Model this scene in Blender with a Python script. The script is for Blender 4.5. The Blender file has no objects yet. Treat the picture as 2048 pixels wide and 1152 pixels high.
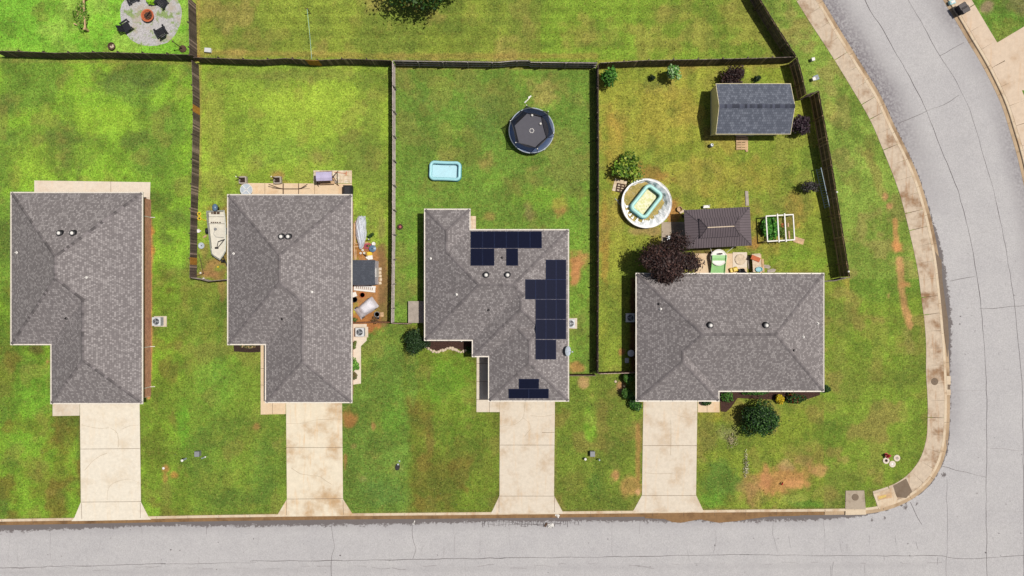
import bpy, math, random
import numpy as np
from mathutils import Vector, Matrix
from mathutils.geometry import tessellate_polygon

R = math.radians
random.seed(7)
rng = np.random.default_rng(11)
scene = bpy.context.scene
COL = scene.collection

H = 75.0            # camera height (m)
S = 20.0            # photograph pixels per metre on the ground
EXPO = -0.08
E_ALB = 1.62        # brightness an albedo of 1 would have in the picture


def W(px, py, z=0.0):
    k = (H - z) / H / S
    return ((px - 1024) * k, (576 - py) * k)


def W3(px, py, z=0.0):
    x, y = W(px, py, z)
    return Vector((x, y, z))


def lin(c):
    c = c / 255.0
    return c / 12.92 if c <= 0.04045 else ((c + 0.055) / 1.055) ** 2.4


def A(rgb, f=1.0):
    """albedo of a surface that shows in the photograph with this colour"""
    return tuple(min(0.82, lin(v) * f / E_ALB) for v in rgb)


def lin_np(a):
    a = np.asarray(a, float) / 255.0
    return np.where(a <= 0.04045, a / 12.92, ((a + 0.055) / 1.055) ** 2.4)


# ------------------------------------------------------------------ noise (numpy)
_T = rng.random((256, 256))


def vnoise(x, y, scale, seed=0):
    x = np.asarray(x) / scale + seed * 17.31
    y = np.asarray(y) / scale + seed * 9.77
    xi = np.floor(x).astype(int)
    yi = np.floor(y).astype(int)
    fx = x - xi
    fy = y - yi
    fx = fx * fx * (3 - 2 * fx)
    fy = fy * fy * (3 - 2 * fy)
    g = lambda a, b: _T[a % 256, b % 256]
    return (g(xi, yi) * (1 - fx) + g(xi + 1, yi) * fx) * (1 - fy) + (g(xi, yi + 1) * (1 - fx) + g(xi + 1, yi + 1) * fx) * fy


def fbm(x, y, scale, seed=0, oct=4):
    t = 0
    a = 0.5
    tot = 0
    for k in range(oct):
        t = t + a * vnoise(x, y, scale / 2 ** k, seed + k * 3)
        tot += a
        a *= 0.55
    return t / tot


def sstep(a, b, x):
    t = np.clip((x - a) / (b - a), 0, 1)
    return t * t * (3 - 2 * t)


# ------------------------------------------------------------------ properties
def tag(o, label=None, cat=None, group=None, kind=None):
    if label:
        o['label'] = label
    if cat:
        o['category'] = cat
    if group:
        o['group'] = group
    if kind:
        o['kind'] = kind
    return o


def thing(name, label, cat, loc=(0, 0, 0), rz=0.0, group=None):
    o = bpy.data.objects.new(name, None)
    o.empty_display_size = 0.3
    COL.objects.link(o)
    o.location = loc
    o.rotation_euler = (0, 0, rz)
    return tag(o, label, cat, group)


def at(name, label, cat, px, py, rz=0.0, group=None, z=0.0, zw=None):
    """thing standing at the ground point seen at pixel (px, py)"""
    x, y = W(px, py, z if zw is None else zw)
    return thing(name, label, cat, (x, y, z), R(rz), group)


def kids(o):
    return [c for c in COL.objects if c.parent == o]


def copy_tree(o, parent=None):
    c = o.copy()
    COL.objects.link(c)
    if parent is not None:
        c.parent = parent
    for ch in kids(o):
        copy_tree(ch, c)
    return c


# ------------------------------------------------------------------ mesh builder
class MB:
    def __init__(self):
        self.v = []
        self.f = []
        self.mi = []
        self.col = []      # per vertex colour
        self.uv = []       # per face list of uvs or None
        self.c = (1, 1, 1)
        self.m = 0
        self.M = Matrix.Identity(4)

    def add(self, vs, fs, uvs=None):
        b = len(self.v)
        for p in vs:
            q = self.M @ Vector(p)
            self.v.append((q.x, q.y, q.z))
            self.col.append(self.c)
        for k, fc in enumerate(fs):
            self.f.append([b + i for i in fc])
            self.mi.append(self.m)
            self.uv.append(uvs[k] if uvs else None)

    def xf(self, loc=(0, 0, 0), rx=0, ry=0, rz=0):
        self.M = Matrix.Translation(loc) @ Matrix.Rotation(rz, 4, 'Z') @ Matrix.Rotation(ry, 4, 'Y') @ Matrix.Rotation(rx, 4, 'X')
        return self

    def box(self, x0, x1, y0, y1, z0, z1, ch=0.0):
        if ch <= 0:
            self.add([(x0, y0, z0), (x1, y0, z0), (x1, y1, z0), (x0, y1, z0), (x0, y0, z1), (x1, y0, z1), (x1, y1, z1), (x0, y1, z1)],
                     [(3, 2, 1, 0), (4, 5, 6, 7), (0, 1, 5, 4), (1, 2, 6, 5), (2, 3, 7, 6), (3, 0, 4, 7)])
        else:
            pts = []
            for z, d in ((z0, 0), (z1 - ch, 0), (z1, ch)):
                pts += [(x0 + d + (ch if False else 0), y0 + d, z), (x1 - d, y0 + d, z), (x1 - d, y1 - d, z), (x0 + d, y1 - d, z)]
            fs = [(3, 2, 1, 0), (8, 9, 10, 11)]
            for l in (0, 4):
                for k in range(4):
                    a, b_ = l + k, l + (k + 1) % 4
                    fs.append((a, b_, b_ + 4, a + 4))
            self.add(pts, fs)
        return self

    def cbox(self, c, d, ch=0.0):
        return self.box(c[0] - d[0] / 2, c[0] + d[0] / 2, c[1] - d[1] / 2, c[1] + d[1] / 2, c[2] - d[2] / 2, c[2] + d[2] / 2, ch)

    def beam(self, p, q, w, h=None):
        """square bar from p to q"""
        p, q = Vector(p), Vector(q)
        h = h or w
        d = (q - p)
        L = d.length
        if L < 1e-6:
            return self
        d.normalize()
        up = Vector((0, 0, 1)) if abs(d.z) < 0.95 else Vector((0, 1, 0))
        s = d.cross(up).normalized() * w / 2
        u = s.cross(d).normalized() * h / 2
        vs = [p - s - u, p + s - u, p + s + u, p - s + u, q - s - u, q + s - u, q + s + u, q - s + u]
        self.add(vs, [(0, 1, 2, 3), (7, 6, 5, 4), (0, 4, 5, 1), (1, 5, 6, 2), (2, 6, 7, 3), (3, 7, 4, 0)])
        return self

    def tube(self, path, r, n=8, closed=False, r1=None):
        path = [Vector(p) for p in path]
        m = len(path)
        vs = []
        up0 = Vector((0, 0, 1))
        for i, p in enumerate(path):
            if closed:
                d = path[(i + 1) % m] - path[i - 1]
            else:
                d = path[min(i + 1, m - 1)] - path[max(i - 1, 0)]
            d.normalize()
            up = up0 if abs(d.z) < 0.9 else Vector((0, 1, 0))
            s = d.cross(up).normalized()
            u = s.cross(d).normalized()
            rr = r if r1 is None else r + (r1 - r) * i / max(1, m - 1)
            for k in range(n):
                a = 2 * math.pi * k / n
                vs.append(p + s * math.cos(a) * rr + u * math.sin(a) * rr)
        fs = []
        for i in range(m if closed else m - 1):
            j = (i + 1) % m
            for k in range(n):
                k2 = (k + 1) % n
                fs.append((i * n + k, i * n + k2, j * n + k2, j * n + k))
        if not closed:
            fs.append(tuple(range(n)))
            fs.append(tuple(range((m - 1) * n, m * n))[::-1])
        self.add(vs, fs)
        return self

    def lathe(self, prof, n=24, c=(0, 0, 0), sx=1, sy=1):
        """prof: (r, z) bottom to top"""
        vs = []
        for r, z in prof:
            for k in range(n):
                a = 2 * math.pi * k / n
                vs.append((c[0] + r * math.cos(a) * sx, c[1] + r * math.sin(a) * sy, c[2] + z))
        fs = []
        for i in range(len(prof) - 1):
            for k in range(n):
                k2 = (k + 1) % n
                fs.append((i * n + k, i * n + k2, (i + 1) * n + k2, (i + 1) * n + k))
        if prof[0][0] > 1e-4:
            fs.append(tuple(range(n))[::-1])
        if prof[-1][0] > 1e-4:
            l = (len(prof) - 1) * n
            fs.append(tuple(range(l, l + n)))
        self.add(vs, fs)
        return self

    def cyl(self, c, r, z0, z1, n=20):
        return self.lathe([(r, z0), (r, z1)], n, (c[0], c[1], 0))

    def ball(self, c, r, n=14, sz=1.0):
        prof = [(max(1e-5, r * math.sin(math.pi * i / 9)), -r * sz * math.cos(math.pi * i / 9)) for i in range(10)]
        return self.lathe(prof, n, c)

    def prism(self, poly, z0, z1, bottom=False):
        """poly: list of (x,y), any orientation"""
        ar = sum(poly[i - 1][0] * poly[i][1] - poly[i][0] * poly[i - 1][1] for i in range(len(poly)))
        if ar < 0:
            poly = poly[::-1]
        n = len(poly)
        vs = [(x, y, z0) for x, y in poly] + [(x, y, z1) for x, y in poly]
        fs = []
        for i in range(n):
            j = (i + 1) % n
            fs.append((i, j, n + j, n + i))
        for t in tessellate_polygon([[Vector((x, y, 0)) for x, y in poly]]):
            a, b, c = [poly[i] for i in t]
            o = (b[0] - a[0]) * (c[1] - a[1]) - (b[1] - a[1]) * (c[0] - a[0])
            t = t if o > 0 else t[::-1]
            fs.append(tuple(n + i for i in t))
            if bottom:
                fs.append(tuple(t[::-1]))
        self.add(vs, fs)
        return self

    def sheet(self, poly, z):
        vs = [(x, y, z) for x, y in poly]
        fs = []
        for t in tessellate_polygon([[Vector((x, y, 0)) for x, y in poly]]):
            a, b, c = [poly[i] for i in t]
            o = (b[0] - a[0]) * (c[1] - a[1]) - (b[1] - a[1]) * (c[0] - a[0])
            fs.append(tuple(t if o > 0 else t[::-1]))
        self.add(vs, fs)
        return self

    def ribbon(self, pts, w, z):
        """flat strip along 2-D points; w may be a list"""
        vs = []
        n = len(pts)
        for i, p in enumerate(pts):
            a = pts[max(i - 1, 0)]
            b = pts[min(i + 1, n - 1)]
            d = Vector((b[0] - a[0], b[1] - a[1]))
            d.normalize()
            s = Vector((-d.y, d.x))
            ww = (w[i] if isinstance(w, (list, tuple)) else w) / 2
            vs += [(p[0] + s.x * ww, p[1] + s.y * ww, z), (p[0] - s.x * ww, p[1] - s.y * ww, z)]
        self.add(vs, [(2 * i + 1, 2 * i + 3, 2 * i + 2, 2 * i) for i in range(n - 1)])
        return self

    def build(self, name, mats, parent=None, smooth=False, label=None):
        me = bpy.data.meshes.new(name)
        me.from_pydata(self.v, [], self.f)
        if not isinstance(mats, (list, tuple)):
            mats = [mats]
        for m in mats:
            me.materials.append(m)
        me.polygons.foreach_set('material_index', self.mi)
        if any(c != (1, 1, 1) for c in self.col):
            at_ = me.color_attributes.new('Col', 'FLOAT_COLOR', 'POINT')
            at_.data.foreach_set('color', np.concatenate([np.array(self.col, float), np.ones((len(self.col), 1))], 1).ravel())
        if any(u is not None for u in self.uv):
            ul = me.uv_layers.new(name='UVMap')
            flat = []
            for fc, u in zip(self.f, self.uv):
                for k in range(len(fc)):
                    flat += list(u[k]) if u else [0, 0]
            ul.data.foreach_set('uv', flat)
        if smooth:
            me.polygons.foreach_set('use_smooth', [True] * len(me.polygons))
        me.update()
        o = bpy.data.objects.new(name, me)
        COL.objects.link(o)
        if parent is not None:
            o.parent = parent
        if label:
            o['label'] = label
        return o


# ------------------------------------------------------------------ materials
class N:
    """tiny node helper"""

    def __init__(self, name):
        self.mat = bpy.data.materials.new(name)
        self.mat.use_nodes = True
        self.t = self.mat.node_tree
        self.t.nodes.clear()
        self.out = self.t.nodes.new('ShaderNodeOutputMaterial')
        self.b = self.t.nodes.new('ShaderNodeBsdfPrincipled')
        self.t.links.new(self.b.outputs[0], self.out.inputs[0])

    def node(self, typ, **kw):
        n = self.t.nodes.new(typ)
        for k, v in kw.items():
            setattr(n, k, v)
        return n

    def link(self, a, b):
        self.t.links.new(a, b)

    def inp(self, sock, v):
        if hasattr(v, 'is_linked') or isinstance(v, bpy.types.NodeSocket):
            self.link(v, sock)
        elif isinstance(v, (tuple, list)) and len(v) == 3 and sock.type == 'RGBA':
            sock.default_value = (*v, 1)
        else:
            sock.default_value = v

    def coords(self, which='Object'):
        return self.node('ShaderNodeTexCoord').outputs[which]

    def pos(self):
        return self.node('ShaderNodeNewGeometry').outputs['Position']

    def noise(self, vec, scale, detail=3, rough=0.6, dist=0.0):
        n = self.node('ShaderNodeTexNoise')
        self.link(vec, n.inputs['Vector'])
        n.inputs['Scale'].default_value = scale
        n.inputs['Detail'].default_value = detail
        n.inputs['Roughness'].default_value = rough
        n.inputs['Distortion'].default_value = dist
        return n.outputs['Fac']

    def map(self, v, a, b, c, d, smooth=False):
        n = self.node('ShaderNodeMapRange')
        if smooth:
            n.interpolation_type = 'SMOOTHSTEP'
        self.link(v, n.inputs[0])
        for i, x in enumerate((a, b, c, d)):
            n.inputs[i + 1].default_value = x
        return n.outputs[0]

    def math(self, op, a, b=0.0):
        n = self.node('ShaderNodeMath', operation=op)
        self.inp(n.inputs[0], a)
        self.inp(n.inputs[1], b)
        return n.outputs[0]

    def mix(self, f, a, b, typ='MIX'):
        n = self.node('ShaderNodeMix', data_type='RGBA', blend_type=typ)
        self.inp(n.inputs[0], f)
        self.inp(n.inputs[6], a)
        self.inp(n.inputs[7], b)
        return n.outputs[2]

    def scale_col(self, col, fac):
        """colour times a scalar socket"""
        n = self.node('ShaderNodeVectorMath', operation='SCALE')
        self.inp(n.inputs[0], col)
        self.inp(n.inputs['Scale'], fac)
        return n.outputs[0]

    def rgb(self, c):
        n = self.node('ShaderNodeRGB')
        n.outputs[0].default_value = (*c, 1)
        return n.outputs[0]

    def attr(self, name):
        return self.node('ShaderNodeAttribute', attribute_name=name)

    def bump(self, h, strength, dist=0.02):
        n = self.node('ShaderNodeBump')
        n.inputs['Strength'].default_value = strength
        n.inputs['Distance'].default_value = dist
        self.link(h, n.inputs['Height'])
        self.link(n.outputs[0], self.b.inputs['Normal'])

    def done(self, col=None, rough=0.8, metal=0.0, spec=0.3):
        if col is not None:
            self.inp(self.b.inputs['Base Color'], col)
        self.inp(self.b.inputs['Roughness'], rough)
        self.b.inputs['Metallic'].default_value = metal
        self.b.inputs['Specular IOR Level'].default_value = spec
        return self.mat


def plain(name, rgb, rough=0.6, metal=0.0, var=0.18, sc=3.0, spec=0.3, f=1.0, alb=None):
    """one-colour material with weathering"""
    n = N(name)
    c = alb or A(rgb, f)
    p = n.coords()
    a = n.noise(p, sc, 5, 0.65)
    k = n.map(a, 0.3, 0.7, 1 - var, 1 + var)
    fine = n.noise(p, sc * 14, 2)
    k2 = n.map(fine, 0.3, 0.7, 1 - var * 0.5, 1 + var * 0.5)
    col = n.scale_col(n.rgb(c), n.math('MULTIPLY', k, k2))
    return n.done(col, rough, metal, spec)


def attr_mat(name, rough=0.8, var=0.15, sc=4.0, bump=0.0):
    """base colour from the builder's Col attribute"""
    n = N(name)
    p = n.coords()
    a = n.noise(p, sc, 5, 0.65)
    k = n.map(a, 0.3, 0.7, 1 - var, 1 + var)
    col = n.scale_col(n.attr('Col').outputs['Color'], k)
    if bump:
        n.bump(a, bump)
    return n.done(col, rough)


def concrete_mat(name, rgb, stain=(150, 110, 70), amt=0.35, sc=0.5, dirt=0.12):
    n = N(name)
    p = n.pos()
    big = n.noise(p, sc, 5, 0.62)
    mid = n.noise(p, sc * 6, 4, 0.6)
    fine = n.noise(p, 14.0, 2, 0.6)
    col = n.mix(n.map(big, 0.46, 0.72, 0, amt, True), n.rgb(A(rgb)), n.rgb(A(stain)))
    st = n.node('ShaderNodeMapping')
    st.inputs['Scale'].default_value = (2.2, 0.25, 1)
    n.link(p, st.inputs[0])
    streak = n.noise(st.outputs[0], 1.0, 4, 0.6)
    col = n.mix(n.map(streak, 0.52, 0.75, 0, amt * 0.7, True), col, n.rgb(A(stain, 1.5)))
    k = n.math('MULTIPLY', n.map(mid, 0.3, 0.7, 1 - dirt * .55, 1 + dirt * .55), n.map(fine, 0.25, 0.75, 0.95, 1.05))
    col = n.scale_col(col, k)
    n.bump(fine, 0.15, 0.004)
    return n.done(col, 0.85)


MAT = {}


def make_mats():
    M = MAT
    # grass: colour of each lawn from the mesh, blades from noise
    n = N('grass_lawn')
    p = n.pos()
    base = n.attr('Col').outputs['Color']
    w = n.attr('bare').outputs['Fac']
    f1 = n.noise(p, 2.7, 6, 0.8)
    f2 = n.noise(p, 7.0, 4, 0.85)
    f3 = n.noise(p, 1.1, 5, 0.65, 0.4)
    k = n.math('MULTIPLY', n.map(f1, 0.3, 0.7, 0.62, 1.38), n.map(f2, 0.32, 0.68, 0.36, 1.64))
    k = n.math('MULTIPLY', k, n.map(f3, 0.3, 0.7, 0.92, 1.08))
    hue = n.mix(n.map(n.noise(p, 2.1, 4, 0.7), 0.45, 0.75, 0, 0.45, True), base, n.mix(0.6, base, n.rgb(A((165, 150, 70)))))
    hue = n.mix(n.map(n.noise(p, 1.6, 4, 0.7), 0.52, 0.72, 0, 0.5, True), hue, n.mix(0.55, base, n.rgb(A((74, 100, 36)))))
    col = n.scale_col(hue, k)
    sp = n.noise(p, 4.2, 3, 0.6)
    col = n.scale_col(col, n.map(sp, 0.56, 0.70, 1.0, 0.55, True))
    col = n.mix(n.map(n.noise(p, 5.5, 2, 0.6), 0.62, 0.72, 0, 0.5, True), col, n.rgb(A((196, 190, 110))))
    col = n.mix(w, col, n.scale_col(base, n.math('MULTIPLY', n.map(f1, 0.3, 0.7, 0.78, 1.22), n.map(f2, 0.3, 0.7, 0.72, 1.28))))
    n.bump(f2, 0.6, 0.05)
    M['grass'] = n.done(col, 0.95, spec=0.1)

    # asphalt with stains by distance from the gutter
    n = N('asphalt')
    p = n.pos()
    st = n.attr('stain').outputs['Fac']
    rub = n.attr('rubber').outputs['Fac']
    g1 = n.noise(p, 10.0, 3, 0.8)
    g2 = n.noise(p, 0.28, 5, 0.6)
    g3 = n.noise(p, 2.5, 5, 0.7)
    col = n.mix(n.map(g2, 0.35, 0.65, 0, 1), n.rgb(A((192, 189, 190))), n.rgb(A((199, 196, 196))))
    k = n.math('MULTIPLY', n.map(g1, 0.25, 0.75, 0.78, 1.22), n.map(g3, 0.3, 0.7, 0.96, 1.04))
    col = n.scale_col(col, k)
    rr = n.math('MULTIPLY', rub, n.map(n.noise(p, 5.0, 6, 0.8), 0.3, 0.62, 0, 1, True))
    col = n.mix(n.math('MULTIPLY', rr, 0.85), col, n.rgb(A((105, 96, 104))))
    sv = n.math('ADD', st, n.map(n.noise(p, 2.6, 7, 0.8), 0.25, 0.75, -0.5, 0.5))
    col = n.mix(n.map(sv, 0.42, 0.56, 0, 0.92, True), col, n.rgb(A((112, 104, 103))))
    n.bump(g1, 0.25, 0.006)
    M['asphalt'] = n.done(col, 0.85)

    M['crack'] = plain('tar_crack', (114, 108, 109), 0.9)
    M['crack_pale'] = plain('hairline_crack', (170, 165, 166), 0.9)
    M['drive'] = concrete_mat('driveway_concrete', (244, 234, 216), (206, 176, 134), 0.3)
    M['drive_stained'] = concrete_mat('stained_driveway_concrete', (243, 230, 206), (196, 156, 108), 0.85, 0.3)
    M['drive_grey'] = concrete_mat('old_driveway_concrete', (233, 220, 201), (196, 164, 126), 0.55)
    M['walk'] = concrete_mat('pavement_concrete', (216, 197, 174), (146, 106, 68), 0.95, 0.5, 0.2)
    M['walk_clean'] = concrete_mat('far_pavement_concrete', (228, 206, 182), (186, 148, 108), 0.5, 0.4)
    M['kerb'] = concrete_mat('kerb_concrete', (230, 210, 182), (176, 136, 96), 0.6, 0.6)
    M['gutter'] = concrete_mat('silty_gutter', (150, 116, 78), (104, 76, 48), 0.8, 0.7, 0.22)
    M['gutter_clean'] = concrete_mat('gutter_concrete', (196, 170, 138), (120, 88, 56), 0.8, 0.25, 0.2)
    M['worn'] = concrete_mat('worn_brown_concrete', (134, 116, 98), (110, 88, 66), 0.5, 0.8)
    M['drainc'] = concrete_mat('drain_concrete', (188, 172, 152), (120, 100, 80), 0.7, 0.7)
    M['patio'] = concrete_mat('patio_concrete', (240, 214, 180), (205, 160, 110), 0.55, 0.5)
    M['patio_pale'] = concrete_mat('pale_patio_concrete', (240, 226, 208), (214, 176, 136), 0.3)
    M['faint'] = plain('faint_concrete_crack', (188, 168, 142), 0.9)
    M['joint'] = plain('joint_dirt', (120, 100, 80), 0.95)

    # shingles
    def shingle(name, c1, c2, cm, sz=1.0):
        n = N(name)
        uv = n.coords('UV')
        br = n.node('ShaderNodeTexBrick')
        n.link(uv, br.inputs['Vector'])
        br.offset = 0.5
        br.offset_frequency = 2
        br.squash = 1.0
        br.squash_frequency = 3
        br.inputs['Color1'].default_value = (0, 0, 0, 1)
        br.inputs['Color2'].default_value = (1, 1, 1, 1)
        br.inputs['Mortar'].default_value = (0, 0, 0, 1)
        br.inputs['Scale'].default_value = 1.0
        br.inputs['Mortar Size'].default_value = 0.013
        br.inputs['Mortar Smooth'].default_value = 0.5
        br.inputs['Bias'].default_value = 0.0
        br.inputs['Brick Width'].default_value = 0.17 * sz
        br.inputs['Row Height'].default_value = 0.19 * sz
        big = n.noise(n.pos(), 0.5, 5, 0.6)
        mid = n.noise(uv, 5.0, 3, 0.7)
        fine = n.noise(n.pos(), 22.0, 2, 0.6)
        k = n.math('MULTIPLY', n.map(big, 0.3, 0.7, 0.96, 1.04), n.map(mid, 0.3, 0.7, 0.96, 1.04))
        k = n.math('MULTIPLY', k, n.map(fine, 0.3, 0.7, 0.8, 1.2))
        t = n.map(br.outputs['Color'], 0.35, 0.95, 0, 1)
        col = n.mix(t, n.rgb(A(c1)), n.rgb(A(c2)))
        col = n.mix(br.outputs['Fac'], col, n.rgb(A(cm)))
        col = n.scale_col(col, k)
        n.bump(br.outputs['Fac'], -0.2, 0.006)
        return n.done(col, 0.9, spec=0.15)
    M['shingle'] = shingle('grey_shingles', (138, 131, 131), (177, 170, 169), (114, 108, 109))
    M['shingle_blue'] = shingle('blue_grey_shingles', (104, 109, 122), (130, 135, 148), (78, 83, 95), 1.25)
    M['shingle_dark'] = shingle('charcoal_shingles', (84, 88, 98), (96, 100, 110), (70, 74, 82))
    M['cap'] = attr_mat('ridge_shingles', 0.9, 0.12, 12)

    # brick
    n = N('red_brick')
    br = n.node('ShaderNodeTexBrick')
    n.link(n.coords('UV'), br.inputs['Vector'])
    br.inputs['Color1'].default_value = (*A((190, 128, 96), 1.7), 1)
    br.inputs['Color2'].default_value = (*A((150, 92, 70), 1.7), 1)
    br.inputs['Mortar'].default_value = (*A((190, 170, 150), 1.4), 1)
    br.inputs['Scale'].default_value = 1
    br.inputs['Brick Width'].default_value = 0.22
    br.inputs['Row Height'].default_value = 0.075
    br.inputs['Mortar Size'].default_value = 0.008
    k = n.map(n.noise(n.pos(), 3, 4), 0.3, 0.7, 0.85, 1.15)
    M['brick'] = n.done(n.scale_col(br.outputs['Color'], k), 0.9)

    # siding
    n = N('beige_siding')
    wv = n.node('ShaderNodeTexWave', wave_type='BANDS', bands_direction='Z', wave_profile='SAW')
    n.link(n.coords(), wv.inputs['Vector'])
    wv.inputs['Scale'].default_value = 1.6
    col = n.mix(n.map(wv.outputs['Fac'], 0.0, 0.2, 0.35, 0, True), n.rgb(A((238, 224, 178), 1.45)), n.rgb(A((150, 138, 100))))
    n.bump(wv.outputs['Fac'], 0.3, 0.02)
    M['siding'] = n.done(n.scale_col(col, n.map(n.noise(n.pos(), 2, 4), 0.3, 0.7, 0.92, 1.08)), 0.7)

    M['white'] = plain('white_paint', (250, 246, 240), 0.5, var=0.06)
    M['trim'] = plain('white_gutter_metal', (248, 240, 228), 0.45, var=0.08)
    M['fence'] = attr_mat('weathered_fence_wood', 0.9, 0.3, 5.0, 0.2)
    M['foliage'] = None
    n = N('leaves')
    base = n.attr('Col').outputs['Color']
    k = n.map(n.noise(n.pos(), 6.0, 3), 0.3, 0.7, 0.8, 1.2)
    col = n.scale_col(base, k)
    n.done(col, 0.55, spec=0.25)
    tr = n.node('ShaderNodeBsdfTranslucent')
    n.link(col, tr.inputs[0])
    mx = n.node('ShaderNodeMixShader')
    mx.inputs[0].default_value = 0.25
    n.link(n.b.outputs[0], mx.inputs[1])
    n.link(tr.outputs[0], mx.inputs[2])
    n.link(mx.outputs[0], n.out.inputs[0])
    M['foliage'] = n.mat
    M['bark'] = plain('bark', (92, 74, 58), 0.95, var=0.3, sc=8)
    M['black_plastic'] = plain('black_plastic', (42, 42, 48), 0.5)
    M['dark_metal'] = plain('dark_metal', (62, 58, 60), 0.45, 0.4)
    M['ladder'] = plain('oxidised_aluminium', (150, 172, 188), 0.5)
    M['steel'] = plain('pale_galvanised_steel', (190, 196, 204), 0.4, 0.3)
    M['grey_plastic'] = plain('grey_plastic', (150, 152, 156), 0.55)
    M['ac'] = plain('pale_enamel', (226, 228, 230), 0.4, var=0.08)
    M['fan'] = plain('black_fan', (40, 42, 48), 0.5)
    M['wood'] = plain('raw_timber', (214, 178, 138), 0.85, var=0.3, sc=2)
    M['wood_grey'] = plain('silvered_timber', (186, 174, 162), 0.9, var=0.2, sc=2)
    M['wood_dark'] = plain('dark_timber', (96, 74, 60), 0.9, var=0.25)
    M['clay'] = plain('orange_clay', (206, 112, 72), 0.8)
    M['soil'] = plain('dark_soil', (64, 48, 40), 0.95, var=0.4, sc=6)
    M['yellow'] = plain('yellow_plastic', (244, 208, 60), 0.45)
    M['red'] = plain('red_paint', (196, 54, 56), 0.5)
    M['pinkred'] = plain('faded_red_rubber', (196, 92, 104), 0.6)
    M['blue'] = plain('blue_fabric', (40, 92, 140), 0.5)
    M['green_plastic'] = plain('pale_green_plastic', (168, 222, 150), 0.45, var=0.06)
    M['stone'] = plain('pale_field_stone', (226, 206, 180), 0.9, var=0.25, sc=5)
    # solar
    n = N('solar_cells')
    uv = n.coords('UV')
    br = n.node('ShaderNodeTexBrick')
    n.link(uv, br.inputs['Vector'])
    br.offset = 0.0
    br.inputs['Color1'].default_value = (*A((21, 24, 46)), 1)
    br.inputs['Color2'].default_value = (*A((23, 26, 50)), 1)
    br.inputs['Mortar'].default_value = (*A((30, 35, 62)), 1)
    br.inputs['Scale'].default_value = 1
    br.inputs['Brick Width'].default_value = 0.16
    br.inputs['Row Height'].default_value = 0.16
    br.inputs['Mortar Size'].default_value = 0.004
    M['solar'] = n.done(br.outputs['Color'], 0.35, spec=0.3)
    M['solar_frame'] = plain('blue_grey_aluminium', (58, 68, 106), 0.4, 0.3)
    # glass
    M['glass'] = plain('window_glass', (88, 98, 108), 0.1, var=0.05, spec=0.5)
    # trampoline net (a real dark mesh one can see through)
    n = N('black_net')
    n.done(A((22, 24, 30)), 0.8)
    tr = n.node('ShaderNodeBsdfTransparent')
    mx = n.node('ShaderNodeMixShader')
    mx.inputs[0].default_value = 0.72
    n.link(tr.outputs[0], mx.inputs[1])
    n.link(n.b.outputs[0], mx.inputs[2])
    n.link(mx.outputs[0], n.out.inputs[0])
    M['net'] = n.mat
    M['mat'] = plain('trampoline_mat', (96, 95, 104), 0.8, var=0.05)
    M['padblue'] = plain('navy_spring_pad', (30, 64, 110), 0.5, var=0.3, sc=2)
    M['paleblue'] = plain('pale_blue_vinyl', (176, 234, 242), 0.35, var=0.06)
    M['teal'] = plain('teal_vinyl', (62, 168, 182), 0.4, var=0.08)
    M['poolfloor'] = plain('white_vinyl', (196, 240, 252), 0.35, var=0.05)
    M['aqua'] = plain('aqua_vinyl', (190, 244, 236), 0.4, var=0.08)
    # liner with folds
    n = N('white_pool_liner')
    wv = n.node('ShaderNodeTexNoise')
    n.link(n.coords(), wv.inputs['Vector'])
    wv.inputs['Scale'].default_value = 3
    col = n.mix(n.map(wv.outputs['Fac'], 0.45, 0.7, 0, 0.5, True), n.rgb(A((255, 255, 255), 1.2)), n.rgb(A((236, 240, 246))))
    M['liner'] = n.done(col, 0.45)
    # pool floor muck
    n = N('pool_muck')
    p = n.pos()
    col = n.mix(n.map(n.noise(p, 1.2, 6, 0.7), 0.38, 0.62, 0, 1, True), n.rgb(A((196, 172, 104))), n.rgb(A((150, 140, 70))))
    col = n.mix(n.map(n.noise(p, 2.4, 5, 0.7), 0.55, 0.7, 0, 0.8, True), col, n.rgb(A((226, 206, 170))))
    M['muck'] = n.done(n.scale_col(col, n.map(n.noise(p, 9, 3), 0.3, 0.7, 0.75, 1.25)), 0.8)
    n = N('pond_scum')
    p = n.pos()
    col = n.mix(n.map(n.noise(p, 4, 5, 0.7), 0.42, 0.58, 0, 1, True), n.rgb(A((246, 242, 206))), n.rgb(A((224, 224, 150))))
    col = n.mix(n.map(n.noise(p, 3.1, 5, 0.7), 0.58, 0.66, 0, 1, True), col, n.rgb(A((96, 130, 50))))
    M['scum'] = n.done(col, 0.5)
    # metal roof
    M['metal_roof'] = plain('brown_steel_roof', (118, 106, 110), 0.45, 0.2, var=0.08, sc=1)
    M['metal_rib'] = plain('dark_steel_rib', (84, 75, 79), 0.45, 0.2)
    # gravel with weeds
    n = N('white_gravel')
    p = n.pos()
    vo = n.node('ShaderNodeTexVoronoi')
    n.link(p, vo.inputs['Vector'])
    vo.inputs['Scale'].default_value = 9
    g = n.scale_col(n.rgb(A((216, 212, 212))), n.map(vo.outputs['Distance'], 0, 0.7, 1.12, 0.7))
    g = n.mix(n.map(n.noise(p, 0.9, 5, 0.65), 0.5, 0.6, 0, 0.9, True), g, n.scale_col(n.rgb(A((140, 165, 90))), n.map(n.noise(p, 8, 3), 0.3, 0.7, 0.6, 1.4)))
    g = n.mix(n.map(n.noise(p, 0.55, 4, 0.6), 0.54, 0.66, 0, 0.7, True), g, n.rgb(A((190, 176, 156))))
    n.bump(vo.outputs['Distance'], 0.5, 0.03)
    M['gravel'] = n.done(g, 0.9)
    M['mulch'] = plain('brown_mulch', (74, 50, 42), 0.95, var=0.5, sc=7)
    # patchwork flags
    n = N('pale_flagstones')
    br = n.node('ShaderNodeTexBrick')
    n.link(n.pos(), br.inputs['Vector'])
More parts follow.
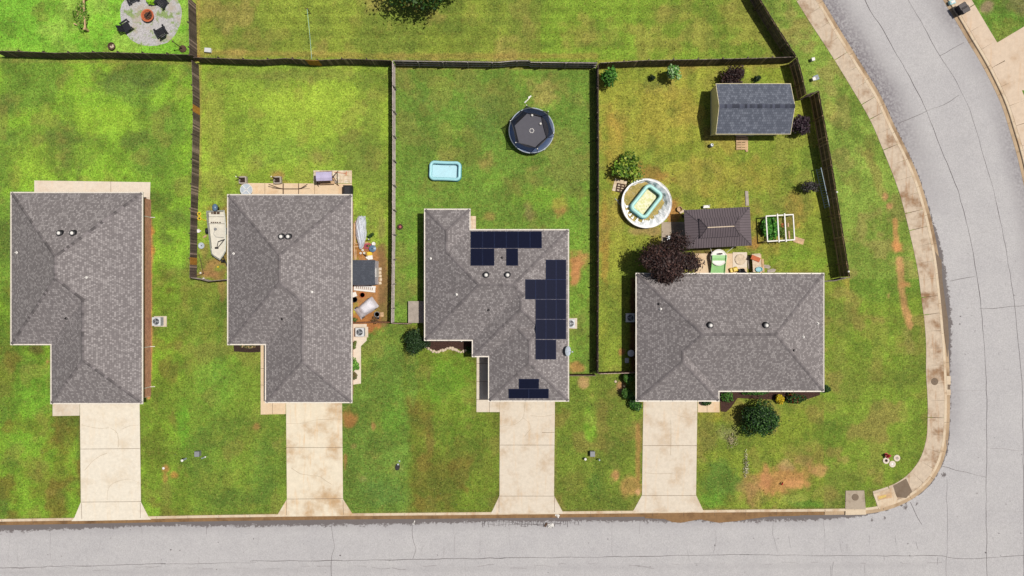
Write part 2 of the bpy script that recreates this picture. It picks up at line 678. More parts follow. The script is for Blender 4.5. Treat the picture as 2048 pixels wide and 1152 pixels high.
    br.inputs['Color1'].default_value = (*A((244, 230, 208)), 1)
    br.inputs['Color2'].default_value = (*A((226, 202, 168)), 1)
    br.inputs['Mortar'].default_value = (*A((186, 150, 110)), 1)
    br.inputs['Scale'].default_value = 1
    br.inputs['Brick Width'].default_value = 0.4
    br.inputs['Row Height'].default_value = 0.4
    br.inputs['Mortar Size'].default_value = 0.015
    br.offset = 0
    M['flags'] = n.done(n.scale_col(br.outputs['Color'], n.map(n.noise(n.pos(), 2, 4), 0.3, 0.7, 0.8, 1.2)), 0.9)
    # tarp
    n = N('silver_tarp')
    p = n.coords()
    f = n.noise(p, 3.0, 5, 0.7, 1.0)
    n.bump(f, 0.7, 0.12)
    M['tarp'] = n.done(n.mix(n.map(f, 0.4, 0.65, 0, 1), n.rgb(A((238, 242, 250))), n.rgb(A((204, 212, 228)))), 0.4, 0.0)
    n = N('white_tarp')
    p = n.coords()
    f = n.noise(p, 2.0, 5, 0.7, 0.8)
    n.bump(f, 0.5, 0.1)
    M['tarp_white'] = n.done(n.mix(n.map(f, 0.45, 0.7, 0, 0.7), n.rgb(A((238, 234, 240))), n.rgb(A((200, 194, 200)))), 0.5)
    M['canopy'] = plain('lilac_canopy', (206, 196, 228), 0.7, var=0.08)
    M['boat_deck'] = plain('worn_boat_paint', (234, 228, 212), 0.6, var=0.12, sc=2)
    M['boat_hull'] = plain('boat_aluminium', (176, 178, 168), 0.4, 0.3)
    M['motor'] = plain('slate_blue_cowling', (104, 132, 160), 0.3)
    M['dish'] = plain('satellite_dish_grey', (196, 206, 216), 0.4)


make_mats()

# ================================================================== setting
def catmull(pts, step=0.5):
    out = []
    P = [Vector((p[0], p[1])) for p in pts]
    for i in range(len(P) - 1):
        a = P[max(i - 1, 0)]
        b, c = P[i], P[i + 1]
        d = P[min(i + 2, len(P) - 1)]
        n = max(1, int((c - b).length / step))
        for k in range(n):
            t = k / n
            # chord-limited tangents keep long straight runs straight
            L = (c - b).length
            m1 = (c - a) * (L / max((c - a).length, 1e-6)) if i > 0 else (c - b)
            m2 = (d - b) * (L / max((d - b).length, 1e-6)) if i < len(P) - 2 else (c - b)
            h = (2 * t ** 3 - 3 * t ** 2 + 1) * b + (t ** 3 - 2 * t ** 2 + t) * m1 + (-2 * t ** 3 + 3 * t ** 2) * c + (t ** 3 - t ** 2) * m2
            out.append((h.x, h.y))
    out.append((P[-1].x, P[-1].y))
    return out


def resample(pts, step):
    out = [pts[0]]
    acc = 0
    for a, b in zip(pts, pts[1:]):
        L = math.hypot(b[0] - a[0], b[1] - a[1])
        while acc + L >= step:
            t = (step - acc) / L
            a = (a[0] + (b[0] - a[0]) * t, a[1] + (b[1] - a[1]) * t)
            out.append(a)
            L = math.hypot(b[0] - a[0], b[1] - a[1])
            acc = 0
        acc += L
    if math.hypot(out[-1][0] - pts[-1][0], out[-1][1] - pts[-1][1]) > step * 0.3:
        out.append(pts[-1])
    return out


def offset(pts, d):
    out = []
    n = len(pts)
    for i, p in enumerate(pts):
        a, b = pts[max(i - 1, 0)], pts[min(i + 1, n - 1)]
        dx, dy = b[0] - a[0], b[1] - a[1]
        L = math.hypot(dx, dy)
        out.append((p[0] - dy / L * d, p[1] + dx / L * d))
    return out


def inside(x, y, poly):
    res = np.zeros(np.shape(x), bool)
    j = len(poly) - 1
    for i in range(len(poly)):
        xi, yi = poly[i]
        xj, yj = poly[j]
        if yi != yj:
            c = ((yi > y) != (yj > y)) & (x < (xj - xi) * (y - yi) / (yj - yi) + xi)
            res ^= c
        j = i
    return res


def dist(x, y, line):
    d = np.full(np.shape(x), 1e9)
    for (ax, ay), (bx, by) in zip(line, line[1:]):
        vx, vy = bx - ax, by - ay
        L2 = vx * vx + vy * vy
        if L2 < 1e-9:
            continue
        t = np.clip(((x - ax) * vx + (y - ay) * vy) / L2, 0, 1)
        d = np.minimum(d, (x - ax - t * vx) ** 2 + (y - ay - t * vy) ** 2)
    return np.sqrt(d)


px2 = lambda L: [W(a, b) for a, b in L]

E_px = [(-2600, 1072), (-900, 1060), (0, 1051), (500, 1042), (1000, 1037), (1500, 1032), (1690, 1030), (1745, 1027), (1790, 1016), (1830, 996), (1862, 968), (1885, 930), (1897, 885), (1901, 830), (1901, 760), (1898, 700), (1893, 640), (1887, 580), (1880, 520), (1868, 455), (1855, 405), (1838, 352), (1815, 300), (1790, 250), (1762, 190), (1722, 125), (1682, 60), (1646, 0), (1590, -90), (1500, -230), (1350, -470), (1150, -800)]
F_px = [(1500, -700), (1700, -360), (1790, -190), (1850, -70), (1888, 0), (1910, 36), (1936, 80), (1963, 125), (1985, 167), (2005, 211), (2022, 264), (2038, 320), (2055, 400), (2070, 500), (2082, 620), (2090, 760), (2094, 900), (2096, 1152), (2096, 1600), (2096, 2200)]
G_px = [(1901, 2200), (1901, 1400), (1893, 1300), (1860, 1250), (1800, 1224), (1700, 1214), (1000, 1220), (0, 1234), (-2600, 1256)]
E = catmull(px2(E_px))
F = catmull(px2(F_px))
G = catmull(px2(G_px))
ROAD = E + F + G
ROAD_SIMPLE = E[::2] + F[::2] + G[::2]
ZROAD = -0.13


def grid_mesh(name, xs, ys, zfun, keep=None):
    X, Y = np.meshgrid(xs, ys)
    Z = zfun(X, Y)
    nx, ny = len(xs), len(ys)
    idx = np.arange(nx * ny).reshape(ny, nx)
    q = np.stack([idx[:-1, :-1], idx[:-1, 1:], idx[1:, 1:], idx[1:, :-1]], -1).reshape(-1, 4)
    v = np.stack([X, Y, Z], -1).reshape(-1, 3)
    if keep is not None:
        cx = v[q].mean(1)
        q = q[keep(cx[:, 0], cx[:, 1])]
        used = np.unique(q)
        remap = np.full(len(v), -1)
        remap[used] = np.arange(len(used))
        v = v[used]
        q = remap[q]
    me = bpy.data.meshes.new(name)
    me.vertices.add(len(v))
    me.vertices.foreach_set('co', v.ravel().astype(np.float32))
    me.loops.add(len(q) * 4)
    me.loops.foreach_set('vertex_index', q.ravel().astype(np.int32))
    me.polygons.add(len(q))
    me.polygons.foreach_set('loop_start', np.arange(0, len(q) * 4, 4, dtype=np.int32))
    me.polygons.foreach_set('loop_total', np.full(len(q), 4, np.int32))
    me.update(calc_edges=True)
    me.validate()
    o = bpy.data.objects.new(name, me)
    COL.objects.link(o)
    return o, v


def set_fac(me, name, vals):
    a = me.attributes.new(name, 'FLOAT', 'POINT')
    a.data.foreach_set('value', np.asarray(vals, np.float32))


def set_col(me, vals):
    a = me.color_attributes.new('Col', 'FLOAT_COLOR', 'POINT')
    a.data.foreach_set('color', np.concatenate([vals, np.ones((len(vals), 1))], 1).astype(np.float32).ravel())


# ---- colours of the lawns (what grows or lies there), in photograph pixels
def lawn_colours(x, y):
    X = 1024 + x * S
    Y = 576 - y * S
    base = np.zeros((len(x), 3))
    base[:] = (108, 140, 42)
    wob = (fbm(x, y, 3, 5) - .5) * 10

    def zone(m, a, b, c=None, sc=6.0, seed=1, lo=0.4, hi=0.6):
        t = sstep(lo, hi, fbm(x, y, sc, seed))[:, None]
        col = np.array(a) * (1 - t) + np.array(b) * t
        if c is not None:
            t2 = sstep(0.52, 0.68, fbm(x, y, sc * 0.55, seed + 21))[:, None] * 0.8
            col = col * (1 - t2) + np.array(c) * t2
        mm = m[:, None].astype(float)
        base[:] = base * (1 - mm) + col * mm

    wb = (fbm(x, y, 5, 61) - .5) * 90 + (fbm(x, y, 1.2, 63) - .5) * 40
    L = X + wob
    T = Y + wob
    soft = lambda v, c, w: sstep(c - w, c + w, v + wb)
    # back yards
    zone((X < 385) & (Y < 113), (136, 200, 44), (118, 178, 40), (150, 190, 66), 5, 2)
    zone((X < 388) & (Y >= 113), (136, 182, 38), (112, 150, 44), (96, 120, 46), 6, 3)
    zone((X < 388) * soft(Y, 575, 40), (122, 162, 34), (98, 130, 38), (122, 112, 42), 4, 4)
    zone((X >= 385) & (X < 1560) & (Y < 124), (138, 156, 48), (118, 136, 46), (160, 148, 72), 5, 5)
    zone((X >= 1080) & (X < 1560) & (Y < 124), (126, 158, 40), (116, 140, 42), (150, 150, 60), 5, 6)
    zone((X >= 388) & (X < 785) & (Y >= 124) & (Y < 645), (152, 182, 48), (134, 164, 46), (118, 138, 50), 5, 7)
    zone((X >= 786) & (X < 1193) & (Y >= 126) & (Y < 748), (118, 158, 48), (108, 142, 48), (126, 138, 58), 4, 8)
    zone((X >= 1194) & (Y >= 120) & (X < 1700) & (Y < 745), (152, 158, 50), (132, 150, 46), (162, 148, 58), 4.5, 9)
    # front lawns
    zone((X >= 283) * (1 - soft(X, 385, 30)) * soft(Y, 575, 30), (130, 168, 36), (114, 142, 38), (120, 118, 46), 4, 10)
    zone(soft(X, 385, 30) * (X < 575) * (Y > 562), (120, 150, 42), (108, 136, 42), (130, 146, 48), 4, 11)
    zone((X >= 684) * (X < 900) * (Y > 646), (110, 144, 50), (102, 132, 46), (120, 144, 48), 4, 12)
    zone(sstep(806, 826, X + wb * .25) * (X < 1003) * (Y > 648), (116, 140, 38), (108, 122, 38), (128, 114, 46), 3.5, 13)
    zone((X >= 1108) & (X < 1290) & (Y >= 748), (118, 140, 42), (110, 128, 42), (134, 128, 56), 4, 14)
    zone((X >= 1390) & (Y >= 790), (130, 148, 42), (118, 136, 42), (142, 132, 60), 4, 15)
    zone((X >= 1648) * soft(Y, 575, 20), (124, 150, 42), (114, 132, 44), (142, 132, 64), 4, 16)
    fx = np.interp(Y, [-400, 0, 113, 185, 190, 555, 560], [1240, 1500, 1588, 1610, 1636, 1698, 1690])
    zone((X >= fx) & (Y < 560), (136, 164, 60), (120, 146, 52), (150, 146, 74), 3.5, 17)
    zone((X >= 1850) & (Y < 700), (108, 152, 46), (100, 138, 44), (130, 120, 80), 4, 18)

    bare = np.zeros(len(x))

    def lay(i, d, soft0, soft1, col, amt, b):
        t = (1 - sstep(soft0, soft1, d)) * (amt if b > 0 else amt * .85)
        base[i] = base[i] * (1 - t[:, None]) + np.array(col) * t[:, None]
        bare[i] = np.maximum(bare[i], t * b)

    def ragged(xx, yy, seed):
        return (fbm(xx, yy, 1.3, seed, 5) - .5) + (fbm(xx, yy, .45, seed + 5, 2) - .5) * .7

    def patch(cx, cy, rx, ry, col, amt=0.9, rot=0, soft=0.55, seed=None, b=0.0, nz=1.0):
        seed = int(cx * 3 + cy) % 97 if seed is None else seed
        c_, s_ = math.cos(R(rot)), math.sin(R(rot))
        i = np.nonzero(np.hypot(X - cx, Y - cy) < max(rx, ry) * 2.3 + 8)[0]
        if not len(i):
            return
        u = ((X[i] - cx) * c_ + (Y[i] - cy) * s_) / rx
        v = (-(X[i] - cx) * s_ + (Y[i] - cy) * c_) / ry
        d = np.sqrt(u * u + v * v) + ragged(x[i], y[i], seed) * nz
        lay(i, d, 1 - soft, 1 + soft * 0.4, col, amt, b)

    def strip(pts, w, col, amt=0.9, seed=3, b=0.0, nz=0.9):
        xs_, ys_ = [p[0] for p in pts], [p[1] for p in pts]
        m_ = w * 2.5 + 6
        i = np.nonzero((X > min(xs_) - m_) & (X < max(xs_) + m_) & (Y > min(ys_) - m_) & (Y < max(ys_) + m_))[0]
        if not len(i):
            return
        d = dist(X[i], Y[i], pts) / w + ragged(x[i], y[i], seed) * nz
        lay(i, d, 0.45, 1.15, col, amt, b)

    clay = (196, 138, 84)
    # broad tonal drifts inside the yards
    patch(120, 290, 110, 60, (104, 126, 50), 0.55)
    patch(200, 240, 120, 30, (160, 200, 40), 0.6)
    patch(60, 330, 60, 50, (156, 190, 46), 0.6)
    patch(255, 175, 70, 30, (98, 122, 60), 0.6)
    patch(330, 350, 60, 60, (100, 136, 44), 0.5)
    patch(70, 775, 60, 45, (118, 176, 34), 0.6)
    patch(60, 850, 50, 60, (124, 186, 34), 0.5)
    patch(130, 860, 25, 60, (122, 104, 44), 0.55)
    patch(100, 960, 60, 40, (120, 104, 42), 0.5)
    patch(10, 750, 25, 60, (122, 116, 46), 0.6)
    patch(430, 250, 20, 110, (150, 150, 64), 0.55)
    patch(600, 200, 130, 45, (168, 196, 50), 0.6)
    patch(590, 150, 190, 14, (128, 134, 62), 0.6)
    patch(740, 300, 28, 150, (120, 138, 54), 0.6)
    patch(637, 312, 14, 12, (140, 124, 72), 0.7)
    patch(560, 305, 90, 30, (118, 156, 50), 0.5)
    patch(890, 210, 70, 40, (104, 138, 50), 0.6)
    patch(860, 150, 60, 18, (118, 112, 52), 0.4)
    patch(980, 240, 40, 40, (96, 124, 56), 0.5)
    patch(1085, 185, 36, 34, (176, 154, 84), 0.85)
    patch(968, 326, 18, 20, (164, 138, 74), 0.8)
    patch(1066, 337, 14, 8, (160, 140, 76), 0.7)
    patch(1058, 420, 13, 22, (134, 118, 76), 0.8)
    patch(1120, 414, 15, 20, (188, 142, 78), 0.85, b=.5)
    patch(980, 432, 12, 8, (176, 140, 80), 0.7)
    patch(1090, 400, 60, 22, (128, 178, 34), 0.5)
    patch(1155, 525, 21, 22, clay, 0.95, b=.8)
    patch(1150, 553, 10, 24, clay, 0.95, 10, b=.8)
    patch(1174, 512, 7, 7, clay, 0.7, b=.5)
    patch(1155, 735, 22, 12, (190, 140, 80), 0.85, b=.5)
    patch(1167, 765, 12, 14, (206, 162, 112), 0.85, b=.6)
    patch(830, 570, 12, 18, (160, 150, 70), 0.5)
    strip([(1186, 140), (1182, 740)], 9, (112, 122, 50), 0.5)
    # corner family yard, dry and golden
    patch(1330, 220, 70, 60, (174, 160, 58), 0.7)
    patch(1400, 360, 130, 40, (162, 154, 56), 0.6)
    patch(1300, 270, 60, 40, (166, 156, 54), 0.55)
    patch(1500, 350, 80, 40, (156, 148, 52), 0.6)
    patch(1590, 420, 22, 40, (194, 142, 66), 0.7)
    patch(1230, 300, 20, 90, (186, 146, 60), 0.55)
    patch(1210, 480, 10, 100, (184, 140, 62), 0.7)
    patch(1560, 150, 70, 20, (134, 156, 44), 0.7)
    patch(1620, 330, 25, 60, (110, 140, 44), 0.6)
    patch(1280, 150, 60, 20, (128, 152, 44), 0.5)
    patch(1380, 300, 60, 20, (122, 142, 40), 0.6)
    patch(1350, 390, 26, 40, (124, 140, 44), 0.6)
    patch(1300, 345, 50, 16, (156, 112, 58), 0.7, 20, b=.5)
    patch(1345, 425, 18, 26, (188, 128, 72), 0.85, b=.6)
    patch(1250, 400, 12, 40, (120, 84, 52), 0.8, b=.5)
    patch(1300, 462, 50, 12, (172, 140, 94), 0.75, b=.5)
    patch(1505, 488, 18, 14, (176, 122, 64), 0.75, b=.5)
    patch(1562, 460, 26, 26, (138, 116, 64), 0.6, b=.4)
    patch(1420, 268, 14, 14, (140, 110, 66), 0.6)
    patch(1405, 520, 40, 30, (92, 70, 50), 0.85, b=.6)
    patch(1600, 520, 60, 24, (116, 160, 38), 0.6)
    patch(1230, 700, 30, 60, (138, 160, 46), 0.5)
    strip([(1268, 560), (1268, 740)], 9, (110, 74, 50), 0.9, b=.6)
    patch(1243, 705, 8, 8, (200, 130, 84), 0.8, b=.6)
    patch(1240, 775, 10, 14, (206, 150, 110), 0.85, b=.6)
    # dirt yard beside the second house
    d1 = (184, 128, 78)
    patch(738, 560, 46, 78, d1, 0.97, soft=.35, b=.9, nz=.5)
    patch(735, 640, 46, 22, (176, 112, 62), 0.95, soft=.3, b=.9)
    strip([(764, 500), (768, 560), (768, 640)], 13, (134, 104, 66), 0.85, b=.7)
    patch(765, 455, 12, 36, (150, 134, 84), 0.7)
    patch(716, 500, 18, 20, (176, 112, 58), 0.9, b=.8)
    patch(735, 425, 26, 24, (132, 178, 46), 0.5)
    # boat side yard
    patch(425, 535, 28, 24, (178, 128, 82), 0.8, b=.7)
    patch(452, 470, 12, 70, (150, 110, 70), 0.75, b=.5)
    patch(428, 420, 20, 10, (146, 112, 66), 0.6, b=.4)
    patch(415, 548, 26, 8, (160, 116, 74), 0.85, b=.6)
    patch(440, 537, 14, 10, (112, 152, 44), 0.8)
    patch(408, 500, 10, 14, (160, 122, 80), 0.5, b=.4)
    patch(445, 575, 10, 40, (160, 118, 72), 0.6, b=.4)
    patch(555, 352, 14, 12, (174, 132, 74), 0.75, b=.5)
    patch(484, 352, 12, 8, (150, 130, 70), 0.5)
    patch(565, 365, 16, 5, (176, 138, 72), 0.6)
    # strip beside the first house
    strip([(299, 436), (302, 500), (300, 600), (301, 700), (297, 795)], 5, (196, 134, 90), 0.9, b=.7)
    patch(304, 460, 6, 12, (190, 122, 66), 0.8, b=.6)
    patch(305, 500, 6, 10, (190, 122, 66), 0.7, b=.6)
    patch(70, 700, 16, 8, (92, 76, 46), 0.7)
    patch(95, 723, 4, 5, (190, 130, 90), 0.8, b=.5)
    # front lawns
    patch(349, 950, 10, 8, (196, 128, 66), 0.7, b=.6)
    patch(332, 938, 9, 10, (206, 140, 82), 0.85, b=.7)
    patch(330, 956, 5, 12, (198, 136, 80), 0.6, b=.5)
    patch(512, 853, 9, 10, (176, 122, 74), 0.8, b=.5)
    patch(700, 838, 18, 24, (178, 118, 66), 0.85, b=.7)
    patch(746, 852, 5, 10, (176, 122, 76), 0.75, b=.5)
    patch(709, 892, 7, 6, (160, 128, 80), 0.6)
    patch(690, 925, 4, 20, (176, 120, 72), 0.7, b=.5)
    patch(728, 958, 9, 7, (150, 140, 84), 0.6)
    patch(795, 932, 12, 16, (140, 140, 76), 0.5)
    patch(860, 870, 8, 50, (128, 100, 50), 0.6)
    patch(840, 830, 28, 60, (112, 106, 40), 0.6)
    patch(870, 960, 60, 40, (112, 106, 40), 0.6)
    patch(790, 830, 28, 60, (112, 168, 42), 0.6)
    patch(900, 760, 70, 50, (112, 170, 34), 0.65)
    patch(858, 755, 4, 16, (92, 90, 44), 0.7)
    patch(825, 750, 12, 80, (110, 160, 60), 0.5)
    patch(935, 870, 40, 60, (104, 146, 34), 0.5)
    patch(620, 760, 30, 100, (108, 160, 40), 0.3)
    patch(430, 760, 40, 60, (120, 176, 46), 0.55)
    patch(400, 900, 40, 60, (88, 124, 44), 0.55)
    patch(530, 940, 30, 60, (90, 126, 48), 0.5)
    patch(480, 1000, 60, 20, (92, 124, 44), 0.5)
    patch(365, 850, 14, 60, (104, 176, 30), 0.6)
    patch(310, 900, 25, 60, (102, 116, 36), 0.6)
    patch(760, 985, 45, 30, (92, 130, 58), 0.55)
    patch(1180, 850, 12, 40, (128, 190, 34), 0.65)
    patch(1230, 950, 10, 12, (206, 142, 96), 0.8, b=.5)
    patch(1262, 975, 24, 22, (196, 144, 86), 0.75, b=.5)
    patch(1276, 985, 6, 8, (222, 166, 118), 0.9, b=.6)
    strip([(1276, 850), (1277, 960)], 6, (180, 128, 76), 0.65, b=.4)
    patch(1150, 960, 24, 26, (120, 116, 50), 0.5)
    patch(1190, 970, 16, 30, (78, 118, 48), 0.5)
    # corner lawn
    patch(1440, 830, 40, 20, (168, 160, 40), 0.6)
    patch(1440, 960, 46, 40, (76, 116, 46), 0.7, 30)
    patch(1420, 1000, 30, 20, (96, 160, 40), 0.6)
    patch(1452, 868, 22, 20, (170, 160, 116), 0.7, 30)
    patch(1560, 960, 60, 30, clay, 0.85, -14, b=.6)
    patch(1590, 968, 26, 14, (220, 158, 98), 0.85, b=.7)
    patch(1530, 955, 14, 30, (206, 142, 92), 0.8, b=.6)
    patch(1500, 980, 26, 34, (176, 134, 86), 0.7, b=.4)
    patch(1575, 930, 18, 12, (184, 150, 104), 0.7, b=.4)
    patch(1640, 940, 20, 14, (196, 146, 94), 0.75, b=.5)
    patch(1610, 920, 20, 14, (170, 134, 82), 0.6, b=.3)
    patch(1690, 920, 12, 8, (170, 140, 84), 0.6)
    patch(1650, 870, 50, 30, (86, 116, 34), 0.55)
    patch(1590, 1000, 30, 14, (168, 176, 76), 0.6)
    patch(1620, 1008, 50, 8, (78, 136, 38), 0.6)
    patch(1745, 985, 16, 8, (120, 96, 60), 0.6)
    patch(1820, 850, 26, 60, (124, 160, 40), 0.5)
    patch(1680, 700, 22, 120, (128, 136, 56), 0.5)
    patch(1780, 700, 50, 60, (128, 170, 36), 0.45)
    strip([(1735, 310), (1755, 350), (1765, 390)], 12, (150, 130, 70), 0.6)
    patch(1771, 394, 6, 8, (200, 146, 98), 0.8, b=.5)
    patch(1778, 413, 8, 8, (200, 146, 98), 0.85, b=.6)
    strip([(1790, 440), (1792, 475), (1795, 500)], 6, (196, 138, 84), 0.8, b=.6)
    patch(1795, 495, 15, 12, (204, 140, 80), 0.9, b=.7)
    strip([(1800, 520), (1802, 560), (1806, 600), (1816, 640), (1820, 655)], 9, (204, 148, 98), 0.85, b=.6)
    patch(1808, 570, 14, 8, (206, 146, 90), 0.9, b=.6)
    strip([(1815, 665), (1820, 700)], 12, (160, 140, 84), 0.55)
    patch(1777, 592, 4, 8, (196, 150, 96), 0.7, b=.4)
    patch(1680, 585, 24, 14, (160, 140, 78), 0.6)
    patch(1660, 220, 14, 22, (170, 150, 76), 0.5)
    patch(1740, 290, 16, 24, (132, 116, 60), 0.5)
    patch(1975, 15, 14, 14, (168, 138, 116), 0.9, b=.6)
    # worn edges along fences and kerbs
    strip([(0, 121), (385, 125)], 5, (150, 136, 72), 0.5)
    strip([(398, 130), (398, 380)], 6, (170, 146, 82), 0.6)
    strip([(397, 0), (396, 110)], 5, (170, 136, 72), 0.7)
    strip([(400, 105), (780, 112), (1190, 112)], 7, (176, 142, 74), 0.55)
    patch(398, 118, 12, 10, (190, 130, 76), 0.8, b=.5)
    strip([(800, 134), (1180, 136)], 5, (176, 140, 76), 0.5)
    strip([(1210, 133), (1580, 130)], 5, (164, 140, 72), 0.5)
    strip([(0, 1040), (500, 1029), (1000, 1023), (1500, 1018), (1690, 1019)], 3, (124, 108, 62), 0.55)
    strip([(280, 830), (281, 1000)], 3, (120, 104, 60), 0.5)
    strip([(160, 830), (162, 1000)], 4, (118, 100, 52), 0.6)
    strip([(1112, 810), (1110, 990)], 2.5, (136, 116, 70), 0.5)
    # lawn mown in faint bands
    band = (np.sin(X * 0.19 + wob * .12) * (Y < 640) * (X > 1200) + np.sin(Y * 0.26 + wob * .1) * ((Y < 115) & (X > 390)) + np.sin(X * 0.15) * 0.7 * (Y > 650))
    base[:] = base * (1 + 0.035 * band)[:, None]
    # clumps, clover, thin spots everywhere
    m1 = fbm(x, y, 1.4, 31)
    m2 = fbm(x, y, 0.8, 37, 3)
    m3 = fbm(x, y, 2.4, 41)
    k = 1 + (m1 - .5) * 0.28 + (m2 - .5) * 0.4
    out = lin_np(np.clip(base, 2, 250)) / E_ALB
    out = out * np.clip(k, .5, 1.6)[:, None]
    t = (sstep(.58, .7, m3) * .35 * (1 - bare))[:, None]
    out = out * (1 - t) + np.array(A((150, 138, 66))) * t
    t = (sstep(.56, .7, fbm(x, y, 1.9, 47)) * .4 * (1 - bare))[:, None]
    out = out * (1 - t) + np.array(A((84, 108, 38))) * t
    lum = out @ np.array([.3, .6, .1])
    out = (out * .93 + lum[:, None] * .07 * np.array([1.0, 1.0, .9])) * 1.09
    pv = (inside(x, y, PAV_A) & (dist(x, y, E[::3]) < 2.6)) | ((dist(x, y, F[::3]) < 2.15) & (x > W(1850, 0)[0]) & (y > -40))
    out[pv] = np.array(A((112, 88, 66)))
    bare[pv] = 1
    return out, bare


def axis(lo, hi, step, far):
    return np.concatenate([[-far, -far / 4, -far / 16], np.arange(lo, hi + 1e-6, step), [far / 16, far / 4, far]])


PAV_A = px2([(1560, -90), (1603, 0), (1631, 45), (1671, 106), (1711, 171), (1751, 240), (1777, 300), (1795, 345), (1811, 390), (1824, 440), (1837, 495), (1847, 545), (1854, 600), (1860, 645), (1862, 690), (1863, 745), (1865, 800), (1865, 840), (1861, 880), (1850, 918), (1834, 945), (1812, 965), (1787, 980), (1752, 990), (1755, 1012), (1800, 1000), (1840, 975), (1872, 920), (1885, 880), (1888, 760), (1878, 610), (1855, 470), (1820, 350), (1770, 240), (1700, 120), (1625, 0), (1575, -90)])


def ground_z(X, Y):
    ins = np.zeros(X.shape, bool)
    near = (np.abs(X) < 140) & (np.abs(Y) < 140)
    x, y = X[near], Y[near]
    i = inside(x, y, ROAD_SIMPLE) | (dist(x, y, E[::2]) < 0.5) | (dist(x, y, F[::2]) < 0.5) | (dist(x, y, G[::2]) < 0.5)
    pav = inside(x, y, PAV_A) | ((dist(x, y, F[::2]) < 2.2) & (x > W(1850, 0)[0]))
    Z = np.zeros(X.shape)
    zz = (fbm(x, y, 7, 3) - .5) * 0.02
    zz = np.where(i, -0.25, np.where(pav, -0.07, np.minimum(zz - 0.005, 0.0)))
    Z[near] = zz
    return Z


ground, gv = grid_mesh('ground', axis(-58, 58, 0.16, 4000), axis(-36, 36, 0.16, 4000), ground_z)
gc, gb = lawn_colours(gv[:, 0], gv[:, 1])
set_col(ground.data, gc)
set_fac(ground.data, 'bare', gb)
ground.data.materials.append(MAT['grass'])
tag(ground, kind='structure')

# ---- road
road, rv = grid_mesh('road', np.arange(-66, 66.1, 0.25), np.arange(-56, 40, 0.25), lambda X, Y: np.full(X.shape, ZROAD) + (fbm(X, Y, 9, 4) - .5) * 0.01,
                     keep=lambda x, y: inside(x, y, ROAD_SIMPLE) | (np.minimum(dist(x, y, E[::2]), np.minimum(dist(x, y, F[::2]), dist(x, y, G[::2]))) < 0.25))
rx, ry = rv[:, 0], rv[:, 1]
RX, RY = 1024 + rx * S, 576 - ry * S
dE = dist(rx, ry, E)
dF = dist(rx, ry, F)
low = RY > 1000
fringe = np.interp(RX, [-200, 0, 300, 520, 800, 1000, 1200, 1500, 1640, 1700, 1760], [.55, .6, .35, .55, .5, .32, .4, .55, .45, .3, .05])
st = 1.05 - dE / (fringe * 1.9)
fr2 = np.interp(RY, [0, 300, 440, 480, 560, 640, 700, 730, 760, 900, 1000], [.1, .1, .15, .3, .55, .6, .3, .15, .12, .12, .08])
st2 = 1.0 - dE / (fr2 * 1.9)
stain = np.where(low, st, st2)
for cx, cy, r in ((1893, 905, 7), (1888, 950, 6), (1813, 1016, 6), (1770, 1036, 6), (1745, 1040, 5), (1835, 1008, 4), (1895, 830, 5)):
    stain = np.maximum(stain, 0.8 - np.hypot(RX - cx, RY - cy) / (r * 2.2))
rub = np.zeros(len(rx))
rub = np.maximum(rub, (1 - sstep(0.2, 3.2, dE)) * np.interp(RY, [-200, 0, 180, 260, 320, 420], [.95, .95, 1.0, .75, .45, .12]) * (RY < 430))
rub = np.maximum(rub, (1 - sstep(0.1, 2.0, dE)) * np.interp(RY, [600, 740, 800, 900], [0, .4, .55, .1]) * ((RY > 600) & (RY < 900)))
rub = np.maximum(rub, (1 - sstep(0.1, 2.2, dF)) * np.interp(RY, [0, 40, 90, 200, 260, 330, 520], [.5, .6, .35, .35, .6, .7, .4]) * (RY < 600))
rub = np.maximum(rub, (1 - sstep(0, 9, np.abs(RY - 1138 + (RX - 1000) * .008))) * .16 * (RX < 1850))
rub = np.maximum(rub, (1 - sstep(0.3, 1.6, dE)) * 0.35 * low * (RX < 1690))
set_fac(road.data, 'stain', stain)
set_fac(road.data, 'rubber', rub)
# extension of the road beyond the fine sheet, and the cracks and joints in the tar
mb = MB()
mb.sheet([W(-2600, 1072), (-66, W(0, 1059)[1]), (-66, W(0, 1241)[1]), W(-2600, 1256)], ZROAD)
mb.sheet([(W(1901, 0)[0], -55.9), (W(2096, 0)[0], -55.9), (W(2096, 0)[0], -90), (W(1901, 0)[0], -90)], ZROAD)
ext = mb.build('road_extension', MAT['asphalt'])
mb = MB()


def crack(mbx, pts, w, z, wob=0.05, m=0):
    mbx.m = m
    P = px2(pts)
    Q = resample(catmull(P, 0.6), 0.35)
    Q = [(p[0] + (vnoise(p[0], p[1], .9, 3) - .5) * wob * 2, p[1] + (vnoise(p[0], p[1], .9, 8) - .5) * wob * 2) for p in Q]
    ws = [w * .8 * (0.35 + 1.3 * float(vnoise(p[0], p[1], 1.6, 12))) for p in Q]
    mbx.ribbon(Q, ws, z)


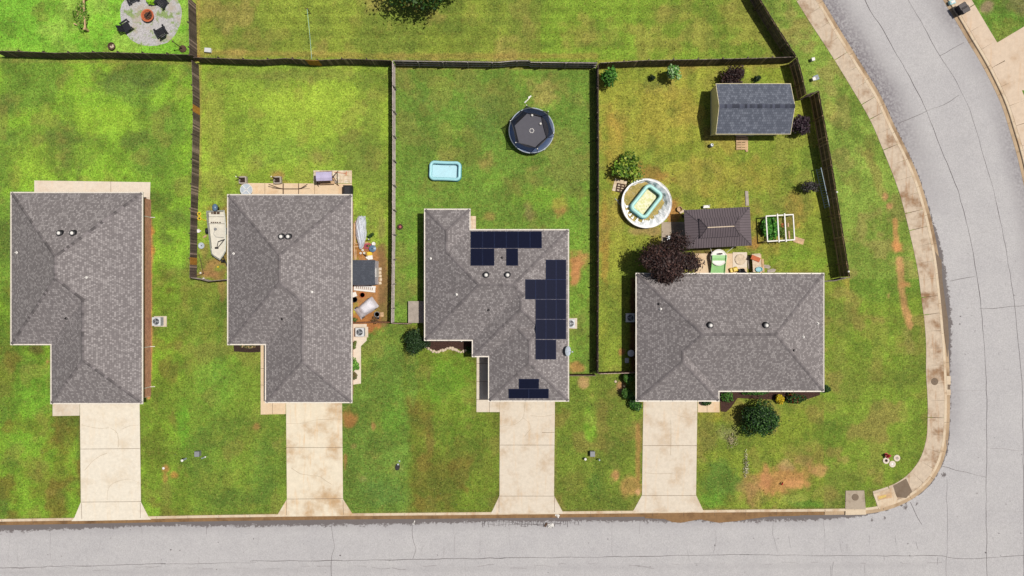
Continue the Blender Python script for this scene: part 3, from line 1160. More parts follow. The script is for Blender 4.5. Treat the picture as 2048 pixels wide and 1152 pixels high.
ZC = ZROAD + 0.011
for pts, w in (
        ([(-60, 1139), (0, 1137), (225, 1131), (330, 1128)], .05), ([(320, 1129), (512, 1126)], .03), ([(500, 1123), (680, 1122), (850, 1119), (1012, 1117)], .055),
        ([(1000, 1117.5), (1200, 1115), (1412, 1111), (1500, 1110)], .045), ([(1480, 1110), (1640, 1112), (1760, 1113), (1885, 1112), (1900, 1117), (1975, 1117), (2060, 1111)], .045),
        ([(1727, -10), (1742, 22), (1765, 55), (1790, 100), (1845, 200), (1880, 290), (1915, 375), (1940, 470), (1958, 570), (1966, 640), (1972, 720), (1975, 800), (1975, 900), (1974, 1000), (1976, 1160)], .05),
        ([(1812, -10), (1850, 55), (1880, 110), (1915, 165), (1942, 222), (1968, 310), (1990, 385), (2010, 480), (2028, 590), (2040, 700), (2047, 800), (2049, 1160)], .04)):
    crack(mb, pts, w, ZC, 0.05)
for pts, w in (
        ([(1880, 112), (1905, 98), (1930, 84)], .05), ([(1798, 247), (1830, 233), (1852, 222), (1890, 208), (1921, 190)], .06), ([(1902, 563), (1925, 557), (1950, 553)], .05),
        ([(1961, 616), (2000, 616), (2056, 610)], .05), ([(1940, 470), (1985, 460), (2008, 452)], .025), ([(1885, 934), (1900, 937), (1930, 944), (1974, 956)], .05), ([(1975, 896), (2056, 902)], .04),
        ([(1822, 1006), (1832, 1028), (1844, 1050)], .05), ([(1546, 1042), (1547, 1066), (1552, 1090), (1556, 1104)], .045), ([(1649, 1038), (1650, 1070), (1650, 1108)], .03),
        ([(662, 1050), (666, 1075), (670, 1095), (664, 1113), (661, 1160)], .055), ([(825, 1050), (825, 1075), (831, 1098), (826, 1118)], .05), ([(905, 1044), (910, 1080), (908, 1115)], .025),
        ([(100, 1066), (99, 1100), (101, 1124)], .045), ([(200, 1060), (199, 1090), (192, 1110)], .03), ([(281, 1050), (283, 1090)], .03), ([(412, 1052), (413, 1070)], .05), ([(18, 1070), (14, 1130)], .03),
        ([(1225, 1046), (1224, 1075), (1226, 1112)], .028), ([(1280, 1046), (1280, 1070)], .045), ([(1431, 1060), (1434, 1085), (1426, 1108)], .035), ([(1020, 1048), (1019, 1080), (1024, 1105)], .03),
        ([(930, 1124), (931, 1160)], .03), ([(1740, 1072), (1742, 1104)], .025), ([(1070, 1130), (1073, 1160)], .025), ([(1896, 880), (1894, 905)], .12), ([(1895, 960), (1895, 1000), (1897, 1040), (1895, 1110), (1893, 1160)], .035),
        ([(1912, 782), (1970, 781)], .025), ([(1730, 1130), (1731, 1160)], .035), ([(1975, 1023), (2048, 1024)], .02), ([(1560, 1040), (1600, 1042)], .02),
        ([(948, 1044), (950, 1060)], .03), ([(975, 1043), (1010, 1046), (1060, 1050), (1120, 1048)], .06), ([(985, 1045), (988, 1056)], .04), ([(1000, 1044), (1003, 1058)], .04), ([(1030, 1046), (1033, 1058)], .04)):
    crack(mb, pts, w * .8, ZC + 0.004, 0.07, 1 if w < .05 else 0)
for k in range(34):                                            # pitted seam along the far lane
    x0 = 30 + k * 55 + random.uniform(-20, 20)
    y0 = 1141 - x0 * 0.008 + random.uniform(-4, 4)
    crack(mb, [(x0, y0), (x0 + random.uniform(10, 36), y0 + random.uniform(-3, 3))], random.uniform(.03, .08), ZC + 0.007, 0.1, 1)
for k in range(52):                                            # crazed asphalt along the gutter
    x0 = 965 + k * 3.9 + random.uniform(-1.5, 1.5)
    y0 = 1043 + random.uniform(-1, 2)
    crack(mb, [(x0, y0), (x0 + random.uniform(-2, 2), y0 + random.uniform(5, 13))], random.uniform(.03, .07), ZC + 0.007, 0.12, 0)
for k in range(16):
    x0 = 965 + k * 12.5 + random.uniform(-3, 3)
    y0 = 1046 + random.uniform(0, 8)
    crack(mb, [(x0, y0), (x0 + random.uniform(6, 16), y0 + random.uniform(-1, 1))], random.uniform(.03, .06), ZC + 0.009, 0.1, 0)
for k in range(26):
    x0 = random.uniform(0, 1880)
    y0 = random.uniform(1062, 1150)
    crack(mb, [(x0, y0), (x0 + random.uniform(-4, 4), y0 + random.uniform(8, 30))], .02, ZC + 0.010, 0.1, 1)
mb.m = 0
for k in range(70):                                            # specks and pits
    x0, y0 = random.choice([(random.uniform(0, 1850), random.uniform(1060, 1150)), (random.uniform(1910, 2046), random.uniform(500, 1150))])
    x, y = W(x0, y0)
    r = random.uniform(.03, .09)
    mb.m = random.choice([0, 1, 1])
    mb.sheet([(x + r * math.cos(a) * random.uniform(.6, 1.2), y + r * math.sin(a) * random.uniform(.6, 1.2)) for a in np.linspace(0, 5.4, 6)], ZC + 0.012)
cr = mb.build('road_cracks', [MAT['crack'], MAT['crack_pale']])
tag(road, kind='structure')
road.data.materials.append(MAT['asphalt'])
ext.parent = road
cr.parent = road


# ---- kerbs
def sweep(name, line, prof, mats, mi, seams=None):
    m = MB()
    offs = [offset(line, d) for d, z in prof]
    vs = []
    n = len(line)
    for i in range(n):
        for j, (d, z) in enumerate(prof):
            vs.append((offs[j][i][0], offs[j][i][1], z))
    k = len(prof)
    fs, ms = [], []
    for i in range(n - 1):
        for j in range(k - 1):
            fs.append((i * k + j, (i + 1) * k + j, (i + 1) * k + j + 1, i * k + j + 1))
            ms.append(mi[j])
    m.add(vs, fs)
    m.mi = ms
    if seams:
        m.m = len(mats) - 1
        acc = seams
        Q = resample(line, seams)
        O1, O2 = offset(Q, 0.02), offset(Q, 0.33)
        O3, O4 = offset(Q, 0.42), offset(Q, 0.6)
        for a, b, z in list(zip(O1, O2, [-0.108] * len(Q))) + list(zip(O3, O4, [0.02] * len(Q))):
            m.ribbon([a, b], 0.03, z)
    return tag(m.build(name, mats), kind='structure')


PROF = [(-0.01, -0.16), (0.0, -0.114), (0.34, -0.122), (0.37, -0.02), (0.40, 0.018), (0.645, 0.018), (0.66, -0.12)]
cut = min(range(len(E)), key=lambda i: abs(E[i][0] - W(1650, 0)[0]) + (0 if E[i][1] < -15 else 99))
sweep('kerb', E[:cut + 1], PROF, [MAT['gutter'], MAT['kerb'], MAT['joint']], [0, 0, 1, 1, 1, 1], 3.1)
sweep('kerb', E[cut:], PROF, [MAT['gutter_clean'], MAT['kerb'], MAT['joint']], [0, 0, 1, 1, 1, 1], 3.0)
sweep('kerb', F, PROF, [MAT['gutter_clean'], MAT['kerb'], MAT['joint']], [0, 0, 1, 1, 1, 1], 3.0)
sweep('kerb', G, PROF, [MAT['gutter_clean'], MAT['kerb'], MAT['joint']], [0, 0, 1, 1, 1, 1], 3.0)

# silt and moss lying in the gutters
m = MB()
top = [(1290, 1040), (1330, 1041), (1345, 1045), (1362, 1048), (1400, 1043), (1420, 1047), (1438, 1050), (1475, 1044), (1500, 1042), (1540, 1036), (1600, 1033)]
m.sheet(px2([(1600, 1031), (1500, 1031), (1290, 1034)]) + px2([(a, b - 2 + 2 * math.sin(a * .3)) for a, b in top]), ZROAD + 0.03)
tag(m.build('gutter_silt', MAT['gutter']), 'brown silt washed out of the gutter onto the asphalt', 'silt', kind='stuff')
m = MB()
ed = [(1884, 520), (1886, 560), (1891, 600), (1897, 640), (1899, 680), (1896, 715)]
inn = [(1893, 690), (1886, 640), (1880, 590), (1874, 530), (1869, 500)]
m.sheet(px2(ed + inn), -0.085)
tag(m.build('gutter_silt', MAT['worn']), 'dark silt filling the gutter along the curved road', 'silt', kind='stuff')

# ---- pavements in slabs
L_px = [(1500, -165), (1555, -62), (1592, 0), (1620, 45), (1660, 106), (1700, 171), (1740, 240), (1766, 300), (1784, 345), (1800, 390), (1813, 440), (1826, 495), (1836, 545), (1843, 600), (1849, 645), (1852, 690), (1852, 745), (1855, 800), (1855, 840), (1852, 880), (1841, 915), (1826, 938), (1806, 957), (1783, 970), (1745, 983)]
Lw = resample(catmull(px2(L_px), 0.3), 0.08)
K = offset(E, 0.66)
K = [p for p in K if True]
i0 = min(range(len(K)), key=lambda i: math.hypot(K[i][0] - W(1752, 1016)[0], K[i][1] - W(1752, 1016)[1]))
i1 = min(range(len(K)), key=lambda i: math.hypot(K[i][0] - W(1536, -144)[0], K[i][1] - W(1536, -144)[1]))
Kr = K[i0:i1 + 1]


def pavement(name, inner, fun, step, mat, gap=0.025):
    m = MB()
    Q = resample(inner, step)
    fine = resample(inner, 0.1)
    for a, b in zip(Q, Q[1:]):
        d = Vector((b[0] - a[0], b[1] - a[1])).normalized() * gap / 2
        ia = min(range(len(fine)), key=lambda i: math.hypot(fine[i][0] - a[0], fine[i][1] - a[1]))
        ib = min(range(len(fine)), key=lambda i: math.hypot(fine[i][0] - b[0], fine[i][1] - b[1]))
        seg = [(a[0] + d.x, a[1] + d.y)] + fine[ia + 2:ib - 1:4] + [(b[0] - d.x, b[1] - d.y)]
        outer = [fun(p) for p in seg]
        dz = random.uniform(-.004, .004)
        m.prism(seg + outer[::-1], -0.1, 0.024 + dz)
    o = m.build(name, mat)
    return tag(o, kind='structure')


def nearest(p):
    q = min(Lw, key=lambda c: (c[0] - p[0]) ** 2 + (c[1] - p[1]) ** 2)
    return q


pavement('pavement', Kr, nearest, 1.75, MAT['walk'])
Fk = offset(F, 0.66)
Fo = offset(F, 2.35)
mp = {p: q for p, q in zip(Fk, Fo)}
Fo_f = resample(Fo, 0.08)
pavement('pavement', Fk, lambda p: min(Fo_f, key=lambda c: (c[0] - p[0]) ** 2 + (c[1] - p[1]) ** 2), 2.1, MAT['walk_clean'])


# ---- driveways and slabs
def slab(name, poly, mat, z=0.03, joints=(), cracks=(), wj=0.035):
    m = MB()
    m.prism(px2(poly), -0.12, z)
    m.m = 1
    for a, b in joints:
        m.ribbon([W(*a), W(*b)], wj, z + 0.004)
    for pts in cracks:
        crack(m, pts, 0.03, z + 0.006, 0.08, 2)
    return tag(m.build(name, [mat, MAT['joint'], MAT['faint']]), kind='structure')


slab('driveway', [(160, 780), (279, 780), (282, 1004), (297, 1033), (302, 1039), (143, 1042), (149, 1035), (162, 1004)], MAT['drive'], joints=[((161, 898), (280, 897)), ((162, 1004), (282, 1003)), ((163, 1006), (164, 1038)), ((281, 1006), (281, 1036))],
     cracks=[[(220, 855), (236, 864), (238, 880), (237, 895)], [(245, 858), (262, 852), (278, 850)], [(170, 940), (185, 922), (200, 912), (214, 905)], [(215, 1000), (218, 975), (240, 960), (262, 958), (279, 965)], [(165, 850), (190, 856), (218, 854)]])
slab('front_path', [(105.5, 790), (159.5, 790), (159.5, 831), (105.5, 832)], MAT['drive_grey'])
slab('driveway', [(572, 780), (684, 780), (686, 998), (704, 1026), (708, 1031), (550, 1033), (556, 1028), (574, 998)], MAT['drive_stained'], joints=[((573, 895), (685, 895)), ((574, 998), (686, 997)), ((573, 1000), (573, 1030)), ((686, 1000), (687, 1029))],
     cracks=[[(572, 847), (600, 848), (625, 840), (650, 838), (684, 839)], [(583, 936), (600, 947), (620, 951), (640, 953), (662, 967)]])
slab('front_path', [(521.5, 684), (545, 684), (545, 790), (571.5, 790), (571.5, 828), (521.5, 829)], MAT['patio'], joints=[((521, 737), (532, 737)), ((521, 770), (532, 770)), ((545, 798), (545, 828))])
slab('driveway', [(1000, 780), (1110, 780), (1108, 991), (1124, 1021), (1127, 1027), (981, 1027), (985, 1021), (999, 991)], MAT['drive_grey'], joints=[((1000, 890), (1109, 890)), ((999, 992), (1108, 992)), ((1109, 993), (1109, 1024)), ((998, 994), (998, 1024)), ((1084, 865), (1109, 865))],
     cracks=[[(1046, 835), (1058, 845), (1062, 858), (1050, 874)], [(1000, 852), (1025, 850), (1048, 836)], [(1060, 832), (1085, 834), (1109, 829)], [(1050, 800), (1048, 835)]])
slab('front_path', [(953.5, 700), (990, 700), (990, 790), (999.5, 790), (999.5, 824), (953, 824)], MAT['drive_grey'], joints=[((953, 727), (980, 727)), ((953, 763), (980, 763)), ((953, 799), (999, 799)), ((979, 799), (979, 824))])
slab('driveway', [(1287, 780), (1395, 780), (1392, 990), (1405, 1018), (1408, 1023), (1263, 1025), (1268, 1019), (1284, 990)], MAT['drive_grey'], joints=[((1286, 891), (1394, 891)), ((1284, 991), (1392, 991))],
     cracks=[[(1290, 945), (1315, 947), (1345, 946)], [(1350, 830), (1370, 835), (1395, 832)], [(1341, 840), (1342, 890), (1341, 912)]])
slab('front_path', [(1395.5, 770), (1434, 770), (1434, 783), (1439, 783), (1439, 824.5), (1395.5, 824.5)], MAT['patio'], joints=[((1414, 800), (1414, 824))])
slab('driveway', [(1993, 86), (2060, 46), (2300, -90), (2400, 40), (2100, 160), (2046, 181), (2036, 178)], MAT['walk_clean'], 0.02)
slab('patio', [(69, 361), (301, 364.5), (299, 434), (270, 434), (270, 420), (69, 420)], MAT['patio_pale'], joints=[((222, 362), (222, 392)), ((284, 396), (299, 396))])
slab('patio', [(483, 366), (704, 367.5), (704, 420), (483, 420)], MAT['patio'], joints=[((530, 366), (530, 392)), ((565.5, 366), (565.5, 392)), ((629.5, 366), (629.5, 392))])
slab('flagstone_pad', [(627, 341), (704, 341), (704, 366.5), (627, 366)], MAT['flags'], 0.02)
slab('side_pad', [(680, 648), (733.5, 648), (733.5, 681), (722, 692), (722, 767), (700, 770), (700, 800), (680, 800)], MAT['patio_pale'], 0.025)
slab('patio', [(1390, 507), (1494, 507), (1494, 570), (1390, 570)], MAT['patio'], joints=[((1442, 507), (1442, 552))])
slab('concrete_pad', [(1323, 444), (1382, 444), (1382, 491), (1323, 491)], MAT['drainc'], 0.03)
slab('stepping_pad', [(925, 432), (952, 432), (952, 460), (925, 460)], MAT['flags'], 0.02)
# gravel circle with weeds
m = MB()
cx, cy = W(302, 34)
m.sheet([(cx + (3.05 + 0.12 * math.sin(a * 3) + random.uniform(-.05, .05)) * math.cos(a), cy + (3.05 + 0.15 * math.cos(a * 2) + random.uniform(-.05, .05)) * math.sin(a)) for a in np.linspace(0, 2 * math.pi, 70)[:-1]], 0.012)
tag(m.build('gravel', MAT['gravel']), 'white gravel circle with weeds around the fire bowl', 'gravel', kind='stuff')
# mulch bed
m = MB()
m.sheet(px2([(850, 655), (960, 655), (960, 672), (947, 699), (938, 703), (925, 702), (912, 696), (902, 695), (890, 699), (876, 702), (864, 699), (852, 694)]), 0.02)
tag(m.build('mulch', MAT['mulch']), 'dark brown mulch bed edged with pale stones', 'mulch', kind='stuff')
m = MB()
m.sheet(px2([(1438, 765), (1640, 765), (1640, 790), (1600, 803), (1560, 800), (1475, 796), (1462, 815), (1452, 824), (1441, 823)]), 0.015)
tag(m.build('mulch', MAT['mulch']), 'dark planting bed along the front of the corner house', 'mulch', kind='stuff')
m = MB()
m.sheet(px2([(466, 670), (521, 670), (521, 704), (500, 705), (468, 703)]), 0.015)
tag(m.build('mulch', MAT['soil']), 'dark flower bed under the front eave of the boat house', 'soil', kind='stuff')

# ================================================================== houses
def clip(poly, f):
    """keep the part of a convex polygon where f(p) >= 0"""
    out = []
    n = len(poly)
    for i in range(n):
        a, b = poly[i], poly[(i + 1) % n]
        fa, fb = f(a), f(b)
        if fa >= 0:
            out.append(a)
        if (fa >= 0) != (fb >= 0) and abs(fa - fb) > 1e-12:
            t = fa / (fa - fb)
            out.append((a[0] + (b[0] - a[0]) * t, a[1] + (b[1] - a[1]) * t))
    return out


def area(p):
    return abs(sum(p[i - 1][0] * p[i][1] - p[i][0] * p[i - 1][1] for i in range(len(p)))) / 2 if len(p) > 2 else 0


def hip_roof(rects, p):
    """faces of the union of hipped roofs over rectangles (x0,y0,x1,y1): list of (polygon, plane, edge)"""
    planes = []
    for x0, y0, x1, y1 in rects:
        planes.append([(p, 0, -p * x0), (-p, 0, p * x1), (0, p, -p * y0), (0, -p, p * y1)])
    ev = lambda pl, q: pl[0] * q[0] + pl[1] * q[1] + pl[2]
    out = []
    for i, (x0, y0, x1, y1) in enumerate(rects):
        for e in range(4):
            me = planes[i][e]
            P = [(x0, y0), (x1, y0), (x1, y1), (x0, y1)]
            for e2 in range(4):
                if e2 != e:
                    pl = planes[i][e2]
                    P = clip(P, lambda q: ev(pl, q) - ev(me, q))
            todo = [P]
            for j in range(len(rects)):
                if j == i:
                    continue
                nxt = []
                for Q in todo:
                    rest = Q
                    keep_all = False
                    pieces = []
                    for e2 in range(4):
                        pl = planes[j][e2]
                        co = all(abs(pl[k] - me[k]) < 1e-6 for k in range(3))
                        if co:
                            if j > i:
                                keep_all = True
                                break
                            continue
                        f = lambda q: ev(pl, q) - ev(me, q)
                        o_ = clip(rest, lambda q: -f(q))
                        if area(o_) > 1e-4:
                            pieces.append(o_)
                        rest = clip(rest, f)
                        if area(rest) < 1e-4:
                            break
                    nxt += [Q] if keep_all else pieces
                todo = nxt
            for Q in todo:
                if area(Q) > 2e-3:
                    out.append((Q, me, e))

    def height(x, y):
        best, bp, be = -1, None, None
        for i in range(len(rects)):
            hs = [ev(pl, (x, y)) for pl in planes[i]]
            k = min(range(4), key=lambda t: hs[t])
            if hs[k] > best + 1e-7:
                best, bp, be = hs[k], planes[i][k], k
        return best, bp, be
    return out, height


def offset_poly(poly, d):
    """inset (d>0) a rectilinear polygon given counter-clockwise"""
    n = len(poly)
    out = []
    for i in range(n):
        a, b, c = poly[i - 1], poly[i], poly[(i + 1) % n]
        d1 = Vector((b[0] - a[0], b[1] - a[1])).normalized()
        d2 = Vector((c[0] - b[0], c[1] - b[1])).normalized()
        n1, n2 = Vector((-d1.y, d1.x)), Vector((-d2.y, d2.x))
        out.append((b[0] + (n1.x + n2.x) * d, b[1] + (n1.y + n2.y) * d))
    return out


def window(par, mb_pts, w, z0, z1):
    """window on a wall: mb_pts=(x, y, nx, ny) centre on the wall face and outward normal"""
    x, y, nx, ny = mb_pts
    tx, ty = -ny, nx
    f = MB()
    rz = math.atan2(ty, tx)
    f.xf((x, y, 0), rz=rz)                     # local x along the wall, local -y outward
    t = .07
    f.box(-w / 2 - t, w / 2 + t, -.04, .02, z0 - t, z0)
    f.box(-w / 2 - t, w / 2 + t, -.04, .02, z1, z1 + t)
    f.box(-w / 2 - t, -w / 2, -.04, .02, z0, z1)
    f.box(w / 2, w / 2 + t, -.04, .02, z0, z1)
    f.box(-w / 2, w / 2, -.03, .02, (z0 + z1) / 2 - .02, (z0 + z1) / 2 + .02)
    wi = f.build('window', MAT['white'], par)
    g = MB()
    g.xf((x, y, 0), rz=rz)
    g.box(-w / 2, w / 2, -.012, .01, z0, z1)
    g.build('pane', MAT['glass'], wi)
    s = MB()
    s.xf((x, y, 0), rz=rz)
    s.box(-w / 2 - .12, w / 2 + .12, -.09, -.045, z0 - t - .05, z0 - t)
    s.build('sill', MAT['stone'], wi)


HOUSES = {}


def house(key, label, rects, outline, ze=2.6, pitch=0.55, ov=0.35, wallmat='brick', vents=(), pipes=(), caps=0.0, garage=None, windows=(), down=()):
    cxp = sum(p[0] for p in outline) / len(outline)
    cyp = sum(p[1] for p in outline) / len(outline)
    ox, oy = W(cxp, cyp, ze)
    root = thing('brick_house', label, 'house', (ox, oy, 0))
    rel = lambda px, py, z=ze: (W(px, py, z)[0] - ox, W(px, py, z)[1] - oy)
    rr = []
    for x0, y0, x1, y1 in rects:
        a, b = rel(x0, y1), rel(x1, y0)
        rr.append((a[0], a[1], b[0], b[1]))
    faces, hgt = hip_roof(rr, pitch)
    m = MB()
    for poly, pl, e in faces:
        ar = sum(poly[i - 1][0] * poly[i][1] - poly[i][0] * poly[i - 1][1] for i in range(len(poly)))
        if ar < 0:
            poly = poly[::-1]
        vs = [(x, y, ze + pl[0] * x + pl[1] * y + pl[2]) for x, y in poly]
        k = math.sqrt(1 + pitch ** 2)
        uv = [((y if e < 2 else x) + 3.7 * e, (x if e < 2 else y) * k + 1.3 * e) for x, y in poly]
        m.add(vs, [tuple(range(len(vs)))], [uv])
    roof = m.build('roof', MAT['shingle'], root)
    # ridge and hip caps
    m = MB()
    fid = {id(f): i for i, f in enumerate(faces)}
    for fi, (poly, pl, e) in enumerate(faces):
        n = len(poly)
        ccx = sum(p[0] for p in poly) / n
        ccy = sum(p[1] for p in poly) / n
        for i in range(n):
            a, b = Vector(poly[i]), Vector(poly[(i + 1) % n])
            L = (b - a).length
            if L < .05:
                continue
            d = (b - a) / L
            nn = Vector((-d.y, d.x))
            if nn.dot(Vector((ccx, ccy)) - a) > 0:
                nn = -nn
            k = max(1, int(L / .24))
            for s in range(k):
                p = a + d * L * s / k
                q = a + d * min(L, L * (s + 1.12) / k)
                mid = (p + q) / 2
                o_ = mid + nn * .06
                hh, opl, oe = hgt(o_.x, o_.y)
                if hh <= 0.005 or opl is None:
                    continue
                if abs(opl[0] - pl[0]) + abs(opl[1] - pl[1]) < 1e-6:
                    continue
                se = pl[0] * o_.x + pl[1] * o_.y + pl[2]
                if se < hh + 1e-5:
                    continue
                if (pl[0], pl[1]) > (opl[0], opl[1]):
                    continue
                zz = lambda P_, t: ze + t[0] * P_.x + t[1] * P_.y + t[2]
                w = .14
                li, lo = .014, .02
                c1, c2 = p, q
                i1, i2 = p - nn * w, q - nn * w
                o1, o2 = p + nn * w, q + nn * w
                g = random.choice([.8, .9, 1, 1, 1.1, 1.2]) if caps == 0 else random.choice([.6, .72, .9, 1, 1.15, 1.4])
                m.c = tuple(v * g for v in A((128, 121, 122)))
                m.add([(c1.x, c1.y, zz(c1, pl) + lo), (c2.x, c2.y, zz(c2, pl) + lo + .012), (i2.x, i2.y, zz(i2, pl) + li + .012), (i1.x, i1.y, zz(i1, pl) + li),
                       (o1.x, o1.y, zz(o1, opl) + li), (o2.x, o2.y, zz(o2, opl) + li + .012)], [(0, 1, 2, 3), (0, 4, 5, 1)])
    if m.f:
        m.build('ridge_cap', MAT['cap'], roof)
    # eaves
    OL = [rel(*p) for p in outline]
    ar = sum(OL[i - 1][0] * OL[i][1] - OL[i][0] * OL[i - 1][1] for i in range(len(OL)))
    if ar < 0:
        OL = OL[::-1]
    m = MB()
    n = len(OL)
    outer, rim = offset_poly(OL, -.11), offset_poly(OL, -.085)
    inner = offset_poly(OL, .0)
    vs = []
    for P_, z in ((inner, ze - .16), (outer, ze - .13), (outer, ze + .012), (rim, ze + .012), (rim, ze - .05), (inner, ze - .05), (inner, ze - .004)):
        vs += [(x, y, z) for x, y in P_]
    fs = []
    for l in range(6):
        for i in range(n):
            j = (i + 1) % n
            fs.append((l * n + i, l * n + j, (l + 1) * n + j, (l + 1) * n + i))
    m.add(vs, fs)
    # hanger ticks
    for i in range(n):
        a, b = Vector(rim[i]), Vector(rim[(i + 1) % n])
        L = (b - a).length
        d = (b - a) / L
        nn = Vector((-d.y, d.x))
        for s in range(1, int(L / 1.2)):
            p = a + d * s * 1.2
            m.beam((p.x, p.y, ze + .014), (p.x + nn.x * .1, p.y + nn.y * .1, ze + .03), .04, .02)
    m.build('gutter', MAT['trim'], root)
    m = MB()
    m.sheet(OL, ze - .1)
    m.build('soffit', MAT['white'], root)
    # walls
    WL = offset_poly(OL, ov)
    m = MB()
    for i in range(n):
        a, b = WL[i], WL[(i + 1) % n]
        L = math.hypot(b[0] - a[0], b[1] - a[1])
        m.add([(a[0], a[1], -.1), (b[0], b[1], -.1), (b[0], b[1], ze - .102), (a[0], a[1], ze - .102)], [(0, 1, 2, 3)], [[(0, 0), (L, 0), (L, ze), (0, ze)]])
    m.build('wall', MAT[wallmat], root)
    for wdef in windows:
        i, t, w, z0, z1 = wdef
        a, b = Vector(WL[i]), Vector(WL[(i + 1) % n])
        d = (b - a).normalized()
        p = a + (b - a) * t
        nn = Vector((d.y, -d.x))
        window(root, (p.x, p.y, nn.x, nn.y), w, z0, z1)
    if garage:
        x0, x1, y = garage
        gx0, gy = rel(x0, y)
        gx1, _ = rel(x1, y)
        gy += ov
        g = MB()
        for r in range(4):
            g.box(gx0, gx1, gy - .05, gy + .02, .05 + r * .53, .05 + r * .53 + .51)
        g.build('garage_door', MAT['white'], root)
    for px, py in vents:
        z = ze + 1.8
        for _ in range(5):
            x, y = rel(px, py, z)
            z = ze + hgt(x, y)[0] + .38
        zb = z - .38
        v = MB()
        v.lathe([(.34, -.16), (.30, .05), (.27, .10), (.27, .28), (.22, .30)], 20, (x, y, zb))
        vo = v.build('roof_vent', MAT['black_plastic'], roof)
        v = MB()
        v.lathe([(.17, .30), (.17, .33), (.13, .39), (.07, .42), (.001, .43)], 20, (x, y, zb))
        v.build('vent_dome', MAT['white'], vo, True)
    for px, py, white in pipes:
        z = ze + 1.2
        for _ in range(5):
            x, y = rel(px, py, z)
            z = ze + hgt(x, y)[0] + .2
        v = MB()
        v.lathe([(.13, -.3), (.12, -.13), (.05, -.1), (.05, .06)], 12, (x, y, z))
        v.build('vent_pipe', MAT['white'] if white else MAT['dark_metal'], roof)
    for (x0, y0) in down:                           # downspouts: at the eave pixel, dropping to the wall
        ex, ey = rel(x0, y0)
        s = 1 if ex > 0 else -1
        v = MB()
        v.tube([(ex + s * .05, ey, ze - .12), (ex - s * .1, ey, ze - .3), (ex - s * (ov - .05), ey, ze - .5), (ex - s * (ov - .05), ey, .25), (ex + s * .1, ey, .08)], .045, 8)
        v.build('downspout', MAT['trim'], root)
    HOUSES[key] = (root, rel, hgt, ze, roof)
    return root


house('a', 'grey hip roof brick house with downspouts along its brick side, no fence at its back', [(23, 386, 283.5, 688), (103, 440, 283.5, 806)],
      [(23, 386), (283.5, 386), (283.5, 806), (103, 806), (103, 688), (23, 688)], vents=[(116, 466), (142.5, 466)], pipes=[(31, 505, 1), (171, 555, 1), (130, 637, 0)], caps=1,
      garage=(165, 275, 806), windows=[(1, .12, 1.2, .9, 2.0), (1, .45, 1.2, .9, 2.0), (1, .75, .9, .9, 2.0), (5, .5, 1.5, .9, 2.0)][:4], down=[(283, 430), (283, 697), (283, 780)])
house('b', 'grey hip roof house with boat beside it and hammock stand on its patio', [(456.5, 390.5, 702.5, 688), (532, 450, 702.5, 804)],
      [(456.5, 390.5), (702.5, 390.5), (702.5, 804), (532, 804), (532, 688), (456.5, 688)], vents=[(561, 473), (575, 473)], pipes=[(466, 507, 1), (623, 584, 1), (563, 638, 0)],
      garage=(575, 680, 804), windows=[(1, .3, 1.0, .9, 2.0), (5, .5, 1.2, .9, 2.0)])
house('c', 'grey hip roof house carrying dark solar panels', [(850.5, 460.5, 1136, 679.5), (850.5, 419.5, 939, 640), (946, 500, 1136, 712), (978.5, 600, 1136, 801)],
      [(850.5, 419.5), (939, 419.5), (939, 460.5), (1136, 460.5), (1136, 801), (978.5, 801), (978.5, 712), (946, 712), (946, 679.5), (850.5, 679.5)],
      vents=[(972, 550), (1015, 550)], pipes=[(861, 517, 1), (913, 589, 1), (1004, 515, 0), (977, 620, 0)], garage=(1003, 1105, 801), windows=[(3, .5, 1.0, .9, 2.0), (9, .5, 1.2, .9, 2.0)])
house('d', 'grey hip roof corner house under a purple leaved tree', [(1273.5, 548, 1646.5, 781.5), (1273.5, 620, 1437, 801)],
      [(1273.5, 548), (1646.5, 548), (1646.5, 781.5), (1437, 781.5), (1437, 801), (1273.5, 801)],
      vents=[(1422, 651), (1534, 651)], pipes=[(1500, 559, 1), (1322, 618, 1), (1319, 608, 0), (1637, 647, 1), (1608, 674, 1), (1589, 701, 0)], garage=(1290, 1392, 801), windows=[(1, .5, 1.0, .9, 2.0), (1, .75, 1.0, .9, 2.0), (5, .4, 1.0, .9, 2.0)])


# solar panels lie on the third roof
def solar(px0, py0, px1, py1):
    root, rel, hgt, ze, roof = HOUSES['c']
    cs = []
    for px, py in ((px0, py1), (px1, py1), (px1, py0), (px0, py0)):
        z = ze + 1
        for _ in range(6):
            x, y = rel(px, py, z)
            z = ze + PL[0] * x + PL[1] * y + PL[2] + .13
        cs.append(Vector((x, y, z)))
    n = (cs[1] - cs[0]).cross(cs[3] - cs[0]).normalized()
    ux, uy = (cs[1] - cs[0]), (cs[3] - cs[0])
    lx, ly = ux.length, uy.length
    ux, uy = ux / lx, uy / ly
    g = .012
    p = [cs[0] + ux * a + uy * b for a, b in ((g, g), (lx - g, g), (lx - g, ly - g), (g, ly - g))]
    m = MB()
    m.add([c - n * .04 for c in p] + p, [(3, 2, 1, 0), (0, 1, 5, 4), (1, 2, 6, 5), (2, 3, 7, 6), (3, 0, 4, 7)])
    f = .022
    q = [cs[0] + ux * a + uy * b for a, b in ((g + f, g + f), (lx - g - f, g + f), (lx - g - f, ly - g - f), (g + f, ly - g - f))]
    m.add([c for c in p] + q, [(0, 1, 5, 4), (1, 2, 6, 5), (2, 3, 7, 6), (3, 0, 4, 7)])
    o = m.build('solar_panel', MAT['solar_frame'], root)
    m = MB()
    lx2, ly2 = lx - 2 * (g + f), ly - 2 * (g + f)
    m.add([c - n * .003 for c in q], [(0, 1, 2, 3)], [[(0, 0), (lx2, 0), (lx2, ly2), (0, ly2)]])
    m.build('solar_cells', MAT['solar'], o)


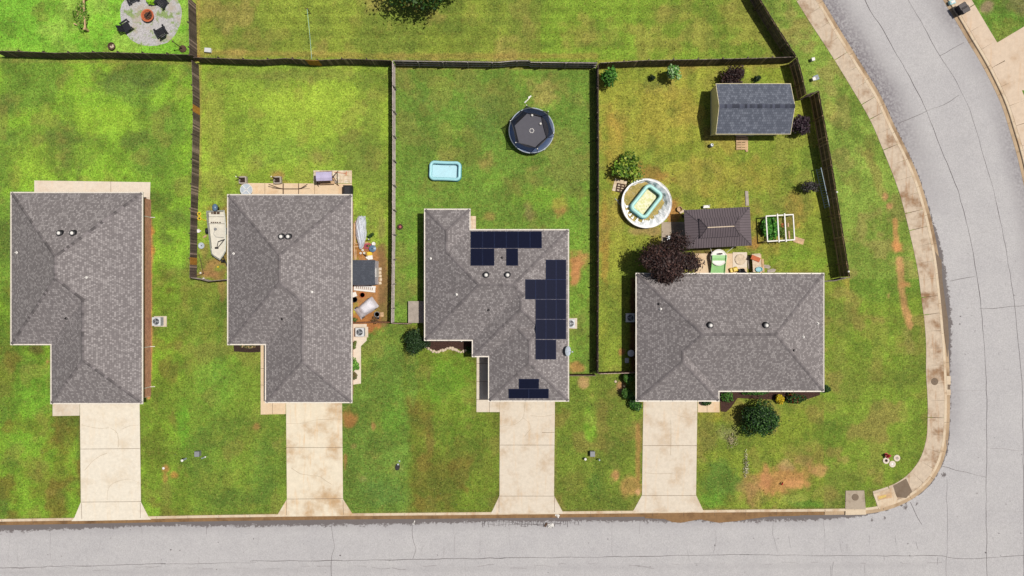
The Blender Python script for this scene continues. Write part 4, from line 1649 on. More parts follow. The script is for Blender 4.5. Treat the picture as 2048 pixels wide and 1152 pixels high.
def plane_at(px, py):
    root, rel, hgt, ze, roof = HOUSES['c']
    x, y = rel(px, py, ze + 1.2)
    return hgt(x, y)[1]


PL = plane_at(1010, 478)
xs = np.linspace(941.5, 1084, 7)
for i in range(6):
    solar(xs[i], 462.5, xs[i + 1], 496)
for i in (0, 1, 3):
    solar(xs[i], 496.8, xs[i + 1], 531)
PL = plane_at(1110, 560)
for x0, y0 in ((1092, 519), (1112, 519), (1051, 558.5), (1071.5, 558.5), (1092, 558.5), (1112, 558.5), (1071.5, 598.5), (1092, 598.5), (1112, 598.5), (1071.5, 638.5), (1092, 638.5), (1112, 638.5), (1071.5, 679), (1092, 679)):
    solar(x0, y0, x0 + 20.45, y0 + 40.1)
PL = plane_at(1058, 790)
solar(1038, 758, 1078, 777.5)
solar(1017.5, 778, 1057.5, 797)
solar(1057.5, 778, 1097.5, 797)

# ================================================================== fences
DARK = A((50, 42, 40))
DARKB = A((58, 46, 42))


def fence(label, top, h=1.83, side=0, posts=True, tone=(112, 96, 88), rail_tone=None, planks=(), board=.14, post_step=2.42, lean=.03, nrail=3, streak=0.05, over=0.0):
    """top: pixels of the top edge (height h); side: +1 rails on the right-hand side of travel, -1 on the left-hand side, 0 rails on the hidden side"""
    P = [W(a, b, h) for a, b in top]
    Q = resample(P, board + .004)
    ox, oy = P[0]
    root = thing('wooden_fence', label, 'fence', (ox, oy, 0))
    m = MB()
    a0 = lin_np(np.array(tone)) / E_ALB
    T = [W(a, b, h) for a, b in planks]
    tot = len(Q)
    for i, (a, b) in enumerate(zip(Q, Q[1:])):
        d = Vector((b[0] - a[0], b[1] - a[1]))
        L = d.length
        if L < .02:
            continue
        rz = math.atan2(d.y, d.x)
        c = ((a[0] + b[0]) / 2 - ox, (a[1] + b[1]) / 2 - oy)
        hh = h + random.uniform(-.025, .02)
        k = random.choice([.7, .85, 1, 1, 1.15, 1.35]) * random.uniform(.85, 1.15)
        col = a0 * k
        if random.random() < streak:
            col = a0 * random.uniform(1.8, 3.2)
        for (tx, ty) in T:
            if math.hypot(tx - c[0] - ox, ty - c[1] - oy) < .38:
                col = lin_np(np.array((206, 146, 62))) / E_ALB * random.uniform(.9, 1.1)
        m.c = tuple(col)
        m.xf((c[0], c[1], 0), rx=random.uniform(-lean, lean) * .3, rz=rz)
        w = L / 2 - .003
        m.box(-w, w, -.009, .009, .02, hh)
    m.M = Matrix.Identity(4)
    m.build('board_panel', MAT['fence'], root)
    rt = lin_np(np.array(rail_tone or tone)) / E_ALB
    s = side if side else 1
    # rails follow the boards on their side
    off = -.039 * s
    PP = offset(P, off)
    m = MB()
    for z in [h * .14, h * .52, h * .92][:nrail]:
        for a, b in zip(PP, PP[1:]):
            m.c = tuple(rt * random.uniform(.85, 1.15))
            m.beam((a[0] - ox, a[1] - oy, z), (b[0] - ox, b[1] - oy, z), .055, .09)
    m.build('rail', MAT['fence'], root)
    if posts:
        Q = resample(offset(P, off * 3.2), post_step)
        for p in Q[1:-1] if len(Q) > 2 else Q[:1]:
            q = MB()
            q.c = tuple(rt * random.uniform(.45, .7))
            q.box(p[0] - ox - .05, p[0] - ox + .05, p[1] - oy - .05, p[1] - oy + .05, -.1, h + random.uniform(.0, .06))
            q.build('post', MAT['fence'], root)
    return root


LIGHT = (222, 210, 204)
fence('dark board fence behind the first house, below the gravel circle', [(-14, 102), (40, 103), (110, 106), (200, 104.5), (300, 107), (384, 110)], side=-1, streak=.07)
fence('short dark board fence between the gravel circle yard and the wide olive lawn', [(376.5, -6), (378, 60), (379, 110)], side=1, streak=.12)
fence('dark slatted fence with a golden board between the first house yard and the boat', [(383.5, 120), (385.5, 180), (386, 240), (384, 340), (381, 440), (379.5, 556)], side=1, h=1.65, planks=[(386, 216), (381, 523)], streak=.22)
fence('dark wavy fence with one orange board along the wide olive lawn', [(386, 115), (440, 117), (520, 120), (570, 117), (630, 121), (690, 118), (782, 121)], side=-1, h=1.75, planks=[(618, 120.5), (624, 120.5), (629, 121)], streak=.08)
fence('fence with pale grey rails between the hammock yard and the trampoline yard', [(784, 121), (784.5, 300), (784, 480), (782, 646)], side=-1, rail_tone=LIGHT, tone=(118, 102, 94))
fence('dark fence with sagging rails at the back of the trampoline yard', [(786, 120), (880, 121.5), (1000, 123), (1030, 120), (1058, 120), (1062, 123), (1195, 124.5)], side=1, rail_tone=(206, 196, 190), tone=(116, 100, 94))
fence('dark fence between the trampoline yard and the shed yard', [(1197, 126), (1198, 300), (1198, 500), (1197, 748)], side=1, rail_tone=(128, 112, 102))
fence('dark board fence at the back of the shed yard', [(1199, 126), (1291, 121), (1410, 119), (1513, 116.5), (1593, 114)], side=-1, h=1.83, rail_tone=(150, 136, 126))
fence('tall dark fence slanting along the kerb of the wide olive lawn', [(1500, -40), (1522, 0), (1560, 61), (1593, 112)], h=2.1, side=1, rail_tone=(160, 136, 108))
fence('tall dark fence with brown rails beside the shed roof', [(1595, 114), (1605, 150), (1613, 188)], h=2.3, side=1, rail_tone=(200, 168, 130))
fence('short jog of dark fence by the shed corner', [(1614, 189), (1638, 181)], h=2.2, side=1, posts=False)
ladder_fence = fence('long tall fence with brown rails that carries the ladder', [(1638, 182), (1650, 245), (1663, 320), (1674, 386), (1688, 475), (1700, 553)], h=2.35, side=1, rail_tone=(206, 172, 132), tone=(112, 92, 80))
for a_, b_ in ((1674, 384), (1697.5, 543)):
    q = MB()
    x_, y_ = W(a_, b_, 2.4)
    x_ -= ladder_fence.location.x
    y_ -= ladder_fence.location.y
    q.lathe([(.09, 2.30), (.09, 2.42), (.05, 2.46), (.001, 2.47)], 12, (x_, y_, 0))
    q.build('post_cap', MAT['white'], ladder_fence)
fence('short dark fence joining the corner house to the tall fence', [(1701, 555), (1672, 562), (1649, 563.5)], h=1.9, side=1, posts=False, rail_tone=(150, 140, 132))
fence('low front fence across the boat side yard', [(381, 556), (400, 559), (416, 563), (455, 559.5)], h=1.5, side=-1, posts=False, rail_tone=(150, 140, 130))
fence('thin front fence closing the dirt yard beside the shed with white side', [(703, 645.5), (740, 644), (781, 644)], h=1.4, posts=False, tone=(150, 104, 76))
fence('short gate fence beside the grey wooden deck', [(783, 646), (820, 647)], h=1.4, posts=False, rail_tone=(170, 150, 136), tone=(110, 84, 70))
fence('short front fence between the solar house and the dark side fence', [(1138, 751), (1166, 751), (1192, 751)], h=1.5, posts=False, rail_tone=(150, 130, 118), tone=(90, 70, 60))
fence('short front fence beside the white bin at the corner house', [(1199, 747), (1272, 745)], h=1.5, posts=False, rail_tone=(206, 180, 168), tone=(104, 76, 68))

# ================================================================== plants
def leaves(mb_list, centre, rad, n, size, cols, clumps=9, cl_r=.45, seed=0, flat=.75, shell=.6, ragged=.25):
    """leaf quads in clumps spread through an ellipsoid; returns a mesh object's arrays"""
    g = np.random.default_rng(seed + 100)
    c = np.array(centre, float)
    r = np.array(rad, float)
    u = g.normal(size=(clumps, 3))
    u /= np.linalg.norm(u, axis=1)[:, None]
    u[:, 2] = np.abs(u[:, 2]) * 1.0 - .25
    cc = u * (g.uniform(.25, 1 - cl_r * .55, clumps)[:, None])
    cb = g.uniform(.72, 1.25, clumps)
    cs = g.uniform(cl_r * .75, cl_r * 1.25, clumps)
    k = g.integers(0, clumps, n)
    v = g.normal(size=(n, 3))
    v /= np.linalg.norm(v, axis=1)[:, None]
    rr = g.uniform(shell, 1, n) ** .7 * (1 + g.normal(size=n) * ragged * .4)
    p = cc[k] + v * (rr * cs[k])[:, None]
    pos = c + p * r
    nrm = v * .6 + g.normal(size=(n, 3)) * .5 + np.array([0, 0, flat])
    nrm /= np.linalg.norm(nrm, axis=1)[:, None]
    t = np.cross(nrm, g.normal(size=(n, 3)))
    t /= np.linalg.norm(t, axis=1)[:, None]
    b = np.cross(nrm, t)
    s = (size * g.uniform(.6, 1.4, n))[:, None]
    q = np.stack([pos - t * s, pos - b * s * .55 + nrm * s * .12, pos + t * s, pos + b * s * .55 + nrm * s * .12], 1)
    cols = np.array([A(x) for x in cols])
    ci = cols[g.integers(0, len(cols), n)] * (cb[k] * g.uniform(.75, 1.25, n))[:, None]
    mb_list.append((q, np.repeat(ci[:, None], 4, 1)))


def leaf_mesh(name, L, parent=None, mat=None):
    q = np.concatenate([a for a, _ in L]).reshape(-1, 3)
    c = np.concatenate([a for _, a in L]).reshape(-1, 3)
    n = len(q) // 4
    me = bpy.data.meshes.new(name)
    me.vertices.add(len(q))
    me.vertices.foreach_set('co', q.ravel().astype(np.float32))
    me.loops.add(n * 4)
    me.loops.foreach_set('vertex_index', np.arange(n * 4, dtype=np.int32))
    me.polygons.add(n)
    me.polygons.foreach_set('loop_start', np.arange(0, n * 4, 4, dtype=np.int32))
    me.polygons.foreach_set('loop_total', np.full(n, 4, np.int32))
    me.update(calc_edges=True)
    set_col(me, c)
    me.materials.append(mat or MAT['foliage'])
    o = bpy.data.objects.new(name, me)
    COL.objects.link(o)
    if parent is not None:
        o.parent = parent
    return o


def plant(name, label, cat, px, py, rad_px, hgt, n, size, cols, clumps=9, cl_r=.5, seed=0, trunk=None, zc=None, group=None, flat=.75, asp=1.0, ragged=.25, shell=.6, part='crown', stem_h=None):
    """a plant whose crown centre is seen at (px,py); rad_px its radius in the picture"""
    zc = zc if zc is not None else hgt * .55
    x, y = W(px, py, zc)
    k = (H - zc) / H / S
    root = thing(name, label, cat, (x, y, 0), 0, group)
    L = []
    rx = rad_px * k
    leaves(L, (0, 0, zc), (rx, rx * asp, hgt - zc if hgt > zc else .3), n, size, cols, clumps, cl_r, seed, flat, shell, ragged)
    for q, _ in L:
        q[:, :, 2] = np.maximum(q[:, :, 2], .02)
    leaf_mesh(part, L, root)
    m = MB()
    tr = trunk or max(.02, rx * .05)
    m.tube([(0, 0, -.1), (.02, .01, zc * .5), (0, .03, zc)], tr, 8, r1=tr * .6)
    g = random.Random(seed)
    for i in range(6):
        a = i * 1.05 + g.uniform(-.3, .3)
        rr = rx * g.uniform(.45, .75)
        m.tube([(0, .01, zc * g.uniform(.45, .8)), (math.cos(a) * rr * .5, math.sin(a) * rr * .5, zc * 1.0), (math.cos(a) * rr, math.sin(a) * rr * asp, zc + (hgt - zc) * g.uniform(.1, .5))], tr * .5, 6, r1=tr * .15)
    m.build('trunk' if hgt > 2 else 'stem', MAT['bark'], root)
    return root


PURPLE = [(78, 56, 52), (60, 42, 42), (94, 66, 60), (70, 50, 44), (52, 37, 38)]
DKGREEN = [(52, 92, 38), (38, 72, 32), (68, 108, 42), (32, 58, 28), (88, 128, 56)]
MIDGREEN = [(70, 130, 44), (92, 150, 54), (54, 108, 36), (112, 168, 70)]
BRIGHT = [(128, 168, 52), (164, 192, 66), (96, 140, 40), (196, 208, 88), (76, 112, 34)]
SILV = [(120, 178, 84), (150, 200, 120), (92, 150, 60), (188, 220, 160)]

plant('purple_plum_tree', 'large purple leaved tree overhanging the corner house roof', 'tree', 1334, 526, 70, 5.4, 23000, .11, PURPLE, 20, .34, 3, trunk=.16, zc=3.4, ragged=.55, shell=.2, asp=.8)
plant('oak_tree', 'dark green tree cut by the top of the photo in the wide olive lawn', 'tree', 858, -68, 92, 6.5, 14000, .16, DKGREEN + [(70, 104, 40), (110, 108, 44)], 22, .42, 5, trunk=.25, zc=3.6, ragged=.5, shell=.3)
plant('round_shrub', 'big round dark green bush on the front lawn of the corner house', 'bush', 1521, 836, 38, 3.0, 9000, .10, DKGREEN, 22, .42, 8, zc=1.5, trunk=.1, shell=.45, ragged=.3)
plant('yellow_shrub', 'bright yellow green shrub above the collapsed round pool', 'bush', 1254, 337, 31, 2.2, 1700, .15, BRIGHT, 18, .42, 9, zc=1.1, ragged=.5)
plant('young_tree', 'small bright green tree in the fence corner of the shed yard', 'tree', 1219, 152, 18, 2.3, 800, .13, MIDGREEN, 10, .48, 10, zc=1.4, ragged=.5)
plant('young_tree', 'small silvery green tree beside the back fence of the shed yard', 'tree', 1348, 145, 17, 2.5, 520, .13, SILV, 9, .48, 11, zc=1.5, ragged=.5)
plant('round_shrub', 'tiny dark ball shrub between the two young trees', 'bush', 1305.5, 155, 6.5, .7, 500, .06, [(26, 48, 22), (36, 60, 26)], 6, .6, 12, zc=.4)
plant('round_shrub', 'tiny dark ball shrub behind the shed roof', 'bush', 1514, 157, 6.5, .7, 500, .06, [(28, 48, 22), (38, 62, 28)], 6, .6, 13, zc=.4)
plant('purple_shrub', 'purple leaved shrub behind the shed ridge by the back fence', 'bush', 1469, 152, 25, 2.2, 2200, .10, PURPLE, 16, .42, 14, zc=1.2, ragged=.5)
plant('purple_shrub', 'purple leaved shrub between the shed and the tall fence', 'bush', 1602, 254, 22, 2.2, 2000, .10, [(88, 66, 78), (66, 48, 60), (50, 36, 44)], 15, .42, 15, zc=1.2, ragged=.5)
plant('purple_shrub', 'thin greyish purple shrub beside the ladder', 'bush', 1621, 372, 20, 2.0, 800, .09, [(90, 80, 84), (70, 70, 62), (58, 54, 54)], 12, .42, 16, zc=1.1, asp=.7, ragged=.6)
plant('evergreen_shrub', 'dark feathery evergreen at the front corner of the solar house', 'bush', 832, 684, 27, 2.4, 5200, .08, [(44, 72, 34), (34, 58, 28), (60, 88, 44)], 18, .42, 17, zc=1.2, ragged=.5)
plant('round_shrub', 'upper clipped ball shrub beside the corner house wall', 'bush', 1256, 757, 11, 1.3, 1500, .06, [(92, 140, 56), (70, 116, 44), (112, 158, 66)], 9, .55, 18, zc=.8)
plant('round_shrub', 'lower clipped ball shrub beside the corner house wall', 'bush', 1256, 787, 12.5, 1.3, 1700, .06, [(84, 132, 50), (64, 108, 40), (106, 152, 62)], 9, .55, 19, zc=.8)
plant('leafy_shrub', 'loose dark shrub at the front corner of the corner house', 'bush', 1272, 808, 16, 1.1, 800, .1, DKGREEN + MIDGREEN, 9, .5, 20, zc=.6)
plant('leafy_shrub', 'small dark shrub at the path of the corner house', 'bush', 1413, 805, 10, 1.0, 600, .08, DKGREEN, 7, .55, 21, zc=.5, asp=.6)
plant('leafy_shrub', 'low mixed shrub in the inner corner bed of the corner house', 'bush', 1454, 793, 15, .8, 700, .09, MIDGREEN + [(92, 70, 50)], 9, .5, 22, zc=.4)
plant('leafy_shrub', 'long low green shrub under the front eave of the corner house', 'bush', 1515, 786, 36, .9, 1600, .08, MIDGREEN + DKGREEN, 14, .35, 23, zc=.45, asp=.22)
plant('flowering_shrub', 'small bright yellow flowering shrub in the front bed', 'bush', 1561, 797, 10, .9, 600, .09, [(240, 208, 40), (224, 190, 50), (190, 180, 40)], 8, .55, 24, zc=.5)
plant('flowering_shrub', 'dark green shrub with red flowers in the front bed', 'bush', 1595, 794, 22, 1.2, 1800, .08, DKGREEN + DKGREEN + [(170, 50, 44)], 13, .45, 25, zc=.6, asp=.6)
plant('round_shrub', 'dark round shrub at the far front corner of the corner house', 'bush', 1651, 776, 10, 1.3, 1300, .06, [(58, 96, 36), (44, 76, 30)], 8, .55, 26, zc=.7)
plant('leafy_shrub', 'green plant on the pale side pad of the boat house', 'bush', 710, 728, 10, .9, 500, .09, [(110, 170, 60), (80, 140, 44), (150, 200, 90)], 8, .5, 27, zc=.45, asp=1.3)
plant('leafy_shrub', 'small straggling plant near the air conditioner of the boat house', 'bush', 709, 690, 6, .8, 200, .07, [(120, 150, 70), (150, 160, 90)], 6, .5, 28, zc=.4, asp=1.5)
plant('leafy_shrub', 'brownish plant at the lower end of the pale side pad', 'bush', 709, 752, 7, .6, 260, .08, [(120, 130, 80), (140, 120, 80)], 6, .5, 29, zc=.3, asp=1.4)
plant('flowering_shrub', 'pale flowering plants in the bed under the eave', 'flowers', 497, 690, 27, .7, 1100, .08, [(90, 110, 50), (70, 84, 40), (236, 214, 170), (220, 186, 130), (110, 96, 56)], 14, .4, 30, zc=.35, asp=.36)
plant('vegetable_plant', 'thick green bean plants inside the white garden arbour', 'plants', 1537, 456, 23, 1.0, 2300, .12, [(70, 140, 40), (90, 166, 52), (50, 106, 32), (120, 190, 70)], 16, .42, 31, zc=.5, asp=1.1, flat=.9)
plant('vegetable_plant', 'low sparse plants at the open end of the white garden arbour', 'plants', 1564, 462, 9, .6, 200, .08, [(110, 150, 60), (150, 170, 80)], 8, .5, 32, zc=.3, asp=1.9)
plant('vegetable_plant', 'overgrown yellow green garden row framed by old timbers', 'plants', 163, 31, 17, 1.0, 1500, .10, [(136, 190, 60), (170, 206, 90), (96, 150, 44), (190, 190, 110)], 16, .36, 33, zc=.4, asp=1.75)
plant('grass_clump', 'bright lime clump growing in the gravel circle', 'plant', 300, 1, 10, .6, 700, .08, [(150, 214, 40), (176, 230, 60)], 8, .5, 34, zc=.3, part='foliage')
plant('leafy_shrub', 'small dark weed by the lower corner of the dirt yard', 'bush', 709, 640, 7, .6, 160, .08, [(90, 110, 50), (110, 130, 60)], 6, .5, 35, zc=.3, asp=.6)
plant('leafy_shrub', 'small dark shrub against the mulch bed wall', 'bush', 938, 700, 7, .6, 260, .07, DKGREEN, 6, .5, 36, zc=.3)
plant('leafy_shrub', 'dark weedy growth behind the reel on the dirt yard', 'bush', 742, 471, 6, .9, 120, .08, DKGREEN, 6, .5, 37, zc=.4)
plant('dead_shrub', 'dry brown twiggy plant by the dirt yard fence', 'bush', 750, 640, 8, .7, 140, .07, [(150, 120, 80), (120, 96, 64)], 7, .5, 38, zc=.3)
plant('grass_clump', 'pale dry grass clump on the front lawn of the corner house', 'plant', 1492, 930, 8, .25, 200, .07, [(226, 220, 190), (200, 196, 150)], 8, .4, 39, zc=.1, asp=3.5, part='foliage')
plant('grass_clump', 'pale dry grass clump beside the last driveway', 'plant', 1466, 880, 16, .25, 240, .07, [(206, 196, 156), (180, 170, 120)], 9, .4, 40, zc=.1, asp=1.2, part='foliage')
# weedy tufts that break up the lawns
L = []
g = np.random.default_rng(5)
n = 26000
tx = g.uniform(-53, 45, n)
ty = g.uniform(-24, 31, n)
ok = ~(inside(tx, ty, ROAD_SIMPLE)) & (np.minimum(dist(tx, ty, E[::3]), dist(tx, ty, F[::3])) > .75)
bad = np.zeros(n, bool)
for x0, y0, x1, y1 in ((22, 360, 302, 830), (456, 366, 735, 830), (850, 418, 1140, 826), (1270, 545, 1648, 826), (147, 806, 300, 1040), (550, 804, 708, 1034), (980, 800, 1128, 1030), (1262, 800, 1410, 1026), (240, -40, 365, 100), (1325, 440, 1500, 550), (704, 500, 784, 645), (1590, -200, 1900, 1000)):
    X_, Y_ = 1024 + tx * S, 576 - ty * S
    bad |= (X_ > x0) & (X_ < x1) & (Y_ > y0) & (Y_ < y1)
bad &= True
sel = ok & ~bad & (fbm(tx, ty, 2.0, 51) > .42)
tx, ty = tx[sel], ty[sel]
n = len(tx)
cc, _b = lawn_colours(tx, ty)
cc = cc * g.uniform(.62, 1.38, n)[:, None] * np.where(g.random((n, 1)) < .2, np.array([[.7, .85, .8]]), 1.0)
nrm = np.stack([g.normal(size=n) * .5, g.normal(size=n) * .5, np.ones(n)], 1)
nrm /= np.linalg.norm(nrm, axis=1)[:, None]
t = np.cross(nrm, g.normal(size=(n, 3)))
t /= np.linalg.norm(t, axis=1)[:, None]
b = np.cross(nrm, t)
pos = np.stack([tx, ty, g.uniform(.02, .07, n)], 1)
s = g.uniform(.03, .09, n)[:, None]
q = np.stack([pos - t * s, pos - b * s * .6, pos + t * s, pos + b * s * .6], 1)
tag(leaf_mesh('grass', [(q, np.repeat(cc[:, None], 4, 1))]), 'weedy grass tufts scattered over the lawns', 'grass', kind='stuff')

# ================================================================== objects
def ac_unit(label, px, py, rz=0, pad=True, sz=.86):
    r = at('air_conditioner', label, 'air conditioner', px, py, rz, 'air conditioners beside the houses', zw=.7)
    m = MB()
    m.box(-sz / 2, sz / 2, -sz / 2, sz / 2, .1, .8, .03)
    m.build('cabinet', MAT['ac'], r)
    m = MB()
    for k in range(7):
        z = .18 + k * .085
        for s in (-1, 1):
            m.box(-sz / 2 + .05, sz / 2 - .05, s * (sz / 2 + .004) - .006, s * (sz / 2 + .004) + .006, z, z + .035)
            m.box(s * (sz / 2 + .004) - .006, s * (sz / 2 + .004) + .006, -sz / 2 + .05, sz / 2 - .05, z, z + .035)
    m.build('louvre', MAT['grey_plastic'], r)
    m = MB()
    m.lathe([(.31, .802), (.31, .808)], 28)
    m.build('fan_well', MAT['fan'], r)
    m = MB()
    for k in range(3):
        a = k * 2.094
        m.xf((0, 0, .815), rx=0, rz=a)
        m.add([(.05, -.03, 0), (.27, -.10, .015), (.28, .06, 0), (.06, .05, -.003)], [(0, 1, 2, 3)])
    m.xf()
    m.lathe([(.07, .81), (.07, .835), (.001, .84)], 14)
    m.build('fan', MAT['grey_plastic'], r)
    m = MB()
    for rr in (.12, .2, .28, .33):
        m.tube([(rr * math.cos(a), rr * math.sin(a), .85) for a in np.linspace(0, 2 * math.pi, 25)[:-1]], .006, 4, True)
    for a in range(4):
        m.beam((-.33 * math.cos(a * .785), -.33 * math.sin(a * .785), .852), (.33 * math.cos(a * .785), .33 * math.sin(a * .785), .852), .012, .008)
    m.build('grille', MAT['steel'], r)
    if pad:
        m = MB()
        m.box(-sz / 2 - .1, sz / 2 + .28, -sz / 2 - .12, sz / 2 + .08, -.05, .098, .01)
        m.build('pad', MAT['drive_grey'], r)
    return r


ac_unit('air conditioner on a concrete pad beside the first brick house', 313, 643, 0)
ac_unit('air conditioner on the pale side pad of the boat house', 719.5, 664.5, 0)
ac_unit('air conditioner half under the eave of the solar house', 1141, 647, 0)
ac_unit('air conditioner in the shade beside the corner house', 1260.5, 635.5, 180, False)

# ---- trampoline
r = at('trampoline', 'round trampoline with a black net enclosure on the grass', 'trampoline', 1063, 261, zw=.9)
RT = 2.22
m = MB()
m.tube([(RT * math.cos(a), RT * math.sin(a), .9) for a in np.linspace(0, 2 * math.pi, 61)[:-1]], .05, 8, True)
m.build('rim', MAT['dish'], r)
for k in range(6):
    a0, a1 = R(60 * k + 5), R(60 * k + 45)
    m = MB()
    p = lambda a, z, q=RT: (q * math.cos(a), q * math.sin(a), z)
    m.tube([p(a0, .88), p(a0, .03), p(a1, .03), p(a1, .88)], .03, 6)
    m.build('leg', MAT['steel'], r)
m = MB()
vs, fs = [], []
for k in range(48):
    a = 2 * math.pi * k / 48
    for q_, z in ((RT - .05, .93), (RT - .2, .95), (1.70, .93)):
        vs.append((q_ * math.cos(a), q_ * math.sin(a), z + .01 * math.sin(k * 3)))
for k in range(48):
    j = (k + 1) % 48
    fs += [(k * 3, j * 3, j * 3 + 1, k * 3 + 1), (k * 3 + 1, j * 3 + 1, j * 3 + 2, k * 3 + 2)]
m.add(vs, fs)
m.build('spring_pad', MAT['padblue'], r, True)
m = MB()
m.sheet([(1.72 * math.cos(a), 1.72 * math.sin(a)) for a in np.linspace(0, 2 * math.pi, 41)[:-1]], .925)
m.build('bounce_mat', MAT['mat'], r)
m = MB()
for k in range(9):
    a = k * 2 * math.pi / 9
    m.cyl((.2 * math.cos(a) + .03, .2 * math.sin(a) - .02), .045, .926, .929, 10)
m.build('centre_ring', MAT['white'], r)
HA = [104, 44, -16, -76, -136, 164]
m = MB()
top = [(2.12 * math.cos(R(a)), 2.12 * math.sin(R(a)), 2.45) for a in HA]
bot = [(1.72 * math.cos(R(a)), 1.72 * math.sin(R(a)), .94) for a in HA]
vs, fs = [], []
for lv in range(5):
    t = lv / 4
    for i in range(6):
        j = (i + 1) % 6
        for s in range(4):
            u = s / 4
            sag = math.sin(u * math.pi) * .16 * math.sin(min(1, t * 1.0) * math.pi * .5) * (1 if lv < 5 else 0)
            a = Vector(bot[i]).lerp(Vector(top[i]), t)
            b = Vector(bot[j]).lerp(Vector(top[j]), t)
            p = a.lerp(b, u)
            p = p * 1
            d = Vector((p.x, p.y, 0)).normalized()
            p = p - d * sag * .5
            p.z -= math.sin(u * math.pi) * .12 * t
            vs.append(p)
for lv in range(4):
    for k in range(24):
        k2 = (k + 1) % 24
        fs.append((lv * 24 + k, lv * 24 + k2, (lv + 1) * 24 + k2, (lv + 1) * 24 + k))
m.add(vs, fs)
m.build('safety_net', MAT['net'], r)
m = MB()
for k in range(24):
    pass
m.tube([tuple(v) for v in vs[96:120]], .035, 6, True)
m.build('net_hem', MAT['black_plastic'], r)
for a in HA:
    c_, s_ = math.cos(R(a)), math.sin(R(a))
    m = MB()
    m.tube([(2.27 * c_, 2.27 * s_, .5), (2.27 * c_, 2.27 * s_, 1.5), (2.17 * c_, 2.17 * s_, 2.5)], .03, 8)
    po = m.build('net_pole', MAT['padblue'], r)
    m = MB()
    m.ball((2.17 * c_, 2.17 * s_, 2.53), .06, 10)
    m.build('pole_cap', MAT['white'], po)
m = MB()
m.box(-.14, .14, -.1, .1, 0, .06)
m.xf((-1.0, -1.35, 1.0), rz=.5)
for px, py, lab in ((1064, 230.5, 'white ball on the trampoline mat, the upper one'), (1081, 247.5, 'white ball on the trampoline mat, the lower one')):
    x, y = W(px, py, 1.05)
    m = MB()
    m.ball((0, 0, 0), .125, 14)
    m.m = 1
    m.tube([(.126 * math.cos(a), .126 * math.sin(a), 0) for a in np.linspace(0, 6.28, 21)[:-1]], .004, 4, True)
    o = m.build('ball', [MAT['white'], MAT['grey_plastic']], None, True)
    o.location = (x, y, 1.05)
    tag(o, lab, 'ball', 'white balls on the trampoline')
m = MB()
m.beam((-.2, -.5, .03), (.15, .35, .05), .10, .06)
m.beam((-.05, .2, .08), (.22, .55, .1), .16, .05)
m.beam((-.24, -.55, .02), (-.12, -.3, .12), .16, .04)
o = m.build('trampoline_step', MAT['white'])
o.location = W3(1056, 199)
o.rotation_euler = (0, 0, R(-22))
o.scale = (.8, .8, .8)
tag(o, 'small white folding step lying above the trampoline', 'step')


# ---- inflatable pools
def rrect(hx, hy, rad, n=6, bow=.0):
    out = []
    for cx, cy, a0 in ((hx - rad, hy - rad, 0), (-hx + rad, hy - rad, 90), (-hx + rad, -hy + rad, 180), (hx - rad, -hy + rad, 270)):
        for k in range(n + 1):
            a = R(a0 + 90 * k / n)
            out.append((cx + rad * math.cos(a), cy + rad * math.sin(a)))
    res = []
    for i, p in enumerate(out):
        q = out[(i + 1) % len(out)]
        L = math.hypot(q[0] - p[0], q[1] - p[1])
        k = max(1, int(L / .25))
        for s in range(k):
            t = s / k
            x, y = p[0] + (q[0] - p[0]) * t, p[1] + (q[1] - p[1]) * t
            y *= 1 - bow * math.cos(x / hx * math.pi / 2)
            x *= 1 - bow * .5 * math.cos(y / hy * math.pi / 2)
            res.append((x, y))
    return res


def paddling(name, label, px, py, rz, hx, hy, tr, mats, floor, z=0.0, bow=.05):
    r = at(name, label, 'pool', px, py, rz, None, z=z)
    lo = rrect(hx - tr, hy - tr, .42, bow=bow)
    m = MB()
    m.tube([(x * 1.02, y * 1.02, tr) for x, y in lo], tr, 10, True)
    m.build('lower_tube', mats[0], r, True)
    m = MB()
    m.tube([(x * 1.0, y * 1.0, tr * 2.65) for x, y in lo], tr * .95, 10, True)
    m.build('upper_tube', mats[1], r, True)
    m = MB()
    ins = rrect(hx - tr * 1.7, hy - tr * 1.7, .32, bow=bow)
    m.sheet(ins, .06)
    m.build('pool_floor', floor, r)
    return r


paddling('inflatable_pool', 'rectangular pale blue inflatable pool lying on the grass', 891, 343, -2, 1.64, 1.02, .17, (MAT['teal'], MAT['paleblue']), MAT['poolfloor'])
# collapsed round pool
r = at('round_pool', 'collapsed round pool with sagging white liner beside the gazebo', 'pool', 1292, 407, zw=.5)
RP = 2.46
n = 72
m = MB()
vs = []
rg = random.Random(4)
ph = [rg.uniform(0, 6) for _ in range(6)]
lay = []
for k in range(n):
    a = 2 * math.pi * k / n
    w = .06 * math.sin(3 * a + ph[0]) + .05 * math.sin(5 * a + ph[1]) + .03 * math.sin(11 * a + ph[2])
    lee = .5 + .5 * math.cos(a - R(-35))                      # the east side has fallen inwards most
    ht = .78 + .1 * math.sin(2 * a + ph[3]) + .03 * math.sin(13 * a)
    inn = 2.22 - .62 * lee + w * 1.6 + .07 * math.sin(17 * a + ph[4])
    lay.append((a, ht, inn))
    for q_, z in ((RP * .985, 0), (RP + w * .3, ht * .55), (RP + .01 + w * .4, ht), (RP - .16 + w * .5, ht - .05 + .03 * math.sin(19 * a)), ((RP + inn) / 2 - .05, ht * .62 + .05 * math.sin(15 * a + 1)), (inn + .1, .22 + .05 * math.sin(21 * a)), (inn, .08)):
        vs.append((q_ * math.cos(a), q_ * math.sin(a) * .985, z))
fs = []
for k in range(n):
    j = (k + 1) % n
    for l in range(6):
        fs.append((k * 7 + l, j * 7 + l, j * 7 + l + 1, k * 7 + l + 1))
m.add(vs, fs)
m.build('liner', MAT['liner'], r, False)
m = MB()
